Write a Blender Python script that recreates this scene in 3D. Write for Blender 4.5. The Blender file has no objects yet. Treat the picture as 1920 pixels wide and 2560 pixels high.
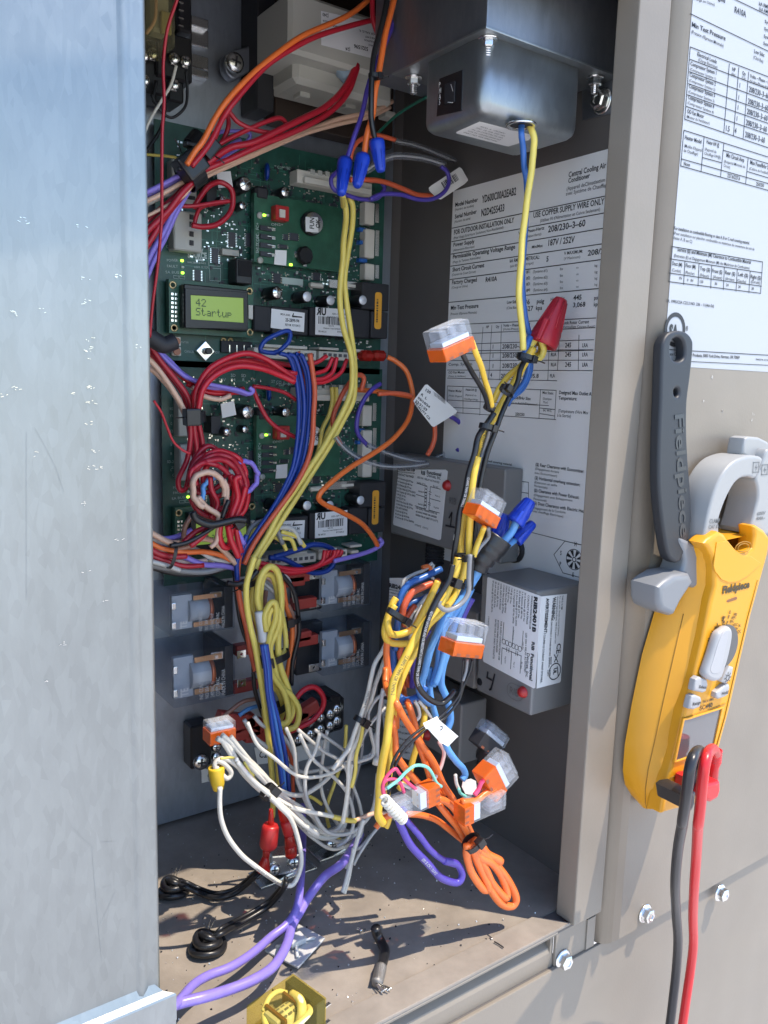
import bpy, bmesh, math, random
from mathutils import Vector, Matrix, Euler
random.seed(7)
R = math.radians
scn = bpy.context.scene
col = scn.collection

# ------------------------------------------------------------------ camera, world, sun
CAM = Vector((-.4875, -.40, .40))
F = 2023.0
ROT = Euler((R(81.1), R(-1.65), R(-35.2)), 'XYZ')
RM = ROT.to_matrix()
cd = bpy.data.cameras.new('camera'); cam = bpy.data.objects.new('camera', cd); col.objects.link(cam)
cam.location = CAM; cam.rotation_euler = ROT
cd.sensor_fit = 'VERTICAL'; cd.sensor_height = 24.0; cd.lens = F/2560*24.0
cd.clip_start = .01; cd.clip_end = 200
scn.camera = cam
SD = Vector((-.27, .31, -.911)).normalized()          # direction the sunlight travels
el = math.asin(-SD.z); az = math.atan2(-SD.x, -SD.y)   # azimuth from +Y clockwise
w = bpy.data.worlds.new('World'); scn.world = w; w.use_nodes = True
nt = w.node_tree; bg = nt.nodes['Background']
sky = nt.nodes.new('ShaderNodeTexSky'); sky.sky_type = 'NISHITA'; sky.sun_disc = False
sky.sun_elevation = el; sky.sun_rotation = az; sky.altitude = 300; sky.air_density = 1.0; sky.dust_density = .4; sky.ozone_density = 2.2
nt.links.new(sky.outputs[0], bg.inputs[0]); bg.inputs[1].default_value = .15
sl = bpy.data.lights.new('sun', 'SUN'); sun = bpy.data.objects.new('sun', sl); col.objects.link(sun)
sl.energy = 2.3; sl.angle = R(.5); sl.color = (1, .88, .72)
sun.rotation_euler = SD.to_track_quat('-Z', 'Y').to_euler()
vs = scn.view_settings; vs.view_transform = 'Standard'; vs.look = 'None'; vs.exposure = 1.4; vs.gamma = 1

# ------------------------------------------------------------------ measuring on the photograph
def ray(u, v): return RM @ Vector((u-960, -(v-1280), -F))
def onY(u, v, y): q = ray(u, v); return CAM + q*((y-CAM.y)/q.y)
def onX(u, v, x): q = ray(u, v); return CAM + q*((x-CAM.x)/q.x)
def onZ(u, v, z): q = ray(u, v); return CAM + q*((z-CAM.z)/q.z)
FW = RM @ Vector((0, 0, -1))
def mpp(p): return (p-CAM).dot(FW)/F                    # metres per photograph pixel at a point
CR = {'A': (340, 0, 2.37), 'B': (340, 330, 2.37), 'C': (340, 820, 2.37), 'D': (340, 1350, 2.37), 'E': (340, 1850, 2.37),
      'R0': (900, 0, 2.37), 'R1': (960, 380, 2.765), 'R2': (960, 860, 2.765), 'R3': (900, 1350, 2.765), 'R4': (900, 1750, 2.765),
      'S': (1460, 0, 3.161), 'M': (1500, 800, 3.16), 'N': (1500, 1450, 3.402), 'J': (1640, 1050, 4.914), 'L': (1120, 2060, 2.074),
      'G': (560, 2100, 2.9625), 'H': (860, 1500, 3.16), 'b1': (380, 340, 5.184), 'b2': (640, 360, 4.608), 'b3': (380, 640, 5.184),
      'b4': (660, 680, 4.879), 'F': (0, 0, 1)}
def px(c, x, y): o = CR[c]; return o[0]+x/o[2], o[1]+y/o[2]

# ------------------------------------------------------------------ materials
MATS = {}
def mat(name, rgb, rough=.45, metal=0, bump=0, bscale=300, var=0, vscale=8, coat=0, spec=.5, warp=0):
    if name in MATS: return MATS[name]
    m = bpy.data.materials.new(name); m.use_nodes = True; n = m.node_tree; b = n.nodes['Principled BSDF']
    b.inputs['Base Color'].default_value = (*rgb, 1); b.inputs['Roughness'].default_value = rough
    b.inputs['Metallic'].default_value = metal; b.inputs['Coat Weight'].default_value = coat
    b.inputs['Specular IOR Level'].default_value = spec
    if bump or var:
        tc = n.nodes.new('ShaderNodeTexCoord')
    if bump:
        t = n.nodes.new('ShaderNodeTexNoise'); t.inputs['Scale'].default_value = bscale; t.inputs['Detail'].default_value = 3
        n.links.new(tc.outputs['Object'], t.inputs[0])
        bp = n.nodes.new('ShaderNodeBump'); bp.inputs['Strength'].default_value = bump; bp.inputs['Distance'].default_value = .0006
        n.links.new(t.outputs[0], bp.inputs['Height']); n.links.new(bp.outputs[0], b.inputs['Normal'])
        if warp:                                                # slow waviness of sheet metal
            t4 = n.nodes.new('ShaderNodeTexNoise'); t4.inputs['Scale'].default_value = 7; t4.inputs['Detail'].default_value = 2
            n.links.new(tc.outputs['Object'], t4.inputs[0]); b4 = n.nodes.new('ShaderNodeBump'); b4.inputs['Strength'].default_value = 1; b4.inputs['Distance'].default_value = warp
            n.links.new(t4.outputs[0], b4.inputs['Height']); n.links.new(b4.outputs[0], bp.inputs['Normal'])
    if var:
        t2 = n.nodes.new('ShaderNodeTexNoise'); t2.inputs['Scale'].default_value = vscale; t2.inputs['Detail'].default_value = 8
        t2.inputs['Roughness'].default_value = .65
        n.links.new(tc.outputs['Object'], t2.inputs[0])
        mx = n.nodes.new('ShaderNodeMix'); mx.data_type = 'RGBA'
        mx.inputs[6].default_value = (*[c*(1-var) for c in rgb], 1); mx.inputs[7].default_value = (*[min(1, c*(1+var)) for c in rgb], 1)
        rr = n.nodes.new('ShaderNodeValToRGB'); rr.color_ramp.elements[0].position = .3; rr.color_ramp.elements[1].position = .7
        n.links.new(t2.outputs[0], rr.inputs[0]); n.links.new(rr.outputs[0], mx.inputs[0]); n.links.new(mx.outputs[2], b.inputs['Base Color'])
        mr = n.nodes.new('ShaderNodeMapRange'); mr.inputs[3].default_value = max(.04, rough-.1); mr.inputs[4].default_value = rough+.12
        n.links.new(t2.outputs[0], mr.inputs[0]); n.links.new(mr.outputs[0], b.inputs['Roughness'])
    MATS[name] = m; return m
def galv(name, rgb, rough, streak=1.0):
    if name in MATS: return MATS[name]
    m = bpy.data.materials.new(name); m.use_nodes = True; n = m.node_tree; b = n.nodes['Principled BSDF']
    b.inputs['Metallic'].default_value = .85
    tc = n.nodes.new('ShaderNodeTexCoord')
    mp = n.nodes.new('ShaderNodeMapping'); mp.inputs['Scale'].default_value = (1, 1, .35*streak+.65*(1-streak)); n.links.new(tc.outputs['Object'], mp.inputs[0])
    v = n.nodes.new('ShaderNodeTexVoronoi'); v.inputs['Scale'].default_value = 330; n.links.new(mp.outputs[0], v.inputs[0])
    t = n.nodes.new('ShaderNodeTexNoise'); t.inputs['Scale'].default_value = 14; t.inputs['Detail'].default_value = 9; t.inputs['Roughness'].default_value = .7
    n.links.new(mp.outputs[0], t.inputs[0])
    a = n.nodes.new('ShaderNodeMath'); a.operation = 'MULTIPLY_ADD'; a.inputs[1].default_value = .13
    sp = n.nodes.new('ShaderNodeSeparateColor'); n.links.new(v.outputs['Color'], sp.inputs[0])
    n.links.new(sp.outputs[0], a.inputs[0]); n.links.new(t.outputs[0], a.inputs[2])
    r = n.nodes.new('ShaderNodeValToRGB'); r.color_ramp.elements[0].position = .3; r.color_ramp.elements[1].position = .85
    r.color_ramp.elements[0].color = (*[c*.74 for c in rgb], 1); r.color_ramp.elements[1].color = (*[min(1, c*1.1) for c in rgb], 1)
    n.links.new(a.outputs[0], r.inputs[0]); n.links.new(r.outputs[0], b.inputs['Base Color'])
    mr = n.nodes.new('ShaderNodeMapRange'); mr.inputs[3].default_value = rough-.1; mr.inputs[4].default_value = rough+.14
    n.links.new(a.outputs[0], mr.inputs[0]); n.links.new(mr.outputs[0], b.inputs['Roughness'])
    # long fine scratches
    m2 = n.nodes.new('ShaderNodeMapping'); m2.inputs['Scale'].default_value = (300, 300, 9); m2.inputs['Rotation'].default_value = (0, .12, 0)
    n.links.new(tc.outputs['Object'], m2.inputs[0])
    t3 = n.nodes.new('ShaderNodeTexNoise'); t3.inputs['Scale'].default_value = 1; t3.inputs['Detail'].default_value = 2; n.links.new(m2.outputs[0], t3.inputs[0])
    ad = n.nodes.new('ShaderNodeMath'); ad.operation = 'MULTIPLY_ADD'; ad.inputs[1].default_value = .35; n.links.new(t3.outputs[0], ad.inputs[0]); n.links.new(t.outputs[0], ad.inputs[2])
    bp = n.nodes.new('ShaderNodeBump'); bp.inputs['Strength'].default_value = .25; bp.inputs['Distance'].default_value = .0008
    n.links.new(ad.outputs[0], bp.inputs['Height']); n.links.new(bp.outputs[0], b.inputs['Normal'])
    MATS[name] = m; return m
def clear(name, tint=(1, 1, 1), op=.18, rough=.08, body=None):
    if name in MATS: return MATS[name]
    m = bpy.data.materials.new(name); m.use_nodes = True; n = m.node_tree; n.nodes.clear()
    o = n.nodes.new('ShaderNodeOutputMaterial'); tr = n.nodes.new('ShaderNodeBsdfTransparent'); tr.inputs[0].default_value = (*tint, 1)
    p = n.nodes.new('ShaderNodeBsdfPrincipled'); p.inputs['Base Color'].default_value = (*(body or tint), 1); p.inputs['Roughness'].default_value = rough
    p.inputs['Specular IOR Level'].default_value = .9
    fr = n.nodes.new('ShaderNodeFresnel'); fr.inputs[0].default_value = 1.5
    ad = n.nodes.new('ShaderNodeMath'); ad.operation = 'ADD'; ad.use_clamp = True; ad.inputs[1].default_value = op
    ge = n.nodes.new('ShaderNodeNewGeometry'); fm = n.nodes.new('ShaderNodeMath'); fm.operation = 'SUBTRACT'; fm.inputs[0].default_value = 1; n.links.new(ge.outputs['Backfacing'], fm.inputs[1])
    fx_ = n.nodes.new('ShaderNodeMath'); fx_.operation = 'MULTIPLY'; n.links.new(fr.outputs[0], fx_.inputs[0]); n.links.new(fm.outputs[0], fx_.inputs[1])
    n.links.new(fx_.outputs[0], ad.inputs[0])                    # inner sides of the shell do not mirror
    mx = n.nodes.new('ShaderNodeMixShader'); n.links.new(ad.outputs[0], mx.inputs[0]); n.links.new(tr.outputs[0], mx.inputs[1]); n.links.new(p.outputs[0], mx.inputs[2])
    n.links.new(mx.outputs[0], o.inputs[0])
    MATS[name] = m; return m
def emis(name, rgb, s):
    if name in MATS: return MATS[name]
    m = mat(name, rgb, .3); b = m.node_tree.nodes['Principled BSDF']
    b.inputs['Emission Color'].default_value = (*rgb, 1); b.inputs['Emission Strength'].default_value = s; return m

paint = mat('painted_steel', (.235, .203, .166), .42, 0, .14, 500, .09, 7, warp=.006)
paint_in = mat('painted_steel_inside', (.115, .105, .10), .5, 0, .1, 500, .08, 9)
paint_dust = mat('painted_floor_steel', (.265, .230, .195), .6, 0, .2, 700, .22, 22, warp=.003)
gv_door = galv('galvanized_sheet', (.31, .33, .335), .34)
gv_back = galv('galvanized_back', (.42, .46, .52), .42)
gv_box = galv('galvanized_box', (.36, .385, .40), .36)
gv_dark = galv('dull_galvanized', (.28, .30, .34), .4)
zinc = mat('zinc_plated', (.75, .75, .74), .25, 1, .1, 900)
steel = mat('bright_tin', (.85, .84, .8), .22, 1)
paper = mat('sticker_paper', (.80, .80, .80), .4, 0, 0, 1, .02, 5)
paperw = mat('white_paper', (.82, .81, .78), .55)
ink = mat('black_ink', (.02, .02, .025), .5)
inkg = mat('grey_ink', (.16, .16, .19), .5)
silk = mat('silkscreen_white', (.42, .50, .47), .6)
pcb_m = mat('circuit_board_green', (.016, .075, .056), .35, 0, .25, 900, .35, 60)
pcb2_m = mat('daughter_board_green', (.02, .095, .055), .35, 0, .2, 900, .3, 60)
blk = mat('black_plastic', (.012, .012, .014), .35)
blkm = mat('matt_black_plastic', (.02, .02, .024), .6)
chipm = mat('chip_epoxy', (.03, .033, .045), .4)
nylon = mat('white_nylon', (.62, .59, .52), .45)
nylong = mat('grey_nylon', (.42, .42, .38), .5)
greyp = mat('grey_relay_plastic', (.20, .195, .19), .42, 0, .1, 900)
redp = mat('red_plastic', (.42, .02, .02), .35)
orp = mat('orange_plastic', (.80, .20, .05), .35)
brown = mat('laminated_core', (.035, .022, .016), .5)
cream = mat('cream_plastic', (.46, .45, .40), .5)
yel = mat('meter_yellow', (.70, .315, .010), .38, 0, .05, 1500)
mgrey = mat('meter_grey', (.20, .21, .225), .42, 0, .05, 1500)
mlight = mat('meter_button_grey', (.38, .38, .385), .45)
rubber = mat('strap_rubber', (.022, .025, .031), .5, 0, .1, 1200)
clearp = clear('clear_polycarbonate', (.95, .97, 1), .07, .05, (.80, .82, .85))
smoke = clear('smoked_relay_cover', (.88, .91, .95), .04, .1, (.2, .22, .25))
amber = clear('amber_relay_cover', (.97, .90, .52), .06, .08, (.35, .30, .08))
orclear = clear('orange_clear_insert', (1, .48, .22), .38, .2, (1, .20, .02))
sleeve = clear('clear_sleeve', (.85, .86, .9), .10, .1, (.5, .52, .56))
WC = {'orange': (.80, .17, .035), 'red': (.42, .014, .03), 'redb': (.55, .015, .03), 'yellow': (.78, .62, .13), 'gold': (.80, .52, .06), 'blue': (.010, .045, .28),
      'light': (.12, .33, .68), 'mid': (.035, .13, .42), 'purple': (.075, .05, .33), 'lilac': (.24, .18, .60), 'peach': (.66, .42, .30), 'white': (.66, .63, .56),
      'black': (.014, .014, .016), 'grey': (.22, .22, .23), 'rust': (.62, .11, .045), 'green': (.01, .12, .08), 'teal': (.20, .62, .52), 'pink': (.70, .06, .16),
      'cool': (.53, .52, .49), 'palepink': (.72, .5, .46), 'brown': (.32, .16, .11)}
def wm(c): return mat(c+'_wire_insulation', WC[c], .33, 0, .05, 1500, .06, 90)

# ------------------------------------------------------------------ objects
def tag(o, label=None, cat=None, group=None, kind=None):
    if label: o['label'] = label
    if cat: o['category'] = cat
    if group: o['group'] = group
    if kind: o['kind'] = kind
    return o
def thing(name, loc, label, cat, group=None):
    o = bpy.data.objects.new(name, None); col.objects.link(o); o.location = loc; o.empty_display_size = .01
    return tag(o, label, cat, group)
def wloc(o):
    p = Vector(o.location)
    while o.parent: o = o.parent; p = p+Vector(o.location)
    return p
def adopt(o, parent):
    if parent is not None: o.parent = parent; o.location = Vector(o.location)-wloc(parent)
    return o
def link(name, me, m, parent=None, smooth=False, loc=None):
    if m and not me.materials: me.materials.append(m)
    if smooth: me.polygons.foreach_set('use_smooth', [True]*len(me.polygons))
    o = bpy.data.objects.new(name, me); col.objects.link(o)
    vs_ = me.vertices
    if loc is None:                                         # origin at the middle of the mesh
        if len(vs_):
            c = Vector((sum(v.co.x for v in vs_), sum(v.co.y for v in vs_), sum(v.co.z for v in vs_)))/len(vs_)
            me.transform(Matrix.Translation(-c)); o.location = c
    else: o.location = loc
    return adopt(o, parent)
def pydata(name, v, f, m, parent=None, smooth=False):
    me = bpy.data.meshes.new(name); me.from_pydata([tuple(x) for x in v], [], f); me.update()
    return link(name, me, m, parent, smooth)
def finish(bm, name, m, parent=None, smooth=False, bevel=0, seg=2, auto=None):
    if bevel:
        bmesh.ops.bevel(bm, geom=list(bm.edges), offset=bevel, segments=seg, profile=.6, affect='EDGES', clamp_overlap=True)
    bmesh.ops.recalc_face_normals(bm, faces=bm.faces)
    me = bpy.data.meshes.new(name); bm.to_mesh(me); bm.free()
    return link(name, me, m, parent, smooth)
def bmbox(bm, lo, hi, M=None):
    x0, y0, z0 = lo; x1, y1, z1 = hi
    P = [Vector(p) for p in ((x0, y0, z0), (x1, y0, z0), (x1, y1, z0), (x0, y1, z0), (x0, y0, z1), (x1, y0, z1), (x1, y1, z1), (x0, y1, z1))]
    vs_ = [bm.verts.new(M @ p if M else p) for p in P]
    for f in ((0, 3, 2, 1), (4, 5, 6, 7), (0, 1, 5, 4), (1, 2, 6, 5), (2, 3, 7, 6), (3, 0, 4, 7)): bm.faces.new([vs_[i] for i in f])
def box(name, lo, hi, m, parent=None, bevel=0, M=None, seg=2, smooth=False):
    bm = bmesh.new(); lo_ = [min(a, b) for a, b in zip(lo, hi)]; hi_ = [max(a, b) for a, b in zip(lo, hi)]
    bmbox(bm, lo_, hi_, M); return finish(bm, name, m, parent, smooth, bevel, seg)
def boxes(name, lst, m, parent=None, kind=None):
    bm = bmesh.new()
    for lo, hi in lst: bmbox(bm, [min(a, b) for a, b in zip(lo, hi)], [max(a, b) for a, b in zip(lo, hi)])
    o = finish(bm, name, m, parent)
    if kind: o['kind'] = kind
    return o
def frame(o, x, y):                                          # orthonormal frame from origin and two directions
    x = Vector(x).normalized(); z = x.cross(Vector(y)).normalized(); y = z.cross(x)
    M = Matrix((x, y, z)).transposed().to_4x4(); M.translation = o; return M
def zframe(o, z, up=Vector((0.13, .2, 1))):
    z = Vector(z).normalized(); x = Vector(up).cross(z)
    if x.length < 1e-4: x = Vector((1, 0, 0)).cross(z)
    x.normalize(); y = z.cross(x); M = Matrix((x, y, z)).transposed().to_4x4(); M.translation = o; return M
def lathe(name, prof, n, M, m, parent=None, smooth=True, flute=None):
    v = []; f = []
    for k, (r, z) in enumerate(prof):
        for i in range(n):
            a = 2*math.pi*i/n; rr = r
            if flute and flute[1] <= k <= flute[2]: rr = r*(1+flute[0]*(1 if i % 2 else -1))
            v.append(M @ Vector((rr*math.cos(a), rr*math.sin(a), z)))
    for k in range(len(prof)-1):
        for i in range(n): j = (i+1) % n; f.append((k*n+i, k*n+j, (k+1)*n+j, (k+1)*n+i))
    if prof[0][0] > 1e-6: f.append(tuple(reversed(range(n))))
    if prof[-1][0] > 1e-6: f.append(tuple(range((len(prof)-1)*n, len(prof)*n)))
    o = pydata(name, v, f, m, parent)
    if smooth:
        o.data.polygons.foreach_set('use_smooth', [len(p.vertices) == 4 for p in o.data.polygons])
    return o
def cyl(name, a, b, r, m, parent=None, n=16, r2=None):
    a = Vector(a); b = Vector(b); L = (b-a).length
    return lathe(name, [(r, 0), (r2 if r2 is not None else r, L)], n, zframe(a, b-a), m, parent)
def crom(P, k=7):
    out = []; n = len(P)
    Q = [P[0]*2-P[1]]+P+[P[-1]*2-P[-2]]
    for i in range(1, n):
        p0, p1, p2, p3 = Q[i-1], Q[i], Q[i+1], Q[i+2]
        for s in range(k):
            t = s/k
            out.append(.5*((2*p1)+(p2-p0)*t+(2*p0-5*p1+4*p2-p3)*t*t+(3*p1-p0-3*p2+p3)*t*t*t))
    out.append(P[-1]); return out
def tube_geo(P, rad, n=9, closed=False):
    v = []; f = []; N = len(P); up = None
    for i in range(N):
        t = (P[(i+1) % N]-P[i-1]) if closed else (P[min(i+1, N-1)]-P[max(i-1, 0)])
        t.normalize()
        if up is None:
            up = Vector((0, -1, .2)) - t*t.dot(Vector((0, -1, .2)))
            if up.length < .1: up = Vector((1, 0, 0))-t*t.x
        up = up-t*up.dot(t); up.normalize(); s = t.cross(up)
        r = rad[i] if isinstance(rad, list) else rad
        for j in range(n):
            a = 2*math.pi*j/n; v.append(P[i]+up*(r*math.cos(a))+s*(r*math.sin(a)))
    M_ = N if closed else N-1
    for i in range(M_):
        for j in range(n):
            k = (j+1) % n; i2 = (i+1) % N; f.append((i*n+j, i*n+k, i2*n+k, i2*n+j))
    if not closed: f.append(tuple(reversed(range(n)))); f.append(tuple(range((N-1)*n, N*n)))
    return v, f
def tube(name, P, r, m, parent=None, n=9, closed=False, k=7, raw=False):
    C_ = P if raw else crom(P, k); v, f = tube_geo(C_, r, n, closed); return pydata(name, v, f, m, parent, True)
def pts(c, L, y):
    """pixel points of a crop, (x, y[, depth]); depth is interpolated between given ones"""
    out = []; ks = [(i, p[2]) for i, p in enumerate(L) if len(p) > 2]
    if not ks: ks = [(0, y)]
    for i, p in enumerate(L):
        d = None
        if i <= ks[0][0]: d = ks[0][1]
        elif i >= ks[-1][0]: d = ks[-1][1]
        else:
            for (a, da), (b, db) in zip(ks, ks[1:]):
                if a <= i <= b: d = da+(db-da)*(i-a)/(b-a); break
        out.append(onY(*px(c, p[0], p[1]), d))
    return out
def wire(c, L, color, rpx, y=.2, name=None, parent=None, label=None, cat='wire', group=None, n=9, print_=None):
    P = pts(c, L, y); r = .90*rpx*mpp(P[len(P)//2])
    P = [P[0]]+[p+Vector([random.uniform(-.3, .3)*r for _ in range(3)]) for p in P[1:-1]]+[P[-1]]   # hand-bent, never quite even
    nm = name or {'redb': 'red', 'gold': 'yellow', 'light': 'light_blue', 'mid': 'blue', 'lilac': 'purple', 'rust': 'red_orange', 'cool': 'grey', 'palepink': 'pink'}.get(color, color)+'_wire'
    o = tube(nm, P, r, wm(color), parent, n)
    if label: tag(o, label, cat, group)
    if print_: wire_print(o, P, r, print_)
    return o
def tie(c, x, y, d, ang, wpx, parent, band=7, depth=.75, head=1, name='cable_tie'):
    """black nylon tie: a band round a bundle that runs at angle ang (deg, image), head on the camera side"""
    u, v = px(c, x, y); p = onY(u, v, d); s = mpp(p)
    a = R(ang); q = onY(u+math.cos(a)*40, v+math.sin(a)*40, d)
    t = (q-p).normalized(); side = Vector((0, 1, 0)).cross(t); side.normalize(); dep = t.cross(side)
    rx = wpx/2*s; ry = rx*depth; bw = band/2*s; th = 1.6*s
    v_ = []; f = []; n = 20
    for i in range(n):
        a = 2*math.pi*i/n; ca, sa = math.cos(a), math.sin(a)
        for (k, e) in ((0, -bw), (0, bw), (th, bw), (th, -bw)): v_.append(p+side*((rx+k)*ca)+dep*((ry+k)*sa)+t*e)
    for i in range(n):
        j = (i+1) % n
        for k in range(4): f.append((i*4+k, j*4+k, j*4+(k+1) % 4, i*4+(k+1) % 4))
    o = pydata(name, v_, f, blk, parent)
    if head:
        f_ = (CAM-p); f_ = f_-t*f_.dot(t); f_.normalize()
        sgn = 1 if dep.dot(f_) > 0 else -1
        hc = p+dep*sgn*(ry+th)*.8+side*rx*.5*head
        M = frame(hc, t, side); h = band*.75*s
        box('tie_head', (-h, -h*.9, -h*.8), (h, h*.9, h*.8), blk, o, h*.18, M)
        tl = hc+side*h*head; e = tl+side*rx*.9*head+dep*sgn*rx*.4
        v2, f2 = tube_geo(crom([tl, (tl+e)/2+dep*sgn*.001, e], 3), 1.8*s, 6)
        pydata('tie_tail', v2, f2, blk, o)
    return o

class Pl:
    """a flat surface in the place: origin, writing direction, up"""
    def __init__(s, o, r, u):
        s.o = Vector(o); s.r = Vector(r).normalized(); s.n = s.r.cross(Vector(u)).normalized(); s.u = s.n.cross(s.r)
    def hit(s, u, v):
        q = ray(u, v); t = (s.o-CAM).dot(s.n)/q.dot(s.n); p = CAM+q*t-s.o; return Vector((p.dot(s.r), p.dot(s.u)))
    def w(s, a, b, h=0): return s.o+s.r*a+s.u*b+s.n*h
    def off(s, h): return Pl(s.o+s.n*h, s.r, s.u)
_tc = {}
def glyphs(t, bold=0):
    k = (t, bold)
    if k in _tc: return _tc[k]
    c = bpy.data.curves.new('t', 'FONT'); c.body = t; c.size = 1; c.resolution_u = 2; c.offset = bold
    o = bpy.data.objects.new('t', c); col.objects.link(o)
    me = bpy.data.meshes.new_from_object(o.evaluated_get(bpy.context.evaluated_depsgraph_get()))
    V = [Vector(v.co) for v in me.vertices]; Fc = [tuple(p.vertices) for p in me.polygons]
    bpy.data.objects.remove(o); bpy.data.curves.remove(c); bpy.data.meshes.remove(me)
    _tc[k] = (V, Fc); return _tc[k]
class Ink:
    """collects print on one flat surface, linked as one mesh"""
    def __init__(s, pl, c='F', lift=.00025): s.pl = pl; s.c = c; s.v = []; s.f = []; s.l = lift
    def add(s, V, Fc): b = len(s.v); s.v += V; s.f += [tuple(i+b for i in f) for f in Fc]
    def t(s, txt, x0, y0, x1, y1, hpx, bold=.012):
        """baseline from pixel (x0,y0) to (x1,y1), capitals hpx tall"""
        a = s.pl.hit(*px(s.c, x0, y0)); b = s.pl.hit(*px(s.c, x1, y1))
        d = b-a; L = d.length; d.normalize(); nrm = Vector((-d.y, d.x))
        h = (s.pl.hit(*px(s.c, x0, y0-hpx))-a); hh = abs(h.dot(nrm))
        if (d.x*h.y-d.y*h.x) < 0: nrm = -nrm
        V, Fc = glyphs(txt, bold)
        if not V: return
        wd = max(v.x for v in V); sx = L/wd; sy = hh/.70
        s.add([s.pl.w(*(a+d*(v.x*sx)+nrm*(v.y*sy)), s.l) for v in V], Fc)
    def tl(s, txt, a, b, size, d=(1, 0), sx=.7, bold=.01, flip=1):
        V, Fc = glyphs(txt, bold); d = Vector(d).normalized(); nrm = Vector((-d.y, d.x))*flip; a = Vector((a, b))
        s.add([s.pl.w(*(a+d*(v.x*size*sx)+nrm*(v.y*size)), s.l) for v in V], Fc)
    def ln(s, x0, y0, x1, y1, w=.0006):
        a = s.pl.hit(*px(s.c, x0, y0)); b = s.pl.hit(*px(s.c, x1, y1)); s.seg(a, b, w)
    def seg(s, a, b, w):
        a = Vector(a); b = Vector(b); d = (b-a).normalized()*w/2; n = Vector((-d.y, d.x))
        s.add([s.pl.w(*p, s.l) for p in (a-d-n, b+d-n, b+d+n, a-d+n)], [(0, 1, 2, 3)])
    def poly(s, L, raw=False):
        P = [Vector(p) if raw else s.pl.hit(*px(s.c, *p)) for p in L]; s.add([s.pl.w(*p, s.l) for p in P], [tuple(range(len(P)))])
    def ring(s, cx, cy, r, w, n=24):
        for i in range(n):
            a, b = 2*math.pi*i/n, 2*math.pi*(i+1)/n
            P = [Vector((cx+q*math.cos(t), cy+q*math.sin(t))) for q, t in ((r, a), (r, b), (r-w, b), (r-w, a))]
            s.add([s.pl.w(*p, s.l) for p in P], [(0, 1, 2, 3)])
    def bars(s, a0, b0, a1, b1, n=34):
        a = a0
        while a < a1:
            w = (a1-a0)/n*random.choice((.4, .8, 1.2)); s.add([s.pl.w(x, y, s.l) for x, y in ((a, b0), (min(a+w, a1), b0), (min(a+w, a1), b1), (a, b1))], [(0, 1, 2, 3)])
            a += w+(a1-a0)/n*random.choice((.5, .9))
    def done(s, m, parent, name='lettering'):
        if not s.v: return None
        return pydata(name, s.v, s.f, m, parent)
def sheet(name, pl, L, m, parent, c='F', th=.0002, raw=False):
    """thin sticker: front face plus a real edge behind it"""
    P = [Vector(p) if raw else pl.hit(*px(c, *p)) for p in L]; n = len(P)
    v = [pl.w(*p, 0) for p in P]+[pl.w(*p, -th) for p in P]
    return pydata(name, v, [tuple(range(n))]+[(i, i+n, (i+1) % n+n, (i+1) % n) for i in range(n)], m, parent)
def rrect(a0, b0, a1, b1, r, k=4):
    out = []
    for (cx, cy, s) in ((a1-r, b1-r, 0), (a0+r, b1-r, 90), (a0+r, b0+r, 180), (a1-r, b0+r, 270)):
        for i in range(k+1): t = R(s+90*i/k); out.append((cx+r*math.cos(t), cy+r*math.sin(t)))
    return out
def prism(name, pl, outer, holes, th, bev, m, parent=None, c='F', raw=False, h0=0, seg=2, smooth=True):
    """outline drawn on surface pl, given real thickness th behind it, bevelled"""
    cu = bpy.data.curves.new('p', 'CURVE'); cu.dimensions = '2D'; cu.fill_mode = 'BOTH'
    for L in [outer]+list(holes):
        P = [Vector(p) if raw else pl.hit(*px(c, *p)) for p in L]
        s = cu.splines.new('POLY'); s.points.add(len(P)-1); s.use_cyclic_u = True
        for q, p in zip(s.points, P): q.co = (p.x, p.y, 0, 1)
    cu.extrude = max(th/2-bev, .00005); cu.bevel_depth = bev; cu.bevel_resolution = seg; cu.offset = -bev
    o = bpy.data.objects.new('p', cu); col.objects.link(o)
    me = bpy.data.meshes.new_from_object(o.evaluated_get(bpy.context.evaluated_depsgraph_get()))
    bpy.data.objects.remove(o); bpy.data.curves.remove(cu); me.name = name
    M = Matrix((pl.r, pl.u, pl.n)).transposed().to_4x4(); M.translation = pl.o+pl.n*(h0-th/2); me.transform(M)
    o = link(name, me, m, parent)
    if smooth:
        me.polygons.foreach_set('use_smooth', [True]*len(me.polygons)); me.set_sharp_from_angle(angle=R(38))
    return o
def smoothpoly(L, k=5):
    P = [Vector((p[0], p[1], 0)) for p in L]; n = len(P); out = []
    for i in range(n):
        p0, p1, p2, p3 = P[i-1], P[i], P[(i+1) % n], P[(i+2) % n]
        for s in range(k):
            t = s/k; q = .5*((2*p1)+(p2-p0)*t+(2*p0-5*p1+4*p2-p3)*t*t+(3*p1-p0-3*p2+p3)*t*t*t); out.append((q.x, q.y))
    return out
def copy_tree(o, parent=None):
    c = o.copy(); col.objects.link(c); c.parent = parent
    for ch in list(o.children): copy_tree(ch, c)
    return c
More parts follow.
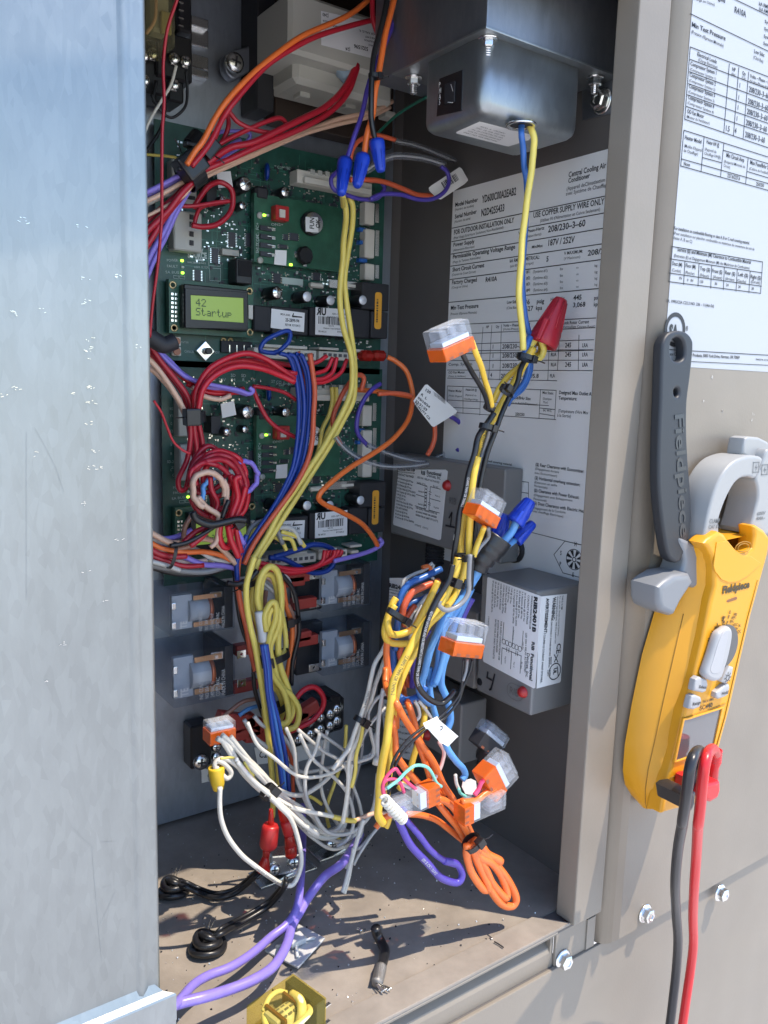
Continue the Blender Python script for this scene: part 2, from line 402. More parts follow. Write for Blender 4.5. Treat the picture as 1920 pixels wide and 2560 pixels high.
def hexbolt(name, p, d, r, parent=None, label=None, washer=True, shank=0, cat='bolt'):
    """hex washer head screw at p, pointing along d"""
    M = zframe(p, d)
    root = lathe(name, [(0, 0), (r*1.0, 0), (r*1.0, r*.15), (0, r*.15)] if not washer else [(0, 0), (r*1.25, 0), (r*1.3, r*.14), (r*1.05, r*.26), (0, r*.26)], 20, M, zinc, parent)
    lathe('hex_head', [(r*.92, r*.2), (r*.92, r*.95), (r*.72, r*1.08), (r*.45, r*1.08), (r*.4, r*.98), (0, r*.98)], 6, M, zinc, root, False)
    if shank:
        pr = []; z = 0; 
        while z < shank: pr += [(r*.55, -z), (r*.47, -z-r*.12)]; z += r*.24
        lathe('threads', pr, 12, M, zinc, root, False)
    if label: tag(root, label, cat)
    return root
def phillips(name, p, d, r, parent=None, m=None):
    M = zframe(p, d); o = lathe(name, [(r, 0), (r*.92, r*.3), (r*.55, r*.48), (0, r*.52)], 18, M, m or zinc, parent)
    bm = bmesh.new(); bmbox(bm, (-r*.5, -r*.09, r*.48), (r*.5, r*.09, r*.56), M); bmbox(bm, (-r*.09, -r*.5, r*.48), (r*.09, r*.5, r*.56), M)
    finish(bm, 'cross_slot', blkm, o); return o
def wire_print(o, P, r, txt):
    """printed wording that follows the wire, on the side towards the open front"""
    C_ = crom(P, 7); V, Fc = glyphs(txt, .005); L = [0]
    for a, b in zip(C_, C_[1:]): L.append(L[-1]+(b-a).length)
    size = r*1.25; sx = .62; W_ = max(v.x for v in V)*size*sx; s0 = max(0, (L[-1]-W_)*.45); nv = []
    flip = C_[-1].x < C_[0].x if abs(C_[-1].x-C_[0].x) > abs(C_[-1].z-C_[0].z) else False
    if not V: return
    N_ = Vector((-.45, -1, .1)).normalized()
    for v in V:
        s = min(s0+v.x*size*sx, L[-1]*.999); s = L[-1]-s if flip else s
        i = max(k for k in range(len(L)) if L[k] <= s) if False else 0
        lo, hi = 0, len(L)-1
        while hi-lo > 1:
            m_ = (lo+hi)//2
            if L[m_] <= s: lo = m_
            else: hi = m_
        t = (s-L[lo])/max(1e-9, L[hi]-L[lo]); p = C_[lo].lerp(C_[hi], t); T = (C_[min(hi+1, len(C_)-1)]-C_[max(lo-1, 0)]).normalized()
        if flip: T = -T
        n_ = (N_-T*N_.dot(T)).normalized(); u_ = n_.cross(T) if True else T.cross(n_)
        a = (v.y-.35)*size/r
        nv.append(p+n_*((r+.00012)*math.cos(a))+u_*((r+.00012)*math.sin(a)))
    dark = o.data.materials[0].name.split('_')[0] in ('black', 'blue', 'mid', 'purple')
    pydata('printed_text', nv, [tuple(f) for f in Fc], MATS.get('wire_print_pale') or mat('wire_print_pale', (.5, .5, .52), .5) if dark else mat('wire_print_dark', (.08, .07, .06), .5), o)

# ------------------------------------------------------------------ setting: cabinet and unit
D = .271
XP = -.041                                                   # inner face of the corner post
g = box('roof_surface', (-20, -20, -1.25), (20, 20, -1.2), mat('pale_roof_membrane', (.6, .58, .55), .8, 0, .3, 40, .12, 2)); g['kind'] = 'structure'
cab = thing('electrical_cabinet', (-.3, 0, 0), 'open taupe steel control cabinet with its wiring spilling out', 'cabinet')
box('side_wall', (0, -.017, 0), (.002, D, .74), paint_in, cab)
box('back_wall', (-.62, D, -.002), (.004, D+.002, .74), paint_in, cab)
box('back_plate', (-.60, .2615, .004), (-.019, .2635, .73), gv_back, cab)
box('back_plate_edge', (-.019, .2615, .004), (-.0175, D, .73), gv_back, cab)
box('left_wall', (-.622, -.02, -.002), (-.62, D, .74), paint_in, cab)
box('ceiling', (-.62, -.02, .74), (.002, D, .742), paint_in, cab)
fl = box('cabinet_floor', (-.62, -.013, -.0015), (.0, D, 0), paint_dust, cab)
box('top_rail', (-.62, -.034, .656), (.0, -.017, .76), paint, cab, .001)
box('corner_post', (XP, -.0357, .0006), (-.0095, -.0175, .80), paint, cab, .0012)
# sill: folded strip with mitred end
def extr(name, prof, x0, x1, m, parent, smooth=False):
    n = len(prof); v = [(x0, y, z) for y, z in prof]+[(x1, y, z) for y, z in prof]
    return pydata(name, v, [(i, i+1, i+1+n, i+n) for i in range(n-1)], m, parent, smooth)
sl_ = prism('sill', Pl((0, 0, .0022), (1, 0, 0), (0, 1, 0)), [(-.62, -.0325), (XP-.0005, -.0325), (-.0595, -.0115), (-.62, -.0115)], [], .0026, .0006, paint_dust, cab, raw=True)
extr('sill_fascia', [(-.0315, .0), (-.0325, -.0015), (-.0318, -.0035), (-.0235, -.0045), (-.0215, -.008), (-.0225, -.0125), (-.027, -.0155), (-.0285, -.019), (-.0285, -.031)], -.62, -.0545, paint, cab)
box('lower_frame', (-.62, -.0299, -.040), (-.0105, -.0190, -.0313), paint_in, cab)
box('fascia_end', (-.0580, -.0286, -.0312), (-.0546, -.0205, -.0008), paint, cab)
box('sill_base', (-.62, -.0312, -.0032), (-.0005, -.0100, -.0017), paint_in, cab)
box('corner_bracket', (-.0545, -.0310, -.0305), (-.0105, -.0285, -.0002), paint, cab, .0008)
box('bracket_seam_tab', (-.0205, -.0322, -.0300), (-.0110, -.0309, -.004), paint, cab, .0006)
low = thing('lower_panel', (0, -.035, -.1), 'taupe painted lower skirt panel running below the open cabinet', 'panel')
bm = bmesh.new(); bmbox(bm, (-.62, -.0330, -.6), (.9, -.0300, -.0308)); finish(bm, 'skirt_sheet', paint, low, bevel=.0007)
opn = thing('access_panel', (.3, -.036, .3), 'closed taupe access panel carrying a white data sticker right of the opening', 'panel')
pr = [(-.0080, -.020), (-.0078, -.0255), (-.0068, -.030), (-.0045, -.0335), (-.0010, -.0360), (.0035, -.0375), (.012, -.0380), (.9, -.0380)]
n = len(pr); v = [(x, y, -.0300) for x, y in pr]+[(x, y, .95) for x, y in pr]
pan = pydata('panel_sheet', v+[(.9, -.020, -.03)], [(i, i+1, i+1+n, i+n) for i in range(n-1)]+[tuple([2*n]+list(range(n-1, -1, -1)))], paint, opn, False)
for i, p in enumerate(pan.data.polygons): p.use_smooth = i < n-2
box('panel_backing', (-.0095, -.0175, -.030), (.004, -.014, .95), blkm, opn)
# hex screws seen on the unit
hexbolt('hex_bolt', onY(*px('L', 593, 700), -.0312), (0, -1, 0), .0062, cab)
for (x, y), lb in (((1020, 462), 'zinc hex bolt on the seam of the access panel, left of the black lead'), ((1408, 355), 'zinc hex bolt right of the red lead on the skirt panel')):
    hexbolt('hex_bolt', onY(*px('L', x, y), -.0382), (0, -1, 0), .0062, None, lb)
# added sheet, unseen above the opening, only there to shade the upper part
e = Vector((1, 0, .27)).normalized(); o_ = Vector((-.356, -.120, .738))
shade_sheet = thing('raised_outer_door', o_, 'outer steel door of the unit propped open above the cabinet', 'door')
M = frame(o_, e, (0, -.25, 1)); box('door_sheet', (-.36, 0, -.001), (.325, .22, .001), paint, shade_sheet, 0, M)

# ---- galvanized inner door at the left
gd = thing('galvanized_door', (-.45, -.02, .1), 'large galvanized sheet steel door swung open at the left edge', 'door')
YD = -.02; xe = -.3535
zb = onY(412, 2500, YD).z
prof = [(-.72, YD), (xe-.0135, YD), (xe-.0125, YD-.0012), (xe-.0105, YD-.0016), (xe-.0085, YD-.0008), (xe-.007, YD), (xe-.003, YD-.0002), (xe-.0008, YD+.0006), (xe, YD+.003), (xe-.001, YD+.0055), (xe-.012, YD+.006)]
n = len(prof); NZ = 2
v = [(x, y, z) for z in (zb, .95) for x, y in prof]
ds = pydata('door_sheet', v, [(i, i+1, i+1+n, i+n) for i in range(n-1)], gv_door, gd, True)
ds.data.polygons[0].use_smooth = False
box('door_back', (-.72, YD+.0062, zb), (xe-.012, YD+.0075, .95), gv_door, gd)
pt = Pl((0, YD-.006, 0), (1, 0, 0), (0, 0, 1))
a = pt.hit(441, 2483); b = pt.hit(441, 2549)
z0, z1 = b.y, a.y
v = [(-.72, YD, z1+.006), (-.72, YD-.002, z1+.0015), (-.72, YD-.0055, z1), (-.72, YD-.006, z1-.001), (-.72, YD-.006, z0-.004),
     (a.x-.010, YD, z1+.006), (a.x-.006, YD-.002, z1+.0015), (a.x-.0005, YD-.0055, z1), (a.x, YD-.006, z1-.001), (a.x, YD-.006, z0)]
pydata('bottom_flange', v, [(i, i+1, i+6, i+5) for i in range(4)], gv_box, gd)
box('flange_return', (-.72, YD-.0058, z0-.006), (a.x-.0003, YD-.0045, z1-.0015), gv_box, gd)
# glinting scratches and dings, real little raised burrs
bm = bmesh.new()
for (u, v_) in [(205, 568), (215, 695), (217, 755), (222, 848), (222, 872), (224, 898), (226, 965), (228, 1007), (225, 1055), (240, 1130), (232, 1168), (40, 968), (5, 985), (38, 785), (108, 778), (60, 550), (340, 865), (290, 690), (205, 1260), (160, 1610), (215, 1430), (262, 1500), (120, 1700), (300, 1350), (180, 980), (255, 1170), (90, 1135)]:
    p = onY(u, v_, YD-.0003); L = random.uniform(.0012, .0045)
    for q_ in range(random.randint(2, 5)):
        L = random.uniform(.0004, .0016); pp = p+Vector((random.uniform(-.0022, .0022), 0, random.uniform(-.0012, .0012)))
        M = frame(pp, (math.cos(random.uniform(-.5, .5)), 0, random.uniform(-.5, .5)), (0, -1, 0)); bmbox(bm, (-L/2, -.00005, -.0001), (L/2, .00012, .00008*random.uniform(.6, 2)), M)
o = finish(bm, 'scratch_burrs', steel, gd); o['kind'] = 'stuff'
mk = Ink(Pl((0, YD-.0001, 0), (1, 0, 0), (0, 0, 1)))
for L in ([(230, 2122), (236, 2200), (243, 2280), (248, 2340), (254, 2396)], [(86, 1068), (115, 1120), (140, 1170), (160, 1230)], [(180, 2068), (205, 2095), (235, 2122)], [(252, 2106), (290, 2104)], [(256, 2220), (277, 2214)], [(250, 2312), (270, 2270), (288, 2230)], [(66, 1080), (66, 1500)]):
    for p, q in zip(L, L[1:]): mk.ln(*p, *q, .00012)
mk.done(mat('scratch_grey', (.27, .29, .30), .5, .5), gd, 'scratches')

# ---- data plate on the inside of the right wall (plane x = 0)
PW = Pl((-.0003, 0, 0), (0, -1, 0), (0, 0, 1))
c0 = PW.hit(1133, 478); c1 = PW.hit(1448, 1500)
plate = sheet('data_plate', PW, [(c0.x, c1.y), (.0168, c1.y), (.0168, c0.y), (c0.x, c0.y)], paper, cab, raw=True)
I = Ink(PW, 'R1'); t = I.t
t('Model Number', 492, 380, 650, 342, 28, .02); t('(Numéro de modèle)', 492, 408, 622, 378, 16, 0)
t('YD600C00A2EAB2', 678, 352, 914, 296, 50, .02); t('N2D4255433', 672, 445, 832, 408, 48, .02)
t('Serial Number', 490, 462, 642, 424, 28, .02); t('(Numéro de série)', 488, 492, 598, 466, 16, 0)
t('FOR OUTDOOR INSTALLATION ONLY', 484, 572, 900, 486, 32, .02); t('(Pour Usage Extérieure Seulement Non-Résidentiel)', 482, 605, 826, 530, 18, 0)
t('Power Supply', 480, 655, 626, 630, 26, .02); t('(Alimentation Electrique)', 480, 688, 626, 660, 15, 0)
t('Permissable Operating Voltage Range', 476, 738, 908, 668, 28, .02); t('(Plage de Tension Admissible)', 476, 770, 668, 736, 16, 0)
t('Short Circuit Current', 474, 828, 694, 796, 28, .02); t('(Courant de Court Circuit)', 470, 858, 634, 834, 16, 0)
t('Factory Charged', 470, 915, 642, 896, 28, .02); t('(Charge en Usine)', 468, 946, 580, 932, 15, 0); t('R410A', 702, 900, 782, 890, 32, .02)
t('Min Test Pressure', 462, 1092, 654, 1076, 28, .02); t('(Pression d\'Epreuve Minimale)', 460, 1128, 642, 1116, 16, 0)
t('Volts-Phase-Hertz', 930, 572, 1110, 534, 22, .015); t('(Volts-Phase-Hertz)', 932, 605, 1088, 574, 18, 0); t('208/230–3–60', 1134, 556, 1392, 512, 44, .02)
t('Min/Max', 1022, 668, 1098, 656, 20, .015); t('187V / 252V', 1130, 650, 1318, 624, 42, .02)
t('kA RMS SYMMETRICAL:', 870, 765, 1076, 738, 24, .015); t('(kA RMS Symétrique)', 872, 800, 1034, 775, 18, 0); t('5', 1122, 758, 1138, 756, 36, .02)
t('V MAXIMUM:', 1246, 712, 1374, 696, 22, .015); t('(V Maximum):', 1244, 746, 1360, 732, 18, 0); t('208/230', 1408, 718, 1572, 694, 38, .02)
for k, (y0, y1) in enumerate(((850, 826), (893, 872), (934, 915), (976, 958))):
    t('System #%d:' % (k+1), 918, y0, 1012, y0-14, 22, .015); t('(Système #%d):' % (k+1), 1030, y0-12, 1134, y1+2, 20, 0)
    t('lbs', 1216, y1-8, 1238, y1-11, 18, 0); t('oz', 1328, y1-20, 1346, y1-22, 14, 0); t('kg', 1456, y1-32, 1476, y1-35, 18, 0)
t('Low Side:', 850, 1050, 925, 1044, 22, .015); t('(Côté Basse):', 848, 1088, 940, 1080, 18, 0); t('236', 952, 1056, 1008, 1052, 34, .02); t('psig', 1056, 1046, 1108, 1044, 30, .015)
t('1,627', 950, 1102, 1032, 1096, 32, .02); t('kpa', 1050, 1094, 1094, 1090, 30, .015); t('High Side:', 1152, 1030, 1250, 1020, 22, .015); t('445', 1310, 1024, 1366, 1020, 34, .02)
t('psig', 1452, 1022, 1500, 1018, 28, .015); t('3,068', 1306, 1074, 1392, 1068, 32, .02); t('kpa', 1450, 1068, 1490, 1064, 28, .015)
t('Central Cooling Air', 1276, 176, 1536, 108, 36, .02); t('Conditioner', 1274, 216, 1424, 178, 34, .02); t('(Appareil deClimatisation Combiné', 1262, 268, 1640, 178, 26, .004); t('avec Système de Chauffage)', 1258, 302, 1560, 236, 26, .004)
t('USE COPPER SUPPLY WIRE ONLY', 1032, 456, 1524, 358, 38, .02); t('(Utiliser Fil d\'Alimentation en Cuivre Seulement)', 1080, 486, 1494, 406, 22, .004)
for L in ((473, 527, 1530, 305), (470, 620, 1522, 422), (466, 706, 1514, 528), (462, 790, 1506, 636), (458, 882, 1496, 745), (450, 1040, 1482, 944)): I.ln(*L, .0007)
I.ln(446, 1196, 1466, 1148, .0006)
for L in ((440, 1262, 1460, 1214), (440, 1332, 1452, 1298), (440, 1398, 1448, 1370)): I.ln(*L, .0005)
I.c = 'R2'
for L in ((440, 47, 1445, 40), (440, 114, 1444, 112), (440, 180, 1440, 184), (440, 236, 1196, 254)): I.ln(*L, .0005)
I.c = 'F'
for L in ((1208, 818, 1199, 946), (1230, 814, 1222, 948), (1254, 812, 1250, 950), (1325, 808, 1318, 948), (1402, 802, 1394, 925), (1448, 838, 1446, 926), (1376, 806, 1370, 950)): I.ln(*L, .0005)
for L in ((1119, 965, 1390, 976), (1119, 1000, 1372, 1014), (1119, 1030, 1390, 1049), (1119, 1018, 1200, 1022), (1119, 965, 1119, 1030), (1158, 966, 1158, 1034), (1202, 968, 1200, 1038), (1262, 970, 1260, 1040), (1352, 974, 1348, 1045), (1391, 976, 1387, 1049), (1350, 1020, 1388, 1024), (1350, 1034, 1387, 1040)): I.ln(*L, .0005)
I.c = 'R2'
for y in (32, 95, 165): t('208/230–3–60', 818, y, 1000, y-4, 30, .015); t('1', 748, y, 756, y, 28, .02)
t('208/230–3–60', 808, 236, 1000, 232, 30, .015); t('4', 736, 228, 748, 228, 28, .02)
for y in (18, 82, 152): t('RLA', 1154, y+3, 1192, y+1, 24, .02); t('245', 1252, y+6, 1294, y+5, 32, .02); t('LRA', 1370, y+4, 1410, y+3, 26, .02)
t('FLA', 1148, 232, 1182, 230, 24, .02); t('5.8/5.8', 980, 236, 1070, 234, 28, .015)
t('Comp. System', 446, 150, 610, 146, 18, .01); t('OD Fan Motor', 446, 205, 560, 203, 16, .01); t('(Moteur du Ventilateur)', 446, 228, 566, 228, 12, 0)
I.c = 'R1'; t('HP', 706, 1218, 726, 1218, 18, .02); t('Qty', 774, 1216, 798, 1214, 18, .015); t('Volts – Phase – Hertz', 826, 1208, 1000, 1202, 18, .015); t('(Volts-Phase-Hertz)', 824, 1232, 990, 1226, 14, 0); t('Lock Rotor Current', 1236, 1192, 1418, 1184, 22, .015); t('(Verrouillage Courant Rotor)', 1232, 1218, 1460, 1212, 17, 0)
I.c = 'R2'
t('Heater Model', 446, 328, 536, 334, 16, .015); t('(Modèle d\'Appareil', 448, 362, 540, 368, 12, 0); t('Heater kW @', 566, 322, 642, 326, 16, .015); t('(Appareil de', 562, 356, 640, 362, 12, 0); t('Chauffage kW@)', 556, 384, 652, 392, 12, 0)
t('Fuse/Brkr Size', 890, 380, 1014, 388, 20, .015); t('(Calibre du Fusible/Disjoncteur)', 850, 412, 1062, 426, 16, 0); t('Max Static', 1096, 344, 1172, 350, 18, .015); t('(Statique', 1098, 384, 1160, 388, 16, 0); t('Max)', 1100, 410, 1134, 412, 16, 0); t('IN. W.C.', 1100, 466, 1162, 470, 16, .015)
t('250/250', 908, 494, 972, 498, 20, .015); t('Designed Max Outlet Air', 1210, 346, 1450, 358, 24, .02); t('Temperature:', 1208, 384, 1334, 390, 24, .02); t('(Température d\'Aire Max', 1204, 472, 1412, 486, 22, .003); t('à la Sortie)', 1198, 502, 1292, 510, 22, .003)
t('A, B or C roof covering material.', 640, 802, 888, 842, 14, .02)
for s_, a_, b_, c_, d_ in (('($) Rear Clearance with Economizer:', 1048, 842, 1384, 892), ('($) Horizontal overhang extension:', 1042, 934, 1356, 984), ('($) Clearance with Power Exhaust:', 1038, 1020, 1350, 1072), ('($) Duct Clearance with Electric Heat:', 1032, 1108, 1400, 1170)): t(s_, a_, b_, c_, d_, 22, .02)
for s_, a_, b_, c_, d_ in (('(Dégagement Arriere', 1046, 868, 1210, 894), ('avec Economiseur)', 1042, 896, 1196, 920), ('(Extension en saillie', 1040, 962, 1198, 986), ('Horizontale)', 1038, 986, 1130, 1002), ('(Dégagement avec Echappement', 1036, 1050, 1304, 1090), ('Pensionné)', 1034, 1076, 1124, 1092), ('(Dégagement de la Conduite', 1030, 1140, 1256, 1172), ('avec chauffage Electrique)', 1026, 1160, 1240, 1200)): t(s_, a_, b_, c_, d_, 16, .002)
for L in ((928, 946, 1000, 956), (920, 1020, 1000, 1032), (1000, 956, 1000, 1126), (920, 1118, 1000, 1128), (1020, 1302, 1350, 1386)): I.ln(*L, .0005)
# agency mark: hexagon with a wheel
h0 = PW.hit(*px('R2', 1316, 1490))
hx = [(h0.x+.0215*math.cos(R(60*k)), h0.y+.0150*math.sin(R(60*k))) for k in range(6)]
for p, q in zip(hx, hx[1:]+hx[:1]): I.seg(p, q, .0006)
I.ring(h0.x, h0.y, .0085, .0006); I.ring(h0.x, h0.y, .0022, .0008, 12)
for k in range(8):
    a_ = R(45*k+22); I.poly([(h0.x+r_*math.cos(a_+s_), h0.y+r_*.9*math.sin(a_+s_)) for r_, s_ in ((.0028, -.15), (.0085, -.22), (.0085, .22), (.0028, .15))], True)
for ch, x_, y_ in (('S', -.015, .001), ('H', -.001, .0108), ('P', -.0150, -.0080), ('E', -.001, -.0140)): I.tl(ch, h0.x+x_, h0.y+y_, .005, bold=.02)
I.done(ink, plate)

# ---- white data sticker on the closed panel
PS = Pl((0, -.0382, 0), (1, 0, 0), (0, 0, 1))
k0 = PS.hit(*px('S', 660, 2200)); kb = PS.hit(*px('M', 500, 360)); kt = PS.hit(1752, 50)
st = sheet('data_sticker', PS, [(kb.x, kb.y), (kb.x+.30, kb.y), (kb.x+.30, .70), (kb.x, .70)], mat('weathered_sticker', (.42, .44, .47), .6), opn, raw=True)  # white paper toned darker here so direct sun does not wash it out
I = Ink(PS, 'S'); t = I.t
t('Factory Charged', 846, -110, 1112, 24, 40, .02); t('R410A', 1186, 98, 1278, 138, 50, .015); t('Min Test Pressure', 848, 208, 1116, 322, 38, .02); t('(Pression d\'Epreuve Minimale)', 846, 262, 1100, 376, 28, .004)
t('Low Side:', 1342, 418, 1424, 452, 32, .015); t('(Côté Bas):', 1336, 462, 1416, 500, 28, .003)
t('(Charge en Usine)', 850, -10, 1030, 48, 24, .002); t('kA RMS', 1380, 42, 1460, 72, 30, .015); t('(kA RMS', 1380, 82, 1460, 112, 30, .004)
for k, y in enumerate((180, 238, 296, 352)): t('System', 1426-4*k, y, 1500-4*k, y+28, 26, .015)
t('Electrical Loads', 892, 440, 1046, 504, 32, .015); t('(Charge Electrique)', 900, 482, 1052, 544, 26, .003)
for k, (y0, y1) in enumerate(((515, 592), (603, 680), (693, 770), (780, 858))):
    t('Compressor System %d' % (k+1), 838-6*k, y0, 1044-6*k, y1, 32, .018); t('(Compresseur Système %d)' % (k+1), 834-6*k, y0+40, 1040-6*k, y1+42, 24, .003)
t('OD Fan Motor', 812, 892, 946, 936, 32, .018); t('(Moteur du Ventilateur)', 808, 930, 990, 986, 24, .003)
t('HP', 1168, 560, 1196, 568, 30, .018); t('(Hp)', 1162, 596, 1194, 604, 24, .003); t('Qty', 1248, 588, 1276, 600, 30, .018); t('(Cté)', 1244, 624, 1276, 634, 24, .003); t('Volts – Phase – Hertz', 1310, 612, 1500, 678, 28, .018); t('(Volts-Phase-Hertz)', 1306, 650, 1490, 716, 24, .003)
for k, (x, y) in enumerate(((1222, 690), (1214, 785), (1208, 865), (1200, 952))): t('1', x, y, x+8, y+3, 38, .015); t('208/230–3–60', 1300-8*k, y+34, 1450-6*k+10, y+94, 46, .012)
t('1.5', 1114, 1032, 1148, 1042, 44, .015); t('4', 1188, 1050, 1202, 1054, 42, .015); t('208/230–3–60', 1270, 1082, 1426, 1132, 46, .012)
for L in ((838, 372, 1500, 625), (838, 470, 1500, 722), (832, 568, 1500, 815), (824, 662, 1500, 906), (816, 750, 1500, 992), (808, 842, 1500, 1078), (795, 943, 1500, 1184), (840, 110, 1480, 418), (1012, -90, 1500, 145)): I.ln(*L, .0006)
for L in ((838, 372, 795, 943), (1147, 507, 1104, 1045), (1222, 535, 1180, 1072), (1300, 570, 1256, 1098)): I.ln(*L, .0006)
t('Heater Model', 794, 1098, 926, 1136, 32, .018); t('(Modèle d\'Appareil', 790, 1162, 930, 1200, 26, .003); t('de Chauffage)', 786, 1200, 898, 1230, 26, .003); t('None', 786, 1306, 836, 1316, 28, .018)
t('Heater kW @', 966, 1132, 1066, 1164, 30, .018); t('(Appareil de', 952, 1186, 1044, 1212, 24, .003); t('Chauffage kW@)', 948, 1222, 1078, 1256, 24, .003); t('Min Circuit Amp', 1122, 1240, 1264, 1282, 34, .018); t('(Ampacité Minimale du', 1104, 1284, 1270, 1330, 24, .003); t('Circuit)', 1100, 1316, 1152, 1334, 24, .003)
t('Max Fuse/Brkr Size', 1310, 1296, 1480, 1346, 32, .018); t('(Calibre du Fusible/Disj)', 1304, 1340, 1480, 1386, 22, .003); t('227.6/227.6', 1130, 1400, 1230, 1426, 32, .015); t('250/250', 1358, 1466, 1420, 1480, 28, .015)
for L in ((788, 1030, 1500, 1256), (763, 1312, 1500, 1518), (768, 1256, 1500, 1464), (936, 1246, 1084, 1286), (1100, 1188, 1500, 1308), (1290, 1356, 1500, 1420)): I.ln(*L, .0006)
for L in ((788, 1030, 763, 1312), (948, 1082, 924, 1356), (1104, 1132, 1078, 1396), (1296, 1250, 1276, 1452)): I.ln(*L, .0006)
t('For installation on combustible flooring or class A, B or C roof covering material.', 710, 1814, 1306, 1932, 26, .02); t('(Pour installation sur plancher combustible ou matériaux de couverture de toit de', 706, 1852, 1344, 1980, 24, .004); t('classe A, B ou C)', 700, 1888, 852, 1922, 26, .004)
t('Service ($) and Minimum (M) Clearance to Combustible Material', 736, 1984, 1316, 2086, 30, .018); t('(Entretien (E) et Dégagement Minimum (M) des Matériaux de Combustion)', 708, 2030, 1306, 2130, 26, .004)
for s_, x, y in (('Duct (M)', 694, 2094), ('Floor (M)', 800, 2110), ('Top ($)', 914, 2134), ('Front ($)', 1010, 2152), ('Rear ($)', 1112, 2166), ('Left ($)', 1214, 2180), ('Right ($)', 1314, 2198)): t(s_, x, y, x+80, y+14, 30, .018)
for s_, x, y in (('(Conduit)', 692, 2144), ('(Plancher)', 798, 2164), ('(Haut)', 912, 2184), ('(Avant)', 1016, 2198), ('(Arrière)', 1114, 2212), ('(Gauche)', 1206, 2228), ('(Droit)', 1316, 2236)): t(s_, x, y, x+72, y+12, 26, .003)
for s_, x, y in (('IN', 750, 2208), ('0', 812, 2222), ('IN', 840, 2226), ('120', 910, 2236), ('36', 1030, 2250), ('24', 1120, 2262), ('30', 1216, 2276), ('30', 1320, 2290)): t(s_, x, y, x+10*len(s_), y+2, 22, .01)
for L in ((692, 1948, 1410, 2070), (680, 2046, 1406, 2156), (672, 2158, 1400, 2262), (668, 2226, 1394, 2318)): I.ln(*L, .0006)
for L in ((692, 1948, 668, 2226), (796, 2066, 786, 2246), (908, 2082, 900, 2260), (1008, 2098, 1000, 2276), (1108, 2112, 1100, 2288), (1210, 2128, 1200, 2300), (1312, 2142, 1302, 2312), (1410, 2070, 1394, 2318)): I.ln(*L, .0006)
t('UL 1995/CSA C22.2 NO. 236 – 11(4th Ed)', 650, 2388, 1024, 2430, 24, .012)
I.c = 'M'; t('US', 638, 204, 690, 208, 34, .02); t('Johnson Controls Unitary Products, 5005 York Drive, Norman, OK 73069', 510, 278, 1100, 308, 26, .02); t('944374–010–200', 1228, 318, 1360, 326, 14, .01)
I.ln(505, 232, 1500, 288, .0006); I.ln(502, 318, 1500, 366, .0005)
q0 = I.pl.hit(*px('M', 590, 88)); I.ring(q0.x, q0.y+.001, .0120, .0030, 28)
V, Fc = glyphs('SA', .05); 
I.tl('SA', q0.x-.0066, q0.y-.0042, .0120, sx=.72, bold=.05)
I.tl('®', q0.x+.0125, q0.y+.001, .005)
I.done(ink, st)
# scuffs on the closed panel
sc = Ink(PS, 'M', .0001)
for (x, y) in ((885, 450), (820, 640), (965, 720), (1210, 740), (1200, 790)):
    for k in range(4): sc.poly([(x+random.uniform(-9, 9), y+random.uniform(-16, 16)) for _ in range(3)])
sc.done(mat('pale_scuff', (.55, .52, .48), .7), opn, 'scuffs')

# ------------------------------------------------------------------ control boards on the back plate
YB = .250                                                    # component face of the board
def bb(par, name, c, x0, y0, x1, y1, h, m, bev=0, base=YB):
    """block on the board; pixel rectangle of its front face, standing h proud"""
    yf = base-h; xm, ym = (x0+x1)/2, (y0+y1)/2
    a = onY(*px(c, x0, ym), yf); b = onY(*px(c, x1, ym), yf); t_ = onY(*px(c, xm, y0), yf); d = onY(*px(c, xm, y1), yf)
    return box(name, (a.x, yf, d.z), (b.x, base, t_.z), m, par, bev, seg=1)
def capac(par, c, x, y, rpx, h, dark=blk, name='capacitor', base=YB, top=steel, vent=True):
    p = onY(*px(c, x, y), base-h); r = rpx*mpp(p)
    M = zframe(Vector((p.x, base, p.z)), (0, -1, 0))
    o = lathe(name, [(r*1.02, 0), (r*1.02, h*.12), (r*.97, h*.16), (r, h*.2), (r, h*.93), (r*.9, h*.98), (r*.86, h)], 20, M, dark, par)
    lathe('capacitor_top', [(r*.84, h*.985), (r*.8, h*1.01), (0, h*1.01)], 20, M, top, o)
    if vent:
        bm = bmesh.new(); Mr = M @ Matrix.Rotation(random.uniform(0, 1.5), 4, 'Z')
        bmbox(bm, (-r*.8, -r*.05, h*1.008), (r*.8, r*.05, h*1.022), Mr); bmbox(bm, (-r*.05, -r*.8, h*1.008), (r*.05, r*.8, h*1.022), Mr); finish(bm, 'vent_cross', mat('cap_score', (.35, .35, .36), .4, .8), o)
    return o
def chip(par, c, x0, y0, x1, y1, n=8, base=YB, h=.0022):
    o = bb(par, 'chip', c, x0, y0, x1, y1, h, chipm, 0, base)
    xm, ym = (x0+x1)/2, (y0+y1)/2; yf = base-h
    a = onY(*px(c, x0, ym), yf).x; b = onY(*px(c, x1, ym), yf).x; t_ = onY(*px(c, xm, y0), yf).z; d = onY(*px(c, xm, y1), yf).z
    bm = bmesh.new(); pw = (t_-d)/n
    for i in range(n):
        z = d+pw*(i+.5)
        for xx, s in ((a, -1), (b, 1)): bmbox(bm, (min(xx, xx+s*.0016), base-.0013, z-pw*.22), (max(xx, xx+s*.0016), base-.0003, z+pw*.22))
    q = finish(bm, 'chip_pins', steel, o); return o
PB = Pl((0, YB-.0001, 0), (1, 0, 0), (0, 0, 1))
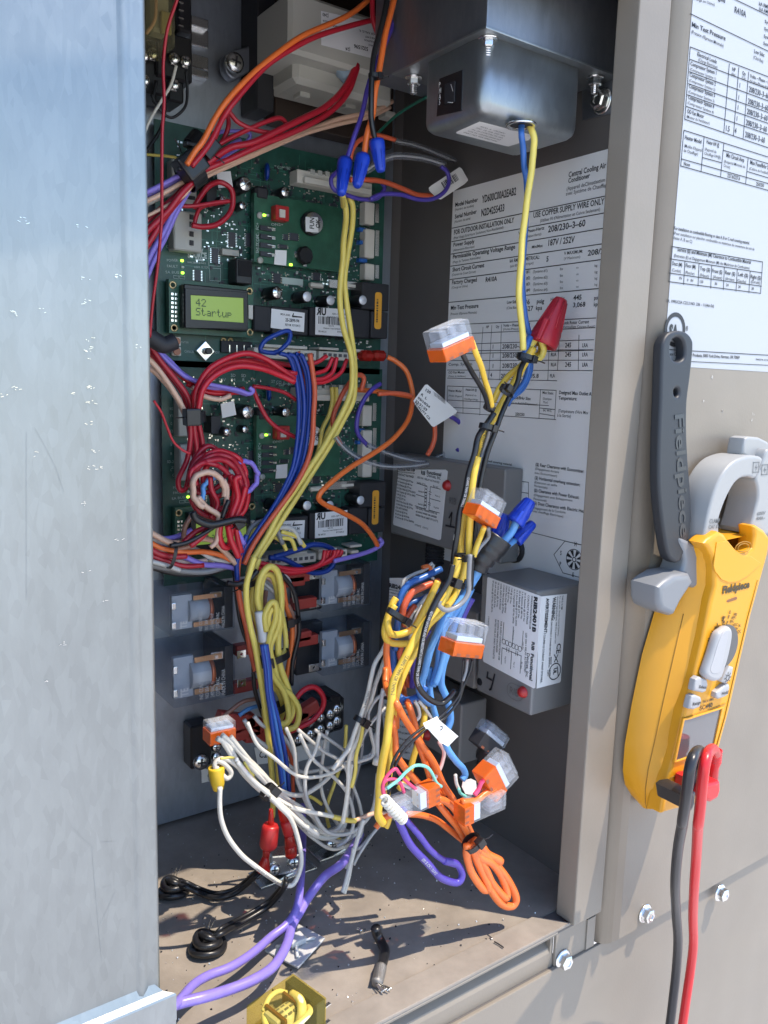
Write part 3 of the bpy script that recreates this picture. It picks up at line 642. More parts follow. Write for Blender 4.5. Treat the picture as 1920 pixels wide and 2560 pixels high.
def qr(I, a, b, s, n=13, c='F'):
    """machine-code print is left as an empty frame of random ticks (no readable code)"""
    return                                                   # machine-readable squares stay blank
    for i in range(n):
        for j in range(n):
            if random.random() < .48:
                x, y = a+s*i/n, b+s*j/n; d = s/n; I.add([I.pl.w(x, y, I.l), I.pl.w(x+d, y, I.l), I.pl.w(x+d, y+d, I.l), I.pl.w(x, y+d, I.l)], [(0, 1, 2, 3)])
def stick(par, c, L, h, m=paper, name='sticker', base=YB):
    pl = Pl((0, base-h-.0004, 0), (1, 0, 0), (0, 0, 1)); return sheet(name, pl, L, m, par, c), pl

b0 = onY(403, 620, YB)
board = thing('control_board', (b0.x, YB, .45), 'upper green circuit board, its display reading 42 Startup', 'circuit board', 'stacked control boards of the cabinet')
A_ = onY(390, 620, YB); Bq = onY(958, 620, YB); T_ = onY(700, 402, YB); Dn = onY(650, 925, YB)
box('circuit_board', (A_.x, YB, Dn.z), (Bq.x, YB+.0018, T_.z+.012), pcb_m, board)
for (x, z) in ((A_.x+.006, T_.z+.004), (Bq.x-.006, Dn.z+.006), (A_.x+.006, Dn.z+.006), (Bq.x-.006, T_.z+.004)): cyl('standoff', (x, YB+.0018, z), (x, .2612, z), .003, zinc, board)
# traces and solder: fine relief joined as one part
bm = bmesh.new(); W_, H_ = Bq.x-A_.x, T_.z-Dn.z
for i in range(900):
    x = A_.x+random.uniform(.015, W_-.012); z = Dn.z+random.uniform(.02, H_)
    if x < A_.x+.09 and z < Dn.z+.085: continue
    s = random.choice(((.0007, .0004), (.0005, .0009), (.0011, .0006)))
    bmbox(bm, (x-s[0], YB-.0007, z-s[1]), (x+s[0], YB-.0001, z+s[1]))
o = finish(bm, 'solder_joints', steel, board); o['kind'] = 'stuff'
bm = bmesh.new()
for i in range(420):
    x = A_.x+random.uniform(.04, W_-.012); z = Dn.z+random.uniform(.03, H_)
    s = random.choice(((.0009, .0013), (.0014, .0009)))
    bmbox(bm, (x-s[0], YB-.0010, z-s[1]), (x+s[0], YB-.0001, z+s[1]))
o = finish(bm, 'small_components', chipm, board); o['kind'] = 'stuff'
bm = bmesh.new()
for i in range(260):
    x = A_.x+random.uniform(.02, W_-.03); z = Dn.z+random.uniform(.02, H_); L = random.uniform(.004, .018); hz = random.random() < .5
    bmbox(bm, (x, YB-.00012, z), (x+(L if hz else .0005), YB-.00002, z+(.0005 if hz else L)))
o = finish(bm, 'copper_traces', mat('trace_green', (.04, .17, .12), .3), board); o['kind'] = 'stuff'
# daughter board
dbd = bb(board, 'daughter_board', 'B', 700, 405, 1218, 800, .006, pcb2_m, 0, YB-.005)
YD2 = YB-.0112
def db(name, *a, **k): return bb(board, name, *a, base=YD2, **k)
sw = db('switch_block', 'B', 830, 432, 908, 522, .009, redp, .0005) if False else bb(board, 'switch_block', 'B', 828, 436, 908, 524, .009, redp, .0005, YD2)
bb(sw, 'switch_slider', 'B', 852, 458, 886, 506, .0015, nylon, .0002, YD2-.009)
cell = onY(*px('B', 1052, 540), YD2-.006); r_ = 60/2.37*mpp(cell)
hd = cyl('battery_holder', (cell.x, YD2, cell.z), (cell.x, YD2-.004, cell.z), r_*1.14, blk, board, 28)
cc = cyl('coin_cell', (cell.x, YD2-.004, cell.z), (cell.x, YD2-.0072, cell.z), r_, steel, board, 32)
s1, pl = stick(board, 'B', [(1005, 502), (1078, 505), (1082, 595), (1006, 590)], .0075, base=YD2)
I = Ink(pl, 'b2'); I.t('FUN', 612, 925, 614, 955, 18, .02) if False else None
a = pl.hit(*px('B', 1018, 572)); I.tl('FUN', a.x+.006, a.y, .0062, d=(0, 1), sx=.8, bold=.02); I.tl('OK', a.x+.012, a.y+.0015, .0062, d=(0, 1), sx=.8, bold=.02); I.done(ink, s1)
p = onY(*px('B', 1008, 730), YD2-.006); r_ = 50/2.37*mpp(p)
ind = lathe('inductor', [(r_*.9, 0), (r_*1.1, .001), (r_*1.1, .0045), (r_*.9, .0065), (0, .0065)], 8, zframe(Vector((p.x, YD2, p.z)), (0, -1, 0)), blk, board, False)
bb(board, 'solder_tab', 'B', 940, 708, 960, 742, .001, steel, 0, YD2); bb(board, 'solder_tab', 'B', 990, 785, 1012, 797, .001, steel, 0, YD2)
for k in range(4): q = bb(board, 'jumper_header', 'B', 738, 556+51*k, 806, 584+51*k, .0022, chipm, 0, YD2); bb(q, 'jumper_pin', 'B', 780, 566+51*k, 826, 571+51*k, .0035, steel, 0, YD2); bb(q, 'jumper_pad', 'B', 806, 572+51*k, 826, 586+51*k, .001, steel, 0, YD2)
chip(board, 'B', 915, 600, 960, 642, 4, YD2); chip(board, 'B', 852, 668, 896, 690, 3, YD2); chip(board, 'B', 880, 606, 902, 640, 3, YD2)
s2, pl = stick(board, 'B', [(825, 698), (893, 702), (890, 792), (818, 784)], .0006, base=YD2)
I = Ink(pl, 'B'); a = pl.hit(*px('B', 838, 766)); qr(I, a.x, a.y, .0098); I.done(ink, s2)
s3, pl = stick(board, 'B', [(478, 238), (560, 232), (575, 325), (488, 332)], .014)
I = Ink(pl, 'B'); a = pl.hit(*px('B', 508, 300)); qr(I, a.x, a.y, .0100); I.done(ink, s3)
# capacitors
for (x, y, r, h, dk) in ((520, 405, 26, .024, blk), (647, 308, 39, .020, clearp), (632, 435, 21, .012, blk), (885, 355, 27, .018, blk), (838, 952, 33, .020, blk), (1014, 975, 30, .020, blk), (1153, 997, 29, .020, blk), (1344, 996, 28, .021, blk)):
    capac(board, 'B', x, y, r*1.17/2.37, h, blk if dk is clearp else dk, top=mat('cap_top_pale', (.72, .74, .78), .35, .3) if r in (30, 29, 28) else steel, vent=r not in (30, 29, 28))
for (x, y, w_, h_) in ((420, 300, 60, 110), (1000, 0, 0, 0))[:1]: bb(board, 'heat_sink', 'B', 420, 310, 478, 420, .016, blkm)
bb(board, 'choke_coil', 'B', 712, 320, 790, 400, .012, blkm, .002)
disc = lathe('disc_capacitor', [(0, -.0022), (.006, -.0015), (.0072, 0), (.006, .0015), (0, .0022)], 18, zframe(onY(*px('B', 775, 235), YB-.007), (.9, -.3, 0)), mat('blue_ceramic', (.005, .04, .28), .3), board)
for a_ in ((870, 400, 915, 432, 4), (1020, 405, 1058, 460, 6), (1155, 425, 1190, 485, 6)): chip(board, 'B', *a_)
for a_ in ((552, 595, 590, 680, 9), (655, 600, 690, 680, 8), (452, 690, 488, 778, 8), (350, 818, 385, 882, 7), (1052, 834, 1092, 878, 4), (1192, 735, 1212, 775, 5), (818, 838, 858, 895, 4)): chip(board, 'B', *a_)
# headers and plugs
hp = bb(board, 'plug_housing', 'B', 955, 262, 1400, 342, .014, nylon, .0006)
for k in range(9): bb(hp, 'plug_slot', 'B', 1035+44*k, 222+6*k, 1062+44*k, 250+6*k, .0145, nylong, .0003)
bb(hp, 'plug_rail', 'B', 1000, 300, 1398, 336, .018, nylon, .0004)
for (y0, y1) in ((415, 548), (575, 745), (780, 878)): q = bb(board, 'side_header', 'B', 1358, y0, 1415, y1, .010, nylon, .0008); bb(q, 'header_pins', 'B', 1418, y0+8, 1440, y1-10, .002, steel)
for y in (578, 655, 760): bb(board, 'blue_component', 'B', 1325, y-12, 1372, y+12, .006, mat('blue_plastic', (.02, .12, .42), .4), .0005)
tb = bb(board, 'terminal_plug', 'B', 225, 470, 392, 705, .014, nylong, .0010)
for y in (505, 548, 606, 658): bb(tb, 'terminal_opening', 'B', 318, y-16, 342, y+14, .0004, blkm, 0, YB-.0142)
tb2 = bb(board, 'terminal_plug', 'B', 215, 170, 360, 420, .012, nylong, .0008)
for y in (300, 345, 392): bb(tb2, 'terminal_opening', 'B', 300, y-14, 352, y+8, .0004, blkm, 0, YB-.0122)
j = bb(board, 'phone_socket', 'B', 592, 752, 690, 900, .016, blk, .0008)
bb(j, 'socket_opening', 'B', 606, 762, 684, 856, .0004, mat('socket_dark', (.004, .004, .006), .8), 0, YB-.0162)
bb(board, 'small_header', 'B', 512, 695, 612, 732, .006, nylong, .0004)
bb(board, 'pin_header', 'B', 866, 866, 990, 905, .0012, silk)
bb(board, 'fuse', 'B', 1038, 893, 1116, 922, .006, nylon, .001); us = bb(board, 'usb_socket', 'B', 1145, 880, 1312, 932, .008, steel, .0004); bb(us, 'usb_tongue', 'B', 1230, 902, 1302, 918, .0006, nylon, 0, YB-.0082)
# relays at the foot of the board
for a_ in ((700, 1030, 800, 1180), (806, 1040, 1020, 1200), (1030, 1040, 1110, 1210), (1115, 1045, 1270, 1215), (1275, 1050, 1385, 1220)): bb(board, 'board_relay', 'B', *a_, .016, blkm, .0008)
bb(board, 'board_relay', 'B', 1340, 895, 1500, 1055, .020, blkm, .0008); bb(board, 'board_relay', 'B', 1395, 1065, 1492, 1222, .020, blkm, .0008)
s, pl = stick(board, 'B', [(803, 1046), (1000, 1072), (995, 1186), (798, 1160)], .017)
I = Ink(pl, 'B'); I.t('MDA A000', 855, 1084, 912, 1092, 12, .01); I.t('25-2899-94', 884, 1122, 966, 1130, 20, .02); I.t('REV M  RY10413', 882, 1148, 972, 1156, 14, .01)
I.poly([(922, 1092), (932, 1072), (936, 1072), (932, 1088), (984, 1094), (984, 1101), (926, 1098)]); a = pl.hit(*px('B', 832, 1140)); qr(I, a.x, a.y, .0105, 12); I.done(ink, s)
s, pl = stick(board, 'B', [(1064, 1038), (1262, 1052), (1260, 1214), (1062, 1200)], .017)
I = Ink(pl, 'B'); V, Fc = glyphs('UR', .04); a = pl.hit(*px('B', 1126, 1086)); I.add([pl.w(a.x-v.x*.0072, a.y+v.y*.0085, .00025) for v in V], [tuple(reversed(f)) for f in Fc])
I.t('SD-SP123', 1162, 1082, 1240, 1086, 10, .01); I.t('JOHNSON CONTROLS', 1132, 1100, 1240, 1106, 10, .01); a = pl.hit(*px('B', 1080, 1136)); b = pl.hit(*px('B', 1240, 1104)); I.bars(a.x, a.y, b.x, b.y, 30)
I.t('643192', 1140, 1152, 1172, 1154, 8, .01); I.t('Patents: http://jciipat.com', 1110, 1166, 1230, 1172, 9, .01); I.t('FB 44131', 1080, 1186, 1126, 1189, 11, .015); I.t('RY10413', 1192, 1188, 1240, 1192, 10, .015); I.done(ink, s)
pl = Pl((0, YB-.0206, 0), (1, 0, 0), (0, 0, 1)); a = pl.hit(*px('B', 1412, 1166)); b = pl.hit(*px('B', 1458, 952))
s = sheet('orange_label', pl, rrect(a.x, a.y, b.x, b.y, .0025), mat('orange_label_paper', (.72, .34, .03), .5), board, raw=True)
I = Ink(pl); 
z = a.y+.006
while z < b.y-.006:
    h = random.choice((.0006, .001, .0016)); I.add([pl.w(*q, .0003) for q in ((a.x+.0035, z), (b.x-.006, z), (b.x-.006, z+h), (a.x+.0035, z+h))], [(0, 1, 2, 3)]); z += h+random.choice((.0006, .0009))
I.done(ink, s)
# display module
lcdb = bb(board, 'display_board', 'B', 196, 895, 696, 1205, .0065, pcb2_m, 0, YB-.0045)
YL = YB-.0112
lf = bb(lcdb, 'display_bezel', 'B', 285, 918, 665, 1170, .010, blk, .0008, YL)
prism('bezel_lip', Pl((0, YL-.0110, 0), (1, 0, 0), (0, 0, 1)), [(292, 926), (660, 950), (664, 1170), (294, 1160)], [[(325, 966), (638, 984), (640, 1130), (328, 1110)]], .0012, .0003, blk, lcdb, 'B')
sc_ = sheet('display_glass', Pl((0, YL-.0102, 0), (1, 0, 0), (0, 0, 1)), [(318, 960), (645, 978), (647, 1136), (322, 1116)], emis('lcd_green', (.20, .30, .05), .22), lcdb, 'B')
I = Ink(Pl((0, YL-.0104, 0), (1, 0, 0), (0, 0, 1)), 'B')
FONT = {'4': '00010 00110 01010 10010 11111 00010 00010', '2': '01110 10001 00001 00010 00100 01000 11111', 'S': '01111 10000 10000 01110 00001 00001 11110', 't': '01000 01000 11100 01000 01000 01001 00110', 'a': '00000 00000 01110 00001 01111 10001 01111', 'r': '00000 00000 10110 11001 10000 10000 10000', 'u': '00000 00000 10001 10001 10001 10011 01101', 'p': '00000 00000 11110 10001 11110 10000 10000'}
def lcd(txt, x0, y0, x1, y1, hp):
    a = I.pl.hit(*px('B', x0, y0)); b = I.pl.hit(*px('B', x1, y1)); hh = I.pl.hit(*px('B', x0, y0-hp)).y-a.y; cw = (b.x-a.x)/len(txt); dx = cw/6; dy = hh/7
    for k, ch in enumerate(txt):
        for rI, row in enumerate(FONT[ch].split()):
            for cI, bit in enumerate(row):
                if bit == '1':
                    X = a.x+k*cw+cI*dx; Z = a.y+(6-rI)*dy; I.add([I.pl.w(q, w_, .0001) for q, w_ in ((X, Z), (X+dx*.9, Z), (X+dx*.9, Z+dy*.9), (X, Z+dy*.9))], [(0, 1, 2, 3)])
lcd('42', 355, 1031, 420, 1034, 46); lcd('Startup', 355, 1086, 572, 1098, 46)
I.done(mat('lcd_ink', (.02, .05, .045), .5), lcdb)
for (x, y) in ((220, 905), (228, 1160), (675, 942), (678, 1186)):
    p = onY(*px('B', x, y), YL-.0004); lathe('mounting_hole', [(.0016, 0), (.0016, .0004), (.0030, .0004), (.0032, 0)], 18, zframe(p+Vector((0, .0006, 0)), (0, -1, 0)), mat('gold_pad', (.55, .42, .22), .35, .8), lcdb)
bm = bmesh.new()
for i in range(7):
    for k in range(2):
        p = onY(*px('B', 214+22*k, 960+26*i+2*k), YL-.0003); bmbox(bm, (p.x-.0009, YL-.0009, p.z-.0009), (p.x+.0009, YL, p.z+.0009))
finish(bm, 'solder_pins', steel, lcdb)['kind'] = 'stuff'
bb(lcdb, 'bezel_clip', 'B', 668, 1025, 694, 1108, .004, nylon, .0003, YL)
# buttons, joystick, leds
for (x, y) in ((240, 1240), (242, 1300)):
    q = bb(board, 'push_button', 'B', x-26, y-28, x+26, y+26, .004, nylon, .0004); p = onY(*px('B', x+2, y), YB-.006); cyl('button_cap', (p.x, YB-.004, p.z), (p.x, YB-.0065, p.z), .0030, mat('copper_button', (.42, .16, .08), .4), q)
p = onY(*px('B', 408, 1298), YB-.003); Mj = Matrix.Translation(Vector((p.x, YB-.002, p.z))) @ Matrix.Rotation(R(45), 4, 'Y')
jo = box('joystick_base', (-.0058, -.003, -.0058), (.0058, .002, .0058), steel, board, .0005, Mj); cyl('joystick_knob', (p.x+.001, YB-.004, p.z), (p.x+.001, YB-.010, p.z), .0028, blk, jo)
gl = emis('green_led', (.45, 1, .05), 1.6); lo = mat('unlit_led', (.5, .52, .5), .3)
for (x, y, on, base) in ((275, 762, 1, YB), (278, 800, 0, YB), (278, 834, 1, YB), (762, 492, 1, YD2), (782, 492, 0, YD2), (920, 786, 1, YD2)): bb(board, 'status_led', 'B', x-8, y-7, x+8, y+7, .0014, gl if on else lo, .0003, base)
for (x, y) in ((732, 494), (734, 760)):
    p = onY(*px('B', x, y), YD2); o = lathe('slotted_screw', [(.0028, 0), (.0026, .0012), (.001, .0016), (0, .0016)], 16, zframe(p, (0, -1, 0)), nylong, board)
for (x, y) in ((518, 1235), (560, 1237)):
    p = onY(*px('B', x, y), YB); lathe('test_pad', [(.0010, 0), (.0010, .0005), (.0026, .0005), (.0027, 0)], 16, zframe(p, (0, -1, 0)), mat('gold_pad', (.55, .42, .22), .35, .8), board)
for k in range(4): bb(board, 'header_pin', 'B', 552+43*k, 1262, 558+43*k, 1304, .005, steel)
bb(board, 'pin_block', 'B', 505, 1240, 690, 1310, .003, blkm, .0003)
# lower row of white plugs
I = Ink(PB, 'B'); t = I.t
t('SOURCE', 306, 744, 420, 750, 34, .05); I.poly([(362, 712), (398, 690), (392, 718), (362, 722)]); I.poly([(348, 762), (400, 766), (398, 752), (352, 750)]); t('HVAC SERVICE PARTS', 304, 776, 414, 784, 10, .01)
t('POWER', 182, 768, 248, 768, 16, .0); t('FAULT', 182, 802, 248, 804, 16, .0); t('SA BUS', 174, 838, 254, 840, 16, .0); t('CANCEL', 286, 1306, 345, 1310, 14, 0); t('C', 178, 688, 190, 688, 18, 0); t('22', 172, 636, 196, 636, 14, 0)
t('T COM SBD', 820, 214, 918, 224, 16, .0); t('ENTER', 262, 1250, 312, 1252, 11, 0); t('JOY', 466, 1312, 494, 1314, 14, 0); t('USER GUIDE', 344, 806, 430, 808, 12, 0)
for r_ in ((222, 850, 252, 866), (258, 852, 288, 868), (436, 806, 500, 880), (430, 684, 500, 792)):
    x0, y0, x1, y1 = r_; I.ln(x0, y0, x1, y0+4, .0003); I.ln(x0, y1, x1, y1+4, .0003); I.ln(x0, y0, x0, y1, .0003); I.ln(x1, y0, x1, y1, .0003)
I.done(silk, board, 'printed_legend')
I = Ink(Pl((0, YD2-.0001, 0), (1, 0, 0), (0, 0, 1)), 'B'); t = I.t
t('ON2+', 800, 556, 872, 556, 16, 0)
for s_, y in (('FC+', 600), ('FC-', 650), ('COM', 686), ('SHLD', 738)):
    a = I.pl.hit(*px('B', 728, y-18)); I.tl(s_, a.x, a.y, .0042, d=(0, 1), flip=1, sx=.8, bold=0)
I.done(silk, board, 'printed_legend')
# white plugs under the boards
def plugrow(y, par, slots, c='C', n=0):
    pass
hA = bb(board, 'plug_housing', 'C', 700, 124, 1070, 184, .016, nylon, .0006)
bb(hA, 'plug_rail', 'C', 760, 102, 1016, 120, .019, nylon, .0004)
for k in range(10): bb(hA, 'plug_slot', 'C', 728+34*k, 132+2.2*k, 748+34*k, 152+2.2*k, .0005, mat('slot_shadow', (.10, .10, .11), .6), 0, YB-.0162)
hB = bb(board, 'plug_housing', 'C', 1085, 140, 1262, 190, .016, nylon, .0006)
bb(hB, 'plug_rail', 'C', 1086, 116, 1202, 130, .019, nylon, .0004)
for k in range(5): bb(hB, 'plug_slot', 'C', 1112+30*k, 148+2*k, 1130+30*k, 166+2*k, .0005, MATS['slot_shadow'], 0, YB-.0162)
hC = bb(board, 'plug_housing', 'C', 1280, 126, 1352, 142, .016, nylon, .0004); bb(hC, 'plug_rail', 'C', 1285, 166, 1332, 184, .014, nylon, .0004)
# the second board: a copy lower down
bpy.context.view_layer.update()
board2 = copy_tree(board); DZ = -.1835
board2.location.z += DZ; board2.location.x += .003
board2['label'] = 'lower green circuit board, half hidden behind the coiled red and blue wires'
kill = []
for ch in list(board2.children):
    if ch.name.split('.')[0] in ('orange_label',) : pass

# silkscreen words between the boards
lw = Ink(Pl((0, YB-.0002, 0), (1, 0, 0), (0, 0, 1)), 'C'); t = lw.t
t('C  24V', 455, 314, 530, 316, 18, 0); t('SD', 560, 288, 588, 290, 18, 0); t('24', 558, 314, 588, 316, 18, 0); t('SD', 622, 290, 650, 292, 18, 0); t('R', 628, 314, 642, 316, 18, 0); t('R', 690, 316, 704, 318, 18, 0); t('ST COM', 800, 324, 876, 334, 18, 0)
for s_, y in (('W2', 486), ('Y1', 528), ('G', 574), ('Y2', 618), ('X', 700), ('R', 752), ('SD-24', 800), ('C', 848)): t(s_, 208-5*len(s_), y, 208+5*len(s_), y, 16, 0)
lw.done(silk, board2, 'printed_legend')

# ------------------------------------------------------------------ sealed relays on the back plate
def cube_relay(c, x0, y0, x1, y1, yf, dep, label, sides=1, par=None):
    a = onY(*px(c, x0, (y0+y1)/2), yf); b = onY(*px(c, x1, (y0+y1)/2), yf); t_ = onY(*px(c, (x0+x1)/2, y0), yf).z; d = onY(*px(c, (x0+x1)/2, y1), yf).z
    X0, X1, Z0, Z1 = a.x, b.x, d, t_; W = X1-X0; H = Z1-Z0
    r = thing('relay', (X0, yf+dep, Z0), label, 'relay', 'clear cased relays on the back plate')
    box('relay_cover', (X0, yf, Z0), (X1, yf+dep, Z1), smoke, r, .0022)
    box('relay_base', (X1-W*.16, yf+.0025, Z0+.001), (X1-.0012, yf+dep-.001, Z1-.001), blkm, r, .0006)
    box('coil_plate', (X0+W*.05, yf+.007, Z0+H*.12), (X0+W*.36, yf+.012, Z1-H*.12), mat('coil_grey', (.42, .44, .47), .5), r, .0004)
    cyl('relay_coil', (X0+W*.30, yf+.011, (Z0+Z1)/2), (X0+W*.62, yf+.011, (Z0+Z1)/2), H*.26, mat('coil_tape', (.45, .47, .50), .5), r, 20)
    cyl('coil_winding', (X0+W*.60, yf+.011, (Z0+Z1)/2), (X0+W*.66, yf+.011, (Z0+Z1)/2), H*.28, mat('coil_copper', (.45, .14, .07), .35, .5), r, 20)
    for z in (Z0+H*.2, Z1-H*.2):
        cs = box('contact_spring', (X0+W*.36, yf+.004, z-H*.05), (X0+W*.80, yf+.0048, z+H*.05), mat('phosphor_bronze', (.62, .36, .2), .3, .9), r); cyl('contact_rivet', (X0+W*.70, yf+.004, z), (X0+W*.70, yf+.0025, z), H*.035, steel, cs, 10)
        box('spring_seat', (X0+W*.64, yf+.0052, z-H*.07), (X0+W*.84, yf+.007, z+H*.07), steel, r, .0003)
    for z in (Z0+H*.25, Z0+H*.68): box('contact_rivet', (X0+W*.03, yf+.0035, z-H*.07), (X0+W*.09, yf+.006, z+H*.07), steel, r, .0004)
    I = Ink(Pl((0, yf-.0002, 0), (1, 0, 0), (0, 0, 1)))
    for k, s_ in enumerate(('IND CONT EQ', 'NO 30A', '240VAC 1HP', 'COIL 24VAC', 'MADE IN CHINA')): I.tl(s_, X0+W*(.46+.09*k), Z0+H*.08, H*.11, d=(0, 1), sx=.6, bold=0)
    I.tl('TE', X0+W*.22, Z0+H*.2, H*.2, d=(0, 1), bold=.03); I.done(mat('pale_print', (.5, .5, .5), .5), r)
    return r, (X0, X1, Z0, Z1)
for c, x0, y0, x1, y1, yf, dep, lb, tabs in (('D', 212, 292, 590, 556, .205, .05, 'clear cased relay nearest the door, upper of the left pair', ()),
        ('D', 222, 650, 592, 965, .205, .05, 'clear cased relay nearest the door, lower of the left pair', ((600, 655, 652, 700), (602, 826, 652, 870))),
        ('D', 1108, 150, 1400, 410, .225, .034, 'clear cased relay right of the yellow coil, upper of the right pair', ((1030, 200, 1086, 232), (1030, 358, 1086, 402))),
        ('D', 1110, 505, 1398, 780, .225, .034, 'clear cased relay right of the yellow coil, lower of the right pair', ((1028, 565, 1086, 614), (1026, 735, 1084, 778)))):
    r, (X0, X1, Z0, Z1) = cube_relay(c, x0, y0, x1, y1, yf, dep, lb)
    for (a0, b0_, a1, b1_) in tabs:
        p = onY(*px(c, a0, (b0_+b1_)/2), yf+.012); q = onY(*px(c, a1, (b0_+b1_)/2), yf+.012); z = onY(*px(c, (a0+a1)/2, b1_), yf+.012).z; z2 = onY(*px(c, (a0+a1)/2, b0_), yf+.012).z
        prism('spade_terminal', Pl((0, yf+.012, 0), (1, 0, 0), (0, 0, 1)), [(p.x, z), (q.x, z), (q.x, z2), (p.x, z2)], [[((p.x+q.x)/2+.0012*math.cos(k), (z+z2)/2+.0012*math.sin(k)) for k in range(6)]], .0009, .0002, steel, r, raw=True)
    if tabs and x0 > 1000:
        bb(r, 'relay_bracket', c, 950, y0-10, 1105, y1+10, .012, blkm, .001, .2613)

# ------------------------------------------------------------------ upper left: rail, socket, amber relay
rail = thing('mounting_rail', onY(*px('A', 380, 280), .255), 'slotted zinc mounting rail behind the black relay socket', 'rail')
for y0, y1, h in ((100, 160, .010), (165, 275, .004), (325, 405, .004), (408, 455, .010)): bb(rail, 'rail_strip', 'A', 325, y0, 432, y1, h, zinc, .0008, .2613)
so = thing('relay_socket', onY(*px('A', 200, 300), .24), 'black relay socket with bright terminal screws at the top left', 'socket')
for a_ in ((250, -60, 332, 190, .030), (120, 200, 335, 470, .034), (40, 240, 200, 560, .030), (190, 455, 285, 605, .028)): bb(so, 'socket_body', 'A', *a_, blk, .0015, .255)
for (x, y) in ((98, 318), (225, 345), (292, 362), (225, 500), (45, 330), (48, 475)):
    p = onY(*px('A', x, y), .218); phillips('terminal_screw', p, (-.3, -1, .1), .0042, so, steel)
    bb(so, 'terminal_clamp', 'A', x-18, y+14, x+18, y+40, .0015, steel, .0004, .2195)
for k in range(4): bb(so, 'socket_contact', 'A', 254, 10+46*k, 282, 20+46*k, .0006, steel, 0, .2249)
ar = thing('amber_relay', onY(*px('A', 130, 130), .22), 'amber cased relay plugged in the black socket at the top left', 'relay')
bb(ar, 'relay_cover', 'A', 38, -120, 238, 272, .030, clear('amber_dim', (.80, .76, .55), .16, .1, (.30, .28, .18)), .003, .222)
bb(ar, 'relay_coil', 'A', 90, -60, 200, 190, .014, cream, .002, .220); bb(ar, 'contact_block', 'A', 150, 66, 214, 200, .004, mat('contact_tan', (.4, .34, .16), .4), .0008, .204)
tube('lead_wire', pts('A', [(60, 200), (110, 120), (120, 0)], .2), .0012, wm('peach'), ar)
# screw and clip by the transformer
cl = thing('cable_clamp', onY(*px('A', 600, 380), .255), 'steel cable clamp with a cross slot screw on the back plate', 'clamp')
prism('clamp_strap', Pl((0, .245, 0), (1, 0, 0), (0, 0, 1)), smoothpoly([(520, 350), (560, 300), (640, 280), (720, 262), (750, 300), (700, 400), (630, 450), (580, 470), (535, 430)], 3), [], .010, .0015, gv_dark, cl, 'A')
phillips('clamp_screw', onY(*px('A', 582, 372), .2340), (0, -1, 0), .0080, cl)

# ------------------------------------------------------------------ transformer with white bobbin cover, 5321596
tr = thing('transformer', onY(*px('A', 1200, 300), .26), 'white cased transformer marked 5321596 on a dark laminated core', 'transformer')
bb(tr, 'laminated_core', 'A', 826, -120, 1535, 800, .018, brown, .001, .258)
bb(tr, 'core_flange', 'A', 718, -120, 822, 655, .030, mat('core_black', (.02, .02, .024), .5), .001, .2605)
P0 = .178
bb(tr, 'bobbin_cover', 'A', 908, 36, 1545, 395, .058, cream, .003, P0+.058)
bb(tr, 'bobbin_cover', 'A', 940, 350, 1530, 560, .045, cream, .004, P0+.062)
for x in (975, 1245, 1480): bb(tr, 'cover_clip', 'A', x, 535+(x-975)*.24, x+60, 575+(x-975)*.24, .012, cream, .0008, P0+.045)
pl = Pl((0, P0-.0004, 0), (1, 0, 0), (0, 0, 1))
s = sheet('rating_label', pl, [(1097, 64), (1545, 165), (1545, 384), (1098, 266)], paper, tr, 'A')
I = Ink(pl, 'A'); V0 = Ink.t
def up(txt, x0, y0, x1, y1, hpx, bold=.015):                # this label is mounted upside down
    a = pl.hit(*px('A', x1, y1)); b = pl.hit(*px('A', x0, y0)); d = b-a; L = d.length; d.normalize(); nrm = Vector((-d.y, d.x)); hh = abs((pl.hit(*px('A', x0, y0-hpx))-pl.hit(*px('A', x0, y0))).y)
    V, Fc = glyphs(txt, bold); wd = max(v.x for v in V); I.add([pl.w(*(a+d*(v.x*L/wd)+nrm*(v.y*hh/.7)), .0003) for v in V], Fc)
up('|240', 1104, 76, 1140, 86, 20); up('5321596', 1290, 262, 1374, 282, 22, .03); up('|24', 1240, 280, 1268, 286, 20); up('ROCK FALLS, IL', 1320, 176, 1436, 204, 12); up('INSULATION', 1352, 232, 1420, 248, 10); up('CLASS 2 WET', 1356, 212, 1428, 228, 10)
up('MADE IN', 1150, 146, 1196, 156, 10); up('5023', 1106, 118, 1142, 126, 10); up('24 VAC', 1376, 262, 1440, 276, 10); up('COM|', 1492, 340, 1530, 350, 20); up('COIL 40VA', 1496, 190, 1540, 200, 16); up('CLASS 2', 1482, 234, 1530, 244, 10)
I.poly([(1122, 176), (1166, 186), (1164, 200), (1140, 194), (1136, 202), (1120, 196)]); I.done(ink, s)
bm = bmesh.new(); bmesh.ops.create_icosphere(bm, subdivisions=2, radius=.009)
for v in bm.verts: v.co += Vector([random.uniform(-.0022, .0022) for _ in range(3)])
bmesh.ops.translate(bm, verts=bm.verts, vec=onY(*px('A', 1240, 420), P0+.012)); finish(bm, 'silicone_blob', mat('blue_silicone', (.32, .42, .52), .3), tr, True)

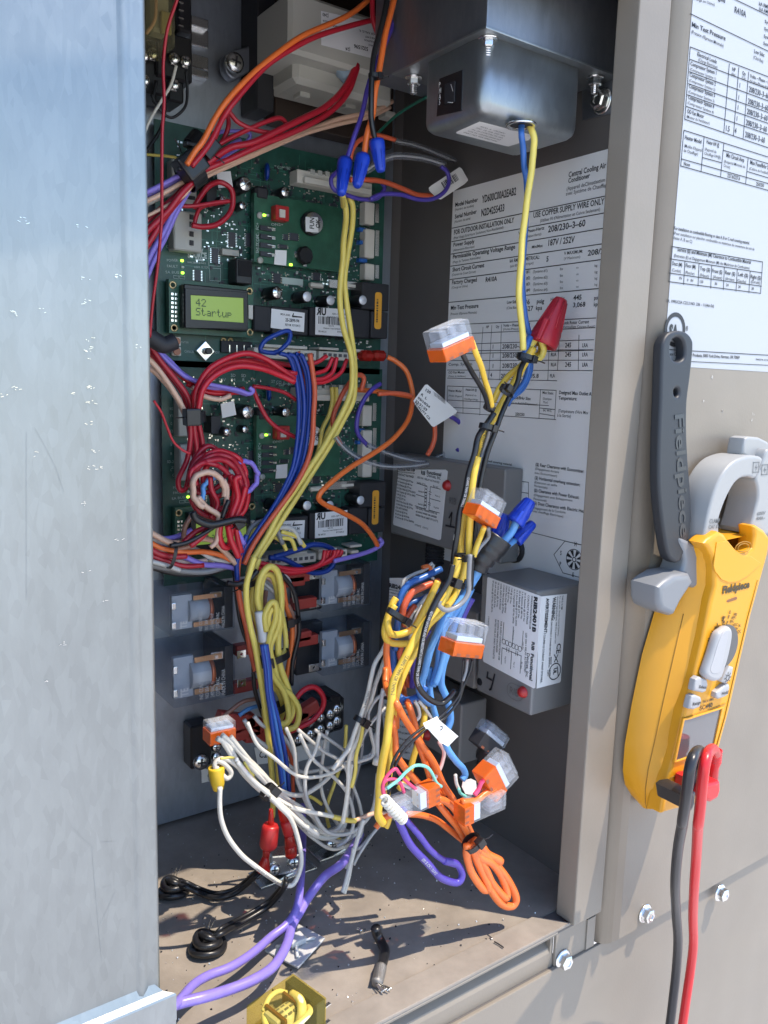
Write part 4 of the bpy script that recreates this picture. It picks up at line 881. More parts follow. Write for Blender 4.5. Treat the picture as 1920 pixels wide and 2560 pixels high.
# ------------------------------------------------------------------ junction box at the top right
jb = thing('junction_box', (-.06, .06, .62), 'galvanized junction box with a black rating switch and knock-out hanging at the top', 'junction box')
y0 = .0127; x0 = -.126; y1 = .107; zb = .6225
box('duct_body', (x0, y0, zb), (-.0006, y1+.03, .735), gv_dark, jb, .0008)
box('mounting_flange', (x0-.002, y0-.002, zb-.0016), (-.0006, y1+.004, zb-.0001), gv_box, jb, .0004)
bm = bmesh.new(); X0, X1, Y0_, Y1_, Z0, Z1 = x0+.004, -.030, y0+.005, .082, .5745, zb-.0015
bmbox(bm, (X0, Y0_, Z0), (X1, Y1_, Z1))
ed = [e for e in bm.edges if not all(abs(v.co.z-Z1) < 1e-6 for v in e.verts)]
bmesh.ops.bevel(bm, geom=ed, offset=.0085, segments=6, profile=.5, affect='EDGES'); finish(bm, 'box_can', gv_box, jb, True)
bpl = Pl((0, 0, Z0-.0002), (1, 0, 0), (0, -1, 0))            # underside, seen from below
PX = Pl((X0-.0004, 0, 0), (0, -1, 0), (0, 0, 1))
s = prism('switch_plate', PX, [(470, 465), (607, 412), (601, 655), (452, 690)], [], .0012, .0003, blk, jb, 'R0')
prism('switch_rocker', PX.off(.0012), [(500, 500), (560, 480), (556, 600), (498, 618)], [], .0012, .0003, blkm, s, 'R0')
I = Ink(PX.off(.0012), 'R0')
for ch, y in (('P', 520), ('M', 556), ('A', 590), ('5', 622)):
    a = I.pl.hit(*px('R0', 468, y)); I.tl(ch, a.x, a.y, .0048, bold=.01)
I.ln(540, 500, 552, 540, .0004); I.ln(522, 606, 552, 608, .0004); I.done(mat('white_print', (.7, .7, .7), .5), s)
def under(n, L, m, par, d): 
    P = [onZ(*px('R0', *p), Z0-d) for p in L]; return pydata(n, P+[p+Vector((0, 0, .0002)) for p in P], [tuple(range(len(P)))]+[(i, (i+1) % len(P), (i+1) % len(P)+len(P), i+len(P)) for i in range(len(P))], m, par)
us_ = under('rating_sticker', [(708, 722), (1022, 802), (1000, 830), (880, 868), (850, 862), (570, 790), (572, 782)], paper, jb, .0004)
pa, pb_, pc = onZ(*px('R0', 584, 784), Z0-.0006), onZ(*px('R0', 852, 858), Z0-.0006), onZ(*px('R0', 706, 728), Z0-.0006)
I = Ink(Pl(pa, pb_-pa, pc-pa)); Lx = (pb_-pa).length
for k, s_ in enumerate(('PART NO. 025-40827-000', 'VOLTS 120/240 50/60 HZ', 'IN. 24 CONTACTS 10A', 'FM7  UL 508  24V 10A', 'MOD. A  120/240V')): I.tl(s_, .002, .0022+k*.0042, .0026, sx=Lx*.8/(.0026*12), bold=.0)
if I.pl.n.z > 0:
    for k, v in enumerate(I.v): I.v[k] = v-I.pl.n*2*I.l
I.done(ink, us_)
kp = onZ(*px('R0', 955, 738), Z0-.0002); kn = lathe('knockout_ring', [(.0078, 0), (.0078, .0012), (.0102, .0012), (.0104, 0)], 24, zframe(kp, (0, 0, -1)), zinc, jb); cyl('knockout_hole', kp, kp+Vector((0, 0, -.0002)), .0078, blkm, kn, 24)
for (x, y, lb) in ((760, 250, 0), (320, 480, 0), (1395, 480, 0)):
    u, v_ = px('R0', x, y-22)
    p = onZ(u, v_, zb-.0016)
    hexbolt('hex_bolt', p, (0, 0, -1), .0052, jb); lathe('bolt_shank', [(.0028, 0)]+[q for k in range(5) for q in ((.0030, .005+k*.0014), (.0025, .0057+k*.0014))]+[(0, .0122)], 12, zframe(p, (0, 0, -1)), zinc, jb, False)
PR = Pl((-.0012, 0, 0), (0, -1, 0), (0, 0, 1))
prism('side_bracket', PR, [(1310, 440), (1492, 470), (1490, 672), (1318, 712)], [], .0012, .0002, gv_dark, jb, 'R0')
hexbolt('hex_bolt', onX(*px('R0', 1440, 602), -.0014), (-1, 0, 0), .0072, jb)

# ------------------------------------------------------------------ grey relay boxes
def relaybox(x, y0, y1, z0, z1, label, w_=.050):
    r = thing('relay_module', (x+w_/2, (y0+y1)/2, z0), label, 'relay module', 'grey relay modules on the right wall')
    box('module_case', (x, y0, z0), (min(x+w_, -.0006), y1, z1), greyp, r, .0022, seg=3, smooth=False); return r
# module 4: lower right
X4 = -.055
c4 = onX(1345, 1485, X4); yN = c4.y; zT = onX(1345, 1478, X4).z; zB_ = onX(1345, 1800, X4).z; yF = onX(1196, 1600, X4).y
m4 = relaybox(X4, yN, yF, zB_, zT, 'grey relay module at the lower right marked with a handwritten 4', .054)
P4 = Pl((X4-.0003, 0, 0), (0, -1, 0), (0, 0, 1)); P4f = Pl((0, yN-.0003, 0), (1, 0, 0), (0, 0, 1))
s = sheet('module_label', P4, [(885, 256), (1255, 390), (1252, 395), (1210, 1022), (1200, 1026), (855, 842), (850, 830), (880, 262)], paper, m4, 'R3')
sf = sheet('module_label', P4f, [(1240, 392), (1432, 372), (1430, 382), (1388, 975), (1380, 985), (1222, 1027)], paper, m4, 'R3')
I = Ink(P4, 'R3')
def dn(txt, x0, y0, x1, y1, wpx, bold=.012):                 # text running downwards
    a = I.pl.hit(*px('R3', x0, y0)); b = I.pl.hit(*px('R3', x1, y1)); d = b-a; L = d.length; d.normalize(); nrm = Vector((-d.y, d.x)); hh = abs((I.pl.hit(*px('R3', x0+wpx, y0))-a).x)
    V, Fc = glyphs(txt, bold); wd = max(v.x for v in V); I.add([I.pl.w(*(a+d*(v.x*L/wd)+nrm*(v.y*hh/.7)), .0003) for v in V], Fc)
dn('RIB2401B', 1206, 388, 1192, 634, 24, .05); dn('WWW.FUNCTIONALDEVICES.COM', 1186, 384, 1172, 612, 10, .02); dn('CONTACT RATINGS', 1162, 378, 1150, 580, 12, .01)
for k, (s_, L) in enumerate((('20 A Resistive @ 277 Vac', 200), ('5 A Resistive @ 480 Vac', 190), ('20 A Ballast @ 277 Vac', 190), ('16 A Elect. Ballast @ 277 Vac (N/O)', 250), ('10 A Tungsten @ 120 Vac (N/O)', 240), ('1 HP @ 120 Vac', 110), ('2 HP @ 277 Vac', 110), ('770VA Pilot Duty @ 120Vac', 190), ('1110VA Pilot Duty @ 277Vac', 200), ('COIL INPUT RATINGS', 180), ('55 mA max @ 24 Vac', 170), ('42 mA max @ 20-30 Vdc', 180), ('47 mA max @ 120 Vac, 50-60 Hz', 220))):
    x = 1140-18.5*k; y = 362-7*k; dn(s_, x, y, x-9, y+L, 10, .012)
dn('Functional', 1184, 782, 1172, 966, 22, .03); dn('Devices, Inc.', 1156, 778, 1146, 948, 20, .01); dn('LED ON = RELAY ACTIVATED', 1146, 640, 1136, 912, 11, .01); dn('RIB', 1190, 700, 1186, 760, 20, .03)
dn('FOR SUPPLY CONNECTIONS USE', 974, 560, 958, 828, 10, .012); dn('#12AWG WIRES OR LARGER', 954, 552, 942, 776, 10, .012); dn('RATED FOR AT LEAST 75°C(167°F).', 936, 546, 920, 822, 10, .012)
dn('197007Z', 888, 524, 884, 590, 9, .0); dn('120 Vac', 1128, 700, 1124, 760, 8, 0); dn('24 Vac/dc', 1060, 620, 1056, 690, 8, 0); dn('Yel C', 1064, 838, 1060, 880, 9, 0); dn('Org N/O', 1004, 802, 1000, 850, 9, 0); dn('Blu N/C', 1116, 840, 1112, 890, 9, 0)
for L in ((996, 570, 988, 690), (1062, 600, 1054, 730), (1130, 630, 1120, 752), (984, 745, 978, 858), (1050, 770, 1042, 890), (1116, 800, 1108, 920), (984, 745, 1112, 800), (1016, 742, 1014, 770), (1032, 748, 1030, 776), (1080, 768, 1078, 796), (1092, 772, 1090, 800)): I.ln(*L, .0005)
for k in range(6): 
    a = I.pl.hit(*px('R3', 996+22*k, 702+10*k)); I.ring(a.x, a.y, .0022, .0004, 10)
I.done(ink, s)
I = Ink(P4f, 'R3')
dn('WARNING:', 1332, 398, 1320, 560, 22, .03); dn('DISCONNECT POWER BEFORE OPENING.', 1318, 566, 1300, 884, 10, .012); dn('AVERTISSEMENT:', 1286, 404, 1270, 650, 20, .03); dn('COUPER LE COURANT AVANT D\'OUVRIR.', 1268, 655, 1244, 990, 13, .012)
dn('TYPE E, O, BM', 1394, 384, 1388, 480, 10, .012); dn('For use with: Smoke Control Systems,', 1378, 386, 1364, 664, 9, .005); dn('General Signaling Equip. 90B Dry Indoor Use', 1360, 390, 1344, 716, 9, .005)
dn('CE', 1360, 716, 1354, 786, 28, .02); dn('UL', 1338, 886, 1334, 930, 20, .04); dn('LISTED', 1310, 890, 1308, 940, 8, .01); dn('125Y', 1294, 896, 1292, 946, 8, .01)
a = I.pl.hit(*px('R3', 1345, 908)); I.ring(a.x, a.y, .0068, .0008)
for L in ((1342, 794, 1366, 842), (1366, 794, 1342, 842), (1362, 876, 1368, 936), (1320, 810, 1318, 858)): I.ln(*L, .0008)
I.done(ink, sf)
I = Ink(P4, 'R3', .0003)
for L in ((885, 915, 880, 950), (880, 950, 912, 968), (932, 930, 918, 990), (918, 990, 906, 1030), (906, 1030, 898, 1034)): I.ln(*L, .0016)
I.done(ink, m4, 'handwritten_number')
p = onX(*px('R3', 1130, 1050), X4); lathe('indicator_lamp', [(.0045, 0), (.0045, .0008), (.0036, .0012), (.0036, .0032), (.002, .0045), (0, .0048)], 18, zframe(p, (-1, 0, 0)), redp, m4)
p = onX(*px('R3', 826, 980), X4); lathe('mounting_hole', [(.0032, 0), (.0030, .0003), (0, .0003)], 16, zframe(p, (-1, 0, 0)), mat('socket_dark', (.004, .004, .006), .8), m4)
a = P4.hit(*px('R3', 1072, 1050)); I = Ink(P4, 'R3', .0003); 
P_ = rrect(a.x-.0085, a.y-.0062, a.x+.0085, a.y+.0062, .006)
for p, q in zip(P_, P_[1:]+P_[:1]): I.seg(p, q, .0004)
I.tl('RIB', a.x-.006, a.y-.003, .0085, sx=.85, bold=0); I.done(mat('embossed_grey', (.13, .125, .12), .5), m4, 'embossed_mark')
# module 1: upper left
X1_ = -.022
yA = onX(978, 1250, X1_).y; yB2 = onX(1258, 1290, X1_).y; zt = onX(1255, 1172, X1_).z; zl = onX(1290, 1412, X1_).z; zl = onX(1000, 1340, X1_).z
m1 = relaybox(X1_, yB2, yA, zl, zt, 'grey relay module under the data plate marked with a handwritten 1', .021)
P1 = Pl((X1_-.0003, 0, 0), (0, -1, 0), (0, 0, 1))
s = sheet('module_label', P1, [(100, 868), (425, 868), (440, 880), (392, 1350), (380, 1356), (66, 1250), (62, 1236)], paper, m1, 'R2')
I = Ink(P1, 'R2'); t = I.t
t('RIB2401B', 92, 872, 216, 880, 26, .05); t('WWW.FUNCTIONALDEVICES.COM', 92, 886, 212, 898, 8, .02); t('CONTACT RATINGS', 92, 906, 206, 926, 14, .03)
for k, s_ in enumerate(('20 A Resistive @ 277 Vac', '5 A Resistive @ 480 Vac', '20 A Ballast @ 277 Vac', '16 A Elect. Ballast @ 277Vac (N/O)', '10 A Tungsten @ 120 Vac (N/O)', '1 HP @ 120 Vac', '2 HP @ 277 Vac', '770VA Pilot Duty @ 120Vac', '1110VA Pilot Duty @ 277Vac', 'COIL INPUT RATINGS', '55 mA max @ 24 Vac', '42 mA max @ 20-30 Vdc', '47 mA max @ 120 Vac, 50-60 Hz')):
    y = 930+22.5*k; L = min(130, 4.6*len(s_)); t(s_, 92-1.2*k, y, 92-1.2*k+L, y+L*.28, 12, .02)
t('RIB', 256, 900, 286, 908, 26, .03); t('Functional', 296, 896, 396, 914, 24, .03); t('Devices, Inc.', 296, 916, 394, 938, 22, .01); t('LED ON = RELAY ACTIVATED', 230, 926, 384, 964, 13, .01)
for s_, x, y in (('Wht/Blk 120 Vac', 228, 962), ('Wht/Blu 24 Vac/dc', 238, 1022), ('Wht/Yel Common', 236, 1110), ('Blu N/C', 340, 985), ('Yel C', 352, 1050), ('Org N/O', 344, 1130)): t(s_, x, y, x+60-4*(x > 300)*6, y+12, 10, .01)
for L in ((228, 962, 296, 984), (224, 1040, 294, 1062), (216, 1118, 288, 1142), (322, 986, 392, 1004), (318, 1068, 390, 1088), (312, 1148, 384, 1168), (322, 986, 320, 1020), (318, 1034, 316, 1100), (314, 1112, 312, 1148), (312, 1020, 328, 1026), (312, 1034, 326, 1040), (308, 1096, 322, 1102), (308, 1108, 322, 1114)): I.ln(*L, .0005)
for k in range(7):
    a = I.pl.hit(*px('R2', 292-1*k, 992+22*k)); I.ring(a.x, a.y, .0020, .0004, 10)
t('FOR SUPPLY CONNECTIONS USE', 222, 1138, 368, 1180, 12, .015); t('#12AWG WIRES OR LARGER', 222, 1162, 366, 1204, 12, .015); t('RATED FOR AT LEAST 75°C(167°F).', 220, 1186, 376, 1232, 12, .015); t('197007Z   070722', 212, 1254, 306, 1284, 12, .0)
I.done(ink, s)
I = Ink(P1, 'R2', .0003)
for L in ((470, 1168, 462, 1250), (470, 1168, 452, 1200), (430, 1254, 500, 1270)): I.ln(*L, .0017)
I.done(ink, m1, 'handwritten_number')
p = onX(*px('R2', 440, 978), X1_); lathe('indicator_lamp', [(.0050, 0), (.0050, .0008), (.0040, .0012), (.0040, .0032), (.002, .0048), (0, .005)], 18, zframe(p, (-1, 0, 0)), redp, m1)
a = P1.hit(*px('R2', 480, 1085)); I = Ink(P1, 'R2', .0003); I.tl('RIB', a.x-.006, a.y-.003, .0085, sx=.85, bold=0); I.done(MATS['embossed_grey'], m1, 'embossed_mark')
nb = onX(*px('R2', 330, 1440), X1_+.012); nz = lathe('threaded_nipple', [q for k in range(9) for q in ((.0095, -k*.0028), (.0085, -k*.0028-.0014))], 18, Matrix.Translation(Vector((X1_+.016, nb.y, zl+.001))), blkm, m1, False)
p = onX(*px('R2', 905, 1420), -.0008); hb = hexbolt('hex_bolt', p, (-1, 0, 0), .0062, None, 'dark hex bolt with a black rubber grommet by the blue wire nuts'); lathe('rubber_grommet', [(.0115, -.0002), (.0115, .0022), (.0085, .003), (.007, .001), (0, .001)], 20, zframe(p, (-1, 0, 0)), blkm, hb)
# module 2: middle left, mostly behind the wires
X2 = -.048
ya = onX(972, 1500, X2).y; yb_ = onX(1190, 1600, X2).y; zt2 = onX(1000, 1462, X2).z; zl2 = onX(1150, 1708, X2).z
m2 = relaybox(X2, yb_, ya, zl2, zt2, 'grey relay module almost hidden behind the hanging wire bundle', .046)
P2 = Pl((X2-.0003, 0, 0), (0, -1, 0), (0, 0, 1))
s = sheet('module_label', P2, [(205, 262), (330, 262), (330, 480), (198, 478)], paper, m2, 'R3'); I = Ink(P2, 'R3'); I.t('RIB2401B', 203, 325, 330, 356, 28, .05)
for k, s_ in enumerate(('WWW.FUNCTIONALDEVICES.COM', 'CONTACT RATINGS', '20 A Resistive @ 277 Vac', '5 A Resistive @ 480 Vac', '20 A Ballast @ 277 Vac', '16 A Elect. Ballast')): I.t(s_, 203, 346+21*k, 300, 366+21*k, 10, .02)
I.done(ink, s)
# module 3: bottom left, dark, behind the orange wires
X3 = -.045
ya = onX(1000, 1850, X3).y; yb_ = onX(1150, 1850, X3).y; zt3 = onX(1100, 1735, X3).z; zl3 = onX(1180, 1935, X3).z
m3 = relaybox(X3, yb_, ya, zl3, zt3, 'grey relay module lowest in the cabinet behind the orange wires', .030)
P3 = Pl((X3-.0003, 0, 0), (0, -1, 0), (0, 0, 1))
s = sheet('module_label', P3, [(290, 780), (520, 830), (560, 1280), (330, 1200)], paper, m3, 'H'); I = Ink(P3, 'H')
for k in range(8):
    for q, s_ in enumerate(('SERIES CONTACT 277', 'RATINGS 120 Vac', 'N/O COMMON Vac')): I.t(s_, 320+q*70, 830+50*k+q*14, 386+q*70, 836+50*k+q*14, 13, .02)
I.done(ink, s)
p = onX(*px('R4', 462, 240), X3); lathe('indicator_lamp', [(.0055, 0), (.0055, .001), (.0042, .0014), (.0042, .0034), (0, .0048)], 18, zframe(p, (-1, 0, 0)), redp, m3)

# ------------------------------------------------------------------ wiring
# --- upper left harness: power wires drawn through two black ties
h = thing('wire_harness', onY(*px('A', 360, 950), .2), 'upper harness of orange, red and peach wires swept up through two black ties', 'wire harness')
W = lambda c, L, co, r, y=.19, **k: wire(c, L, co, r, y, parent=h, **k)
W('A', [(300, 975), (350, 900), (400, 830), (480, 690), (560, 570), (700, 430), (850, 300), (1000, 210), (1180, 130), (1290, 70), (1400, -20, .15)], 'orange', 8, .2)
W('A', [(330, 985), (430, 850), (520, 690), (600, 580), (760, 400), (900, 300), (1060, 220), (1250, 160), (1440, 108, .15)], 'red', 7.5, .195)
W('A', [(345, 1000), (420, 930), (470, 800), (530, 655), (600, 720), (700, 770), (830, 785), (890, 740), (850, 702), (760, 730), (620, 790), (500, 850), (400, 930)], 'red', 6.5, .185)
W('A', [(350, 1000), (430, 880), (500, 850), (548, 750), (535, 655)], 'red', 6.5, .195)
W('A', [(330, 1020), (420, 960), (560, 880), (700, 850), (850, 770), (980, 700), (1130, 630), (1240, 520), (1310, 380, .18)], 'red', 9, .19)
W('A', [(335, 1035), (430, 990), (560, 940), (720, 870), (900, 800), (1040, 730), (1170, 650), (1260, 540), (1316, 390, .18)], 'red', 8, .2)
W('A', [(370, 1060), (480, 990), (640, 930), (880, 830), (1050, 760), (1200, 710), (1400, 660), (1520, 600, .2)], 'peach', 6.5, .2)
W('A', [(370, 1075), (440, 1030), (600, 960), (800, 870), (1000, 790), (1180, 740), (1380, 690), (1505, 635, .2)], 'peach', 6.5, .205)
W('A', [(350, 1040), (520, 930), (640, 850), (680, 800), (620, 780), (480, 790), (400, 880)], 'lilac', 5, .215)
W('A', [(360, 1010), (450, 940), (560, 860), (620, 830)], 'lilac', 6, .21)
# beyond the tie, out to the left behind the door
W('A', [(340, 1010), (240, 1050), (150, 1100), (20, 1160)], 'lilac', 7, .18)
W('A', [(340, 1030), (230, 1080), (140, 1120), (20, 1185)], 'lilac', 6, .185)
W('A', [(340, 1045), (240, 1100), (150, 1150), (20, 1210)], 'peach', 7, .18)
W('B', [(340, 290), (240, 340), (160, 380), (20, 450)], 'white', 6, .19)
W('B', [(350, 280), (270, 370), (190, 470), (90, 560), (20, 640)], 'red', 9, .175)
W('B', [(340, 300), (250, 400), (160, 510), (90, 620), (20, 740)], 'red', 9, .18)
W('B', [(345, 270), (240, 380), (160, 440), (20, 560)], 'red', 8, .185)
W('B', [(330, 300), (230, 460), (160, 600), (90, 720), (30, 860)], 'lilac', 8, .185)
W('B', [(335, 310), (240, 470), (180, 620), (120, 740), (50, 900)], 'lilac', 7, .19)
W('B', [(345, 300), (280, 380), (200, 430), (60, 500)], 'peach', 5, .178)
W('B', [(345, 555, .225), (360, 490), (400, 440), (550, 410)], 'red', 6, .215); W('B', [(235, 440), (350, 440), (480, 415), (555, 408)], 'red', 5.5, .212)
W('B', [(340, 450, .22), (380, 380), (430, 320), (500, 300), (560, 340), (578, 420), (550, 490), (480, 545), (400, 560), (330, 552)], 'red', 7.5, .205)
tie('A', 370, 855, .185, -50, 62, h, 34, .9, 1); tie('A', 325, 1030, .18, -40, 74, h, 44, .9, -1)
box('tie_head', onY(*px('A', 300, 830), .17), onY(*px('A', 400, 900), .178), blk, h, .001); box('tie_head', onY(*px('A', 255, 975), .168), onY(*px('A', 345, 1040), .175), blk, h, .001)
# --- single runs at the top
wire('A', [(262, -60, .12), (240, 0), (195, 140), (170, 250), (163, 400), (163, 600), (155, 800), (155, 1185), (150, 1300), (128, 1560), (100, 1800), (80, 2000, .14)], 'red', 4.6, name='thin_red_wire', label='thin red wire hanging straight down beside the door, in front of the relay socket')
wire('A', [(238, 390, .19), (205, 500), (150, 600), (100, 680), (60, 770), (20, 900)], 'white', 4.2, label='thin white wire from the black socket screw curving behind the door')
wire('A', [(295, 420, .20), (305, 540), (290, 640), (210, 695), (140, 650), (90, 560)], 'black', 4, label='thin black wire looped under the relay socket')
wire('A', [(120, 480, .22), (100, 600), (170, 620), (150, 760), (60, 900)], 'black', 5, label='black wire running down behind the thin white wire')
wire('A', [(20, 915, .22), (90, 918), (200, 925), (242, 945), (240, 1060)], 'yellow', 4, label='short yellow wire at the top left corner of the upper board')
wire('A', [(1490, -30, .10), (1470, 80), (1440, 200), (1412, 320), (1400, 450), (1393, 600), (1402, 720), (1420, 845)], 'black', 8, .1, label='black wire hanging in front of the transformer down to the right blue wire nut')
wire('A', [(1535, -30, .105), (1510, 60), (1480, 200), (1448, 400), (1420, 540), (1395, 680), (1370, 800), (1350, 940)], 'orange', 9, .105, label='orange wire hanging in front of the transformer down to the middle blue wire nut')
wire('A', [(1575, -30, .115), (1540, 100), (1480, 240), (1420, 380), (1375, 520), (1340, 680), (1285, 830), (1245, 960)], 'purple', 7, .115, label='purple wire hanging down to the left blue wire nut')
wire('A', [(1400, -30, .14), (1398, 100), (1430, 200), (1480, 290), (1540, 305)], 'red', 7, label='short red wire dropping at the top of the transformer label')
wire('A', [(1270, 950, .17), (1285, 880), (1330, 830), (1420, 805), (1535, 828)], 'rust', 6.5, label='red orange wire arching from the left blue wire nut into a clear sleeve')
t_ = thing('cable_tie', onY(*px('A', 1420, 440), .1), 'small black cable tie holding the black, orange and purple wires before the transformer', 'cable tie'); tie('A', 1415, 452, .1, 90, 32, t_, 10, .8, -1, 'tie_band')
wire('R0', [(95, 800, .2), (200, 700), (300, 630), (395, 575, .13)], 'green', 4.2, label='green ground wire rising to the junction box')
wire('R0', [(170, 450, .14), (230, 435, .12)], 'green', 6, label='short green wire stub at the flange of the junction box')
def sleeve_(c, L, y, r, label):
    P = pts(c, L, y); o = tube('clear_sleeve', P, r*mpp(P[0]), sleeve, None, 12); tag(o, label, 'sleeve')
    o2 = tube('wire_core', [p+Vector((0, .0005, 0)) for p in P], r*.30*mpp(P[0]), wm('cool'), o, 6)
sleeve_('R0', [(40, 1010), (110, 965), (200, 925), (330, 930), (420, 948), (500, 975)], .165, 9, 'clear plastic sleeve passing behind the three blue wire nuts')
sleeve_('R0', [(215, 835), (330, 860), (450, 905), (560, 950), (645, 985)], .19, 7, 'clear plastic sleeve running to the white barcode tag')
wire('R0', [(480, 985, .165), (520, 1020), (525, 1080), (495, 1140), (430, 1180), (340, 1180), (240, 1150), (130, 1150), (60, 1180)], 'purple', 6, label='purple wire looping in front of the white barcode tag')
wire('R0', [(-60, 1065, .18), (40, 1068), (150, 1082), (260, 1120), (340, 1148), (430, 1160)], 'rust', 7, label='red orange wire running from the upper board to the white barcode tag')
wire('R0', [(645, 975, .18), (650, 1010), (630, 1045)], 'rust', 8, label='red orange stub at the end of the clear sleeve above the barcode tag')
wire('A', [(1200, 1010, .19), (1155, 1060), (1170, 1120), (1240, 1150), (1330, 1180), (1430, 1175), (1470, 1120), (1455, 1080)], 'purple', 6, label='purple wire looped round the white plug at the top of the upper board')
# blue and yellow from the junction box to the red nut
KY = onZ(*px('R0', 955, 738), .5743).y
wire('R0', [(965, 715, KY), (962, 745, KY), (960, 800, KY-.002), (966, 880), (978, 980), (990, 1080), (988, 1200), (975, 1400), (962, 1650), (985, 1900), (1030, 2050, .04)], 'mid', 8.5, .05, label='blue wire leaving the knock-out hole of the junction box')
wire('R1', [(1002, -218, KY), (1008, -185, KY), (1030, -100, KY-.003), (1036, -20), (1035, 40), (1015, 150), (990, 300), (970, 450), (955, 600), (945, 750), (940, 950), (948, 1100), (950, 1250), (962, 1370)], 'yellow', 9.5, .045, label='long yellow wire hanging from the junction box across the data plate')
# --- yellow pair from the left blue nut down over the boards
pair1 = [(1225, 380), (1243, 440), (1245, 520), (1232, 650), (1225, 760), (1215, 880), (1212, 1000), (1232, 1150), (1268, 1311), (1285, 1441), (1265, 1561), (1200, 1701), (1110, 1861), (1030, 1981), (940, 2121), (860, 2251), (780, 2391), (710, 2501), (688, 2540), (665, 2620)]
pair2 = [(1262, 385), (1278, 440), (1282, 540), (1268, 640), (1248, 740), (1238, 850), (1240, 950), (1262, 1120), (1290, 1320), (1303, 1450), (1282, 1590), (1230, 1701), (1150, 1851), (1060, 2001), (960, 2161), (870, 2291), (790, 2421), (725, 2530), (695, 2620)]
# --- central left hanging harness
h2 = thing('wire_harness', onY(*px('D', 650, 300), .19), 'long yellow, blue and orange harness coiled in front of the left relays', 'wire harness')
W = lambda c, L, co, r, y=.185, **k: wire(c, L, co, r, y, parent=h2, **k)
def BtoD(L): return [(x, y-2417) for x, y in L]
W('B', pair1, 'yellow', 8.2, .19); W('B', pair2, 'yellow', 8, .195)
W('C', [(1160, 350, .23), (1165, 430), (1140, 520), (1110, 600), (1080, 720), (1030, 830), (970, 940), (900, 1050)], 'yellow', 6, .21)
W('C', [(1185, 350, .23), (1185, 440), (1160, 560), (1130, 640), (1100, 740), (1050, 850)], 'yellow', 6, .215)
for k, (dx, dy) in enumerate(((0, 0), (22, 6), (48, 4), (86, 0), (110, 6))):
    W('C', [(850+dx*1.1, 150+dy), (905+dx*.8, 175), (945+dx*.7, 280), (965+dx*.6, 420), (965+dx*.55, 560), (950+dx*.5, 700), (925+dx*.45, 830), (870+dx*.4, 960), (800+dx*.35, 1080), (710+dx*.3, 1210), (640+dx*.25, 1320), (612+dx*.25, 1400)], 'blue', 5.8, .19+.003*(k % 2), print_='600V 18 AWG TEW OR AWM 1015 C(UL) E55003 105°C (UL) 18 AWG' if k == 1 else None)
W('C', [(1030, 150), (1052, 260), (1060, 380), (1055, 520), (1045, 660), (1010, 790), (940, 930), (860, 1050), (760, 1190), (680, 1300), (640, 1400)], 'rust', 7.5, .186)
W('C', [(960, 140), (990, 230), (1000, 330), (1010, 500)], 'rust', 6, .2)
W('C', [(1130, 165), (1080, 200), (1030, 215), (960, 205)], 'redb', 6, .2); W('C', [(1165, 175), (1130, 240), (1080, 265), (1030, 275)], 'redb', 6, .2); W('C', [(1190, 175), (1165, 260), (1110, 300), (1060, 305)], 'redb', 6, .198); W('C', [(1250, 185), (1215, 265), (1130, 320), (1060, 325)], 'redb', 6, .2)
W('C', [(330, 560), (345, 480), (360, 370), (430, 250), (540, 175), (660, 148), (760, 180), (850, 240), (940, 300)], 'redb', 8.5, .18)
W('C', [(345, 560), (365, 470), (400, 360), (480, 270), (600, 230), (740, 240), (850, 280), (940, 320)], 'redb', 8.5, .175)
W('C', [(355, 560), (360, 430), (410, 300), (500, 225), (620, 195), (760, 215), (870, 255), (950, 270)], 'redb', 7.5, .19)
W('C', [(300, 560), (330, 420), (380, 320), (480, 230), (580, 200), (700, 200)], 'redb', 7, .195)
W('C', [(640, 190), (760, 195), (900, 215), (960, 215)], 'red', 7, .205)
W('C', [(830, 150, .2), (760, 140), (742, 120), (770, 70), (830, 38), (890, 14), (915, 30), (900, 80), (850, 130), (820, 145)], 'blue', 6.5, .18)
W('C', [(690, 350, .2), (720, 430), (780, 530), (850, 600), (950, 650)], 'red', 6.5, .2); W('C', [(690, 345, .2), (780, 358), (880, 385), (955, 430)], 'red', 5.5, .2)
# the hanging part (crop D)
W('D', [(700, 100), (675, 180), (658, 260), (655, 380), (680, 510), (710, 640), (735, 790), (755, 940), (780, 1100), (800, 1304), (815, 1500), (808, 1640, .15)], 'yellow', 8.5, .18)
W('D', [(730, 110), (705, 180), (690, 260), (690, 390), (720, 520), (745, 660), (760, 800), (770, 940), (810, 1080), (835, 1304), (850, 1500)], 'yellow', 8, .185)
W('D', [(640, 20), (610, 110), (605, 230), (620, 380), (650, 520), (680, 640), (710, 780)], 'rust', 8, .183)
W('D', [(720, 60), (700, 180), (690, 320), (710, 470), (740, 600), (760, 700)], 'rust', 7, .195)
W('D', [(620, -10), (590, 80), (585, 200), (600, 380), (630, 520), (690, 700), (700, 880), (750, 1040)], 'black', 6, .19)
for k in range(3): W('D', [(745+14*k, 620), (765+13*k, 760), (775+16*k, 900), (800+18*k, 1040), (820+24*k, 1180), (845+24*k, 1320), (868+20*k, 1500), (900+9*k, 1640), (905+6*k, 1760, .14)], 'mid' if k % 2 else 'blue', 6.0, .200+.003*(k % 2))
W('D', [(870, 1120), (890, 1220), (925, 1330), (930, 1460), (940, 1600)], 'rust', 5.5, .19)
W('D', [(655, -30), (620, 70), (598, 130), (600, 240)], 'blue', 7, .178)
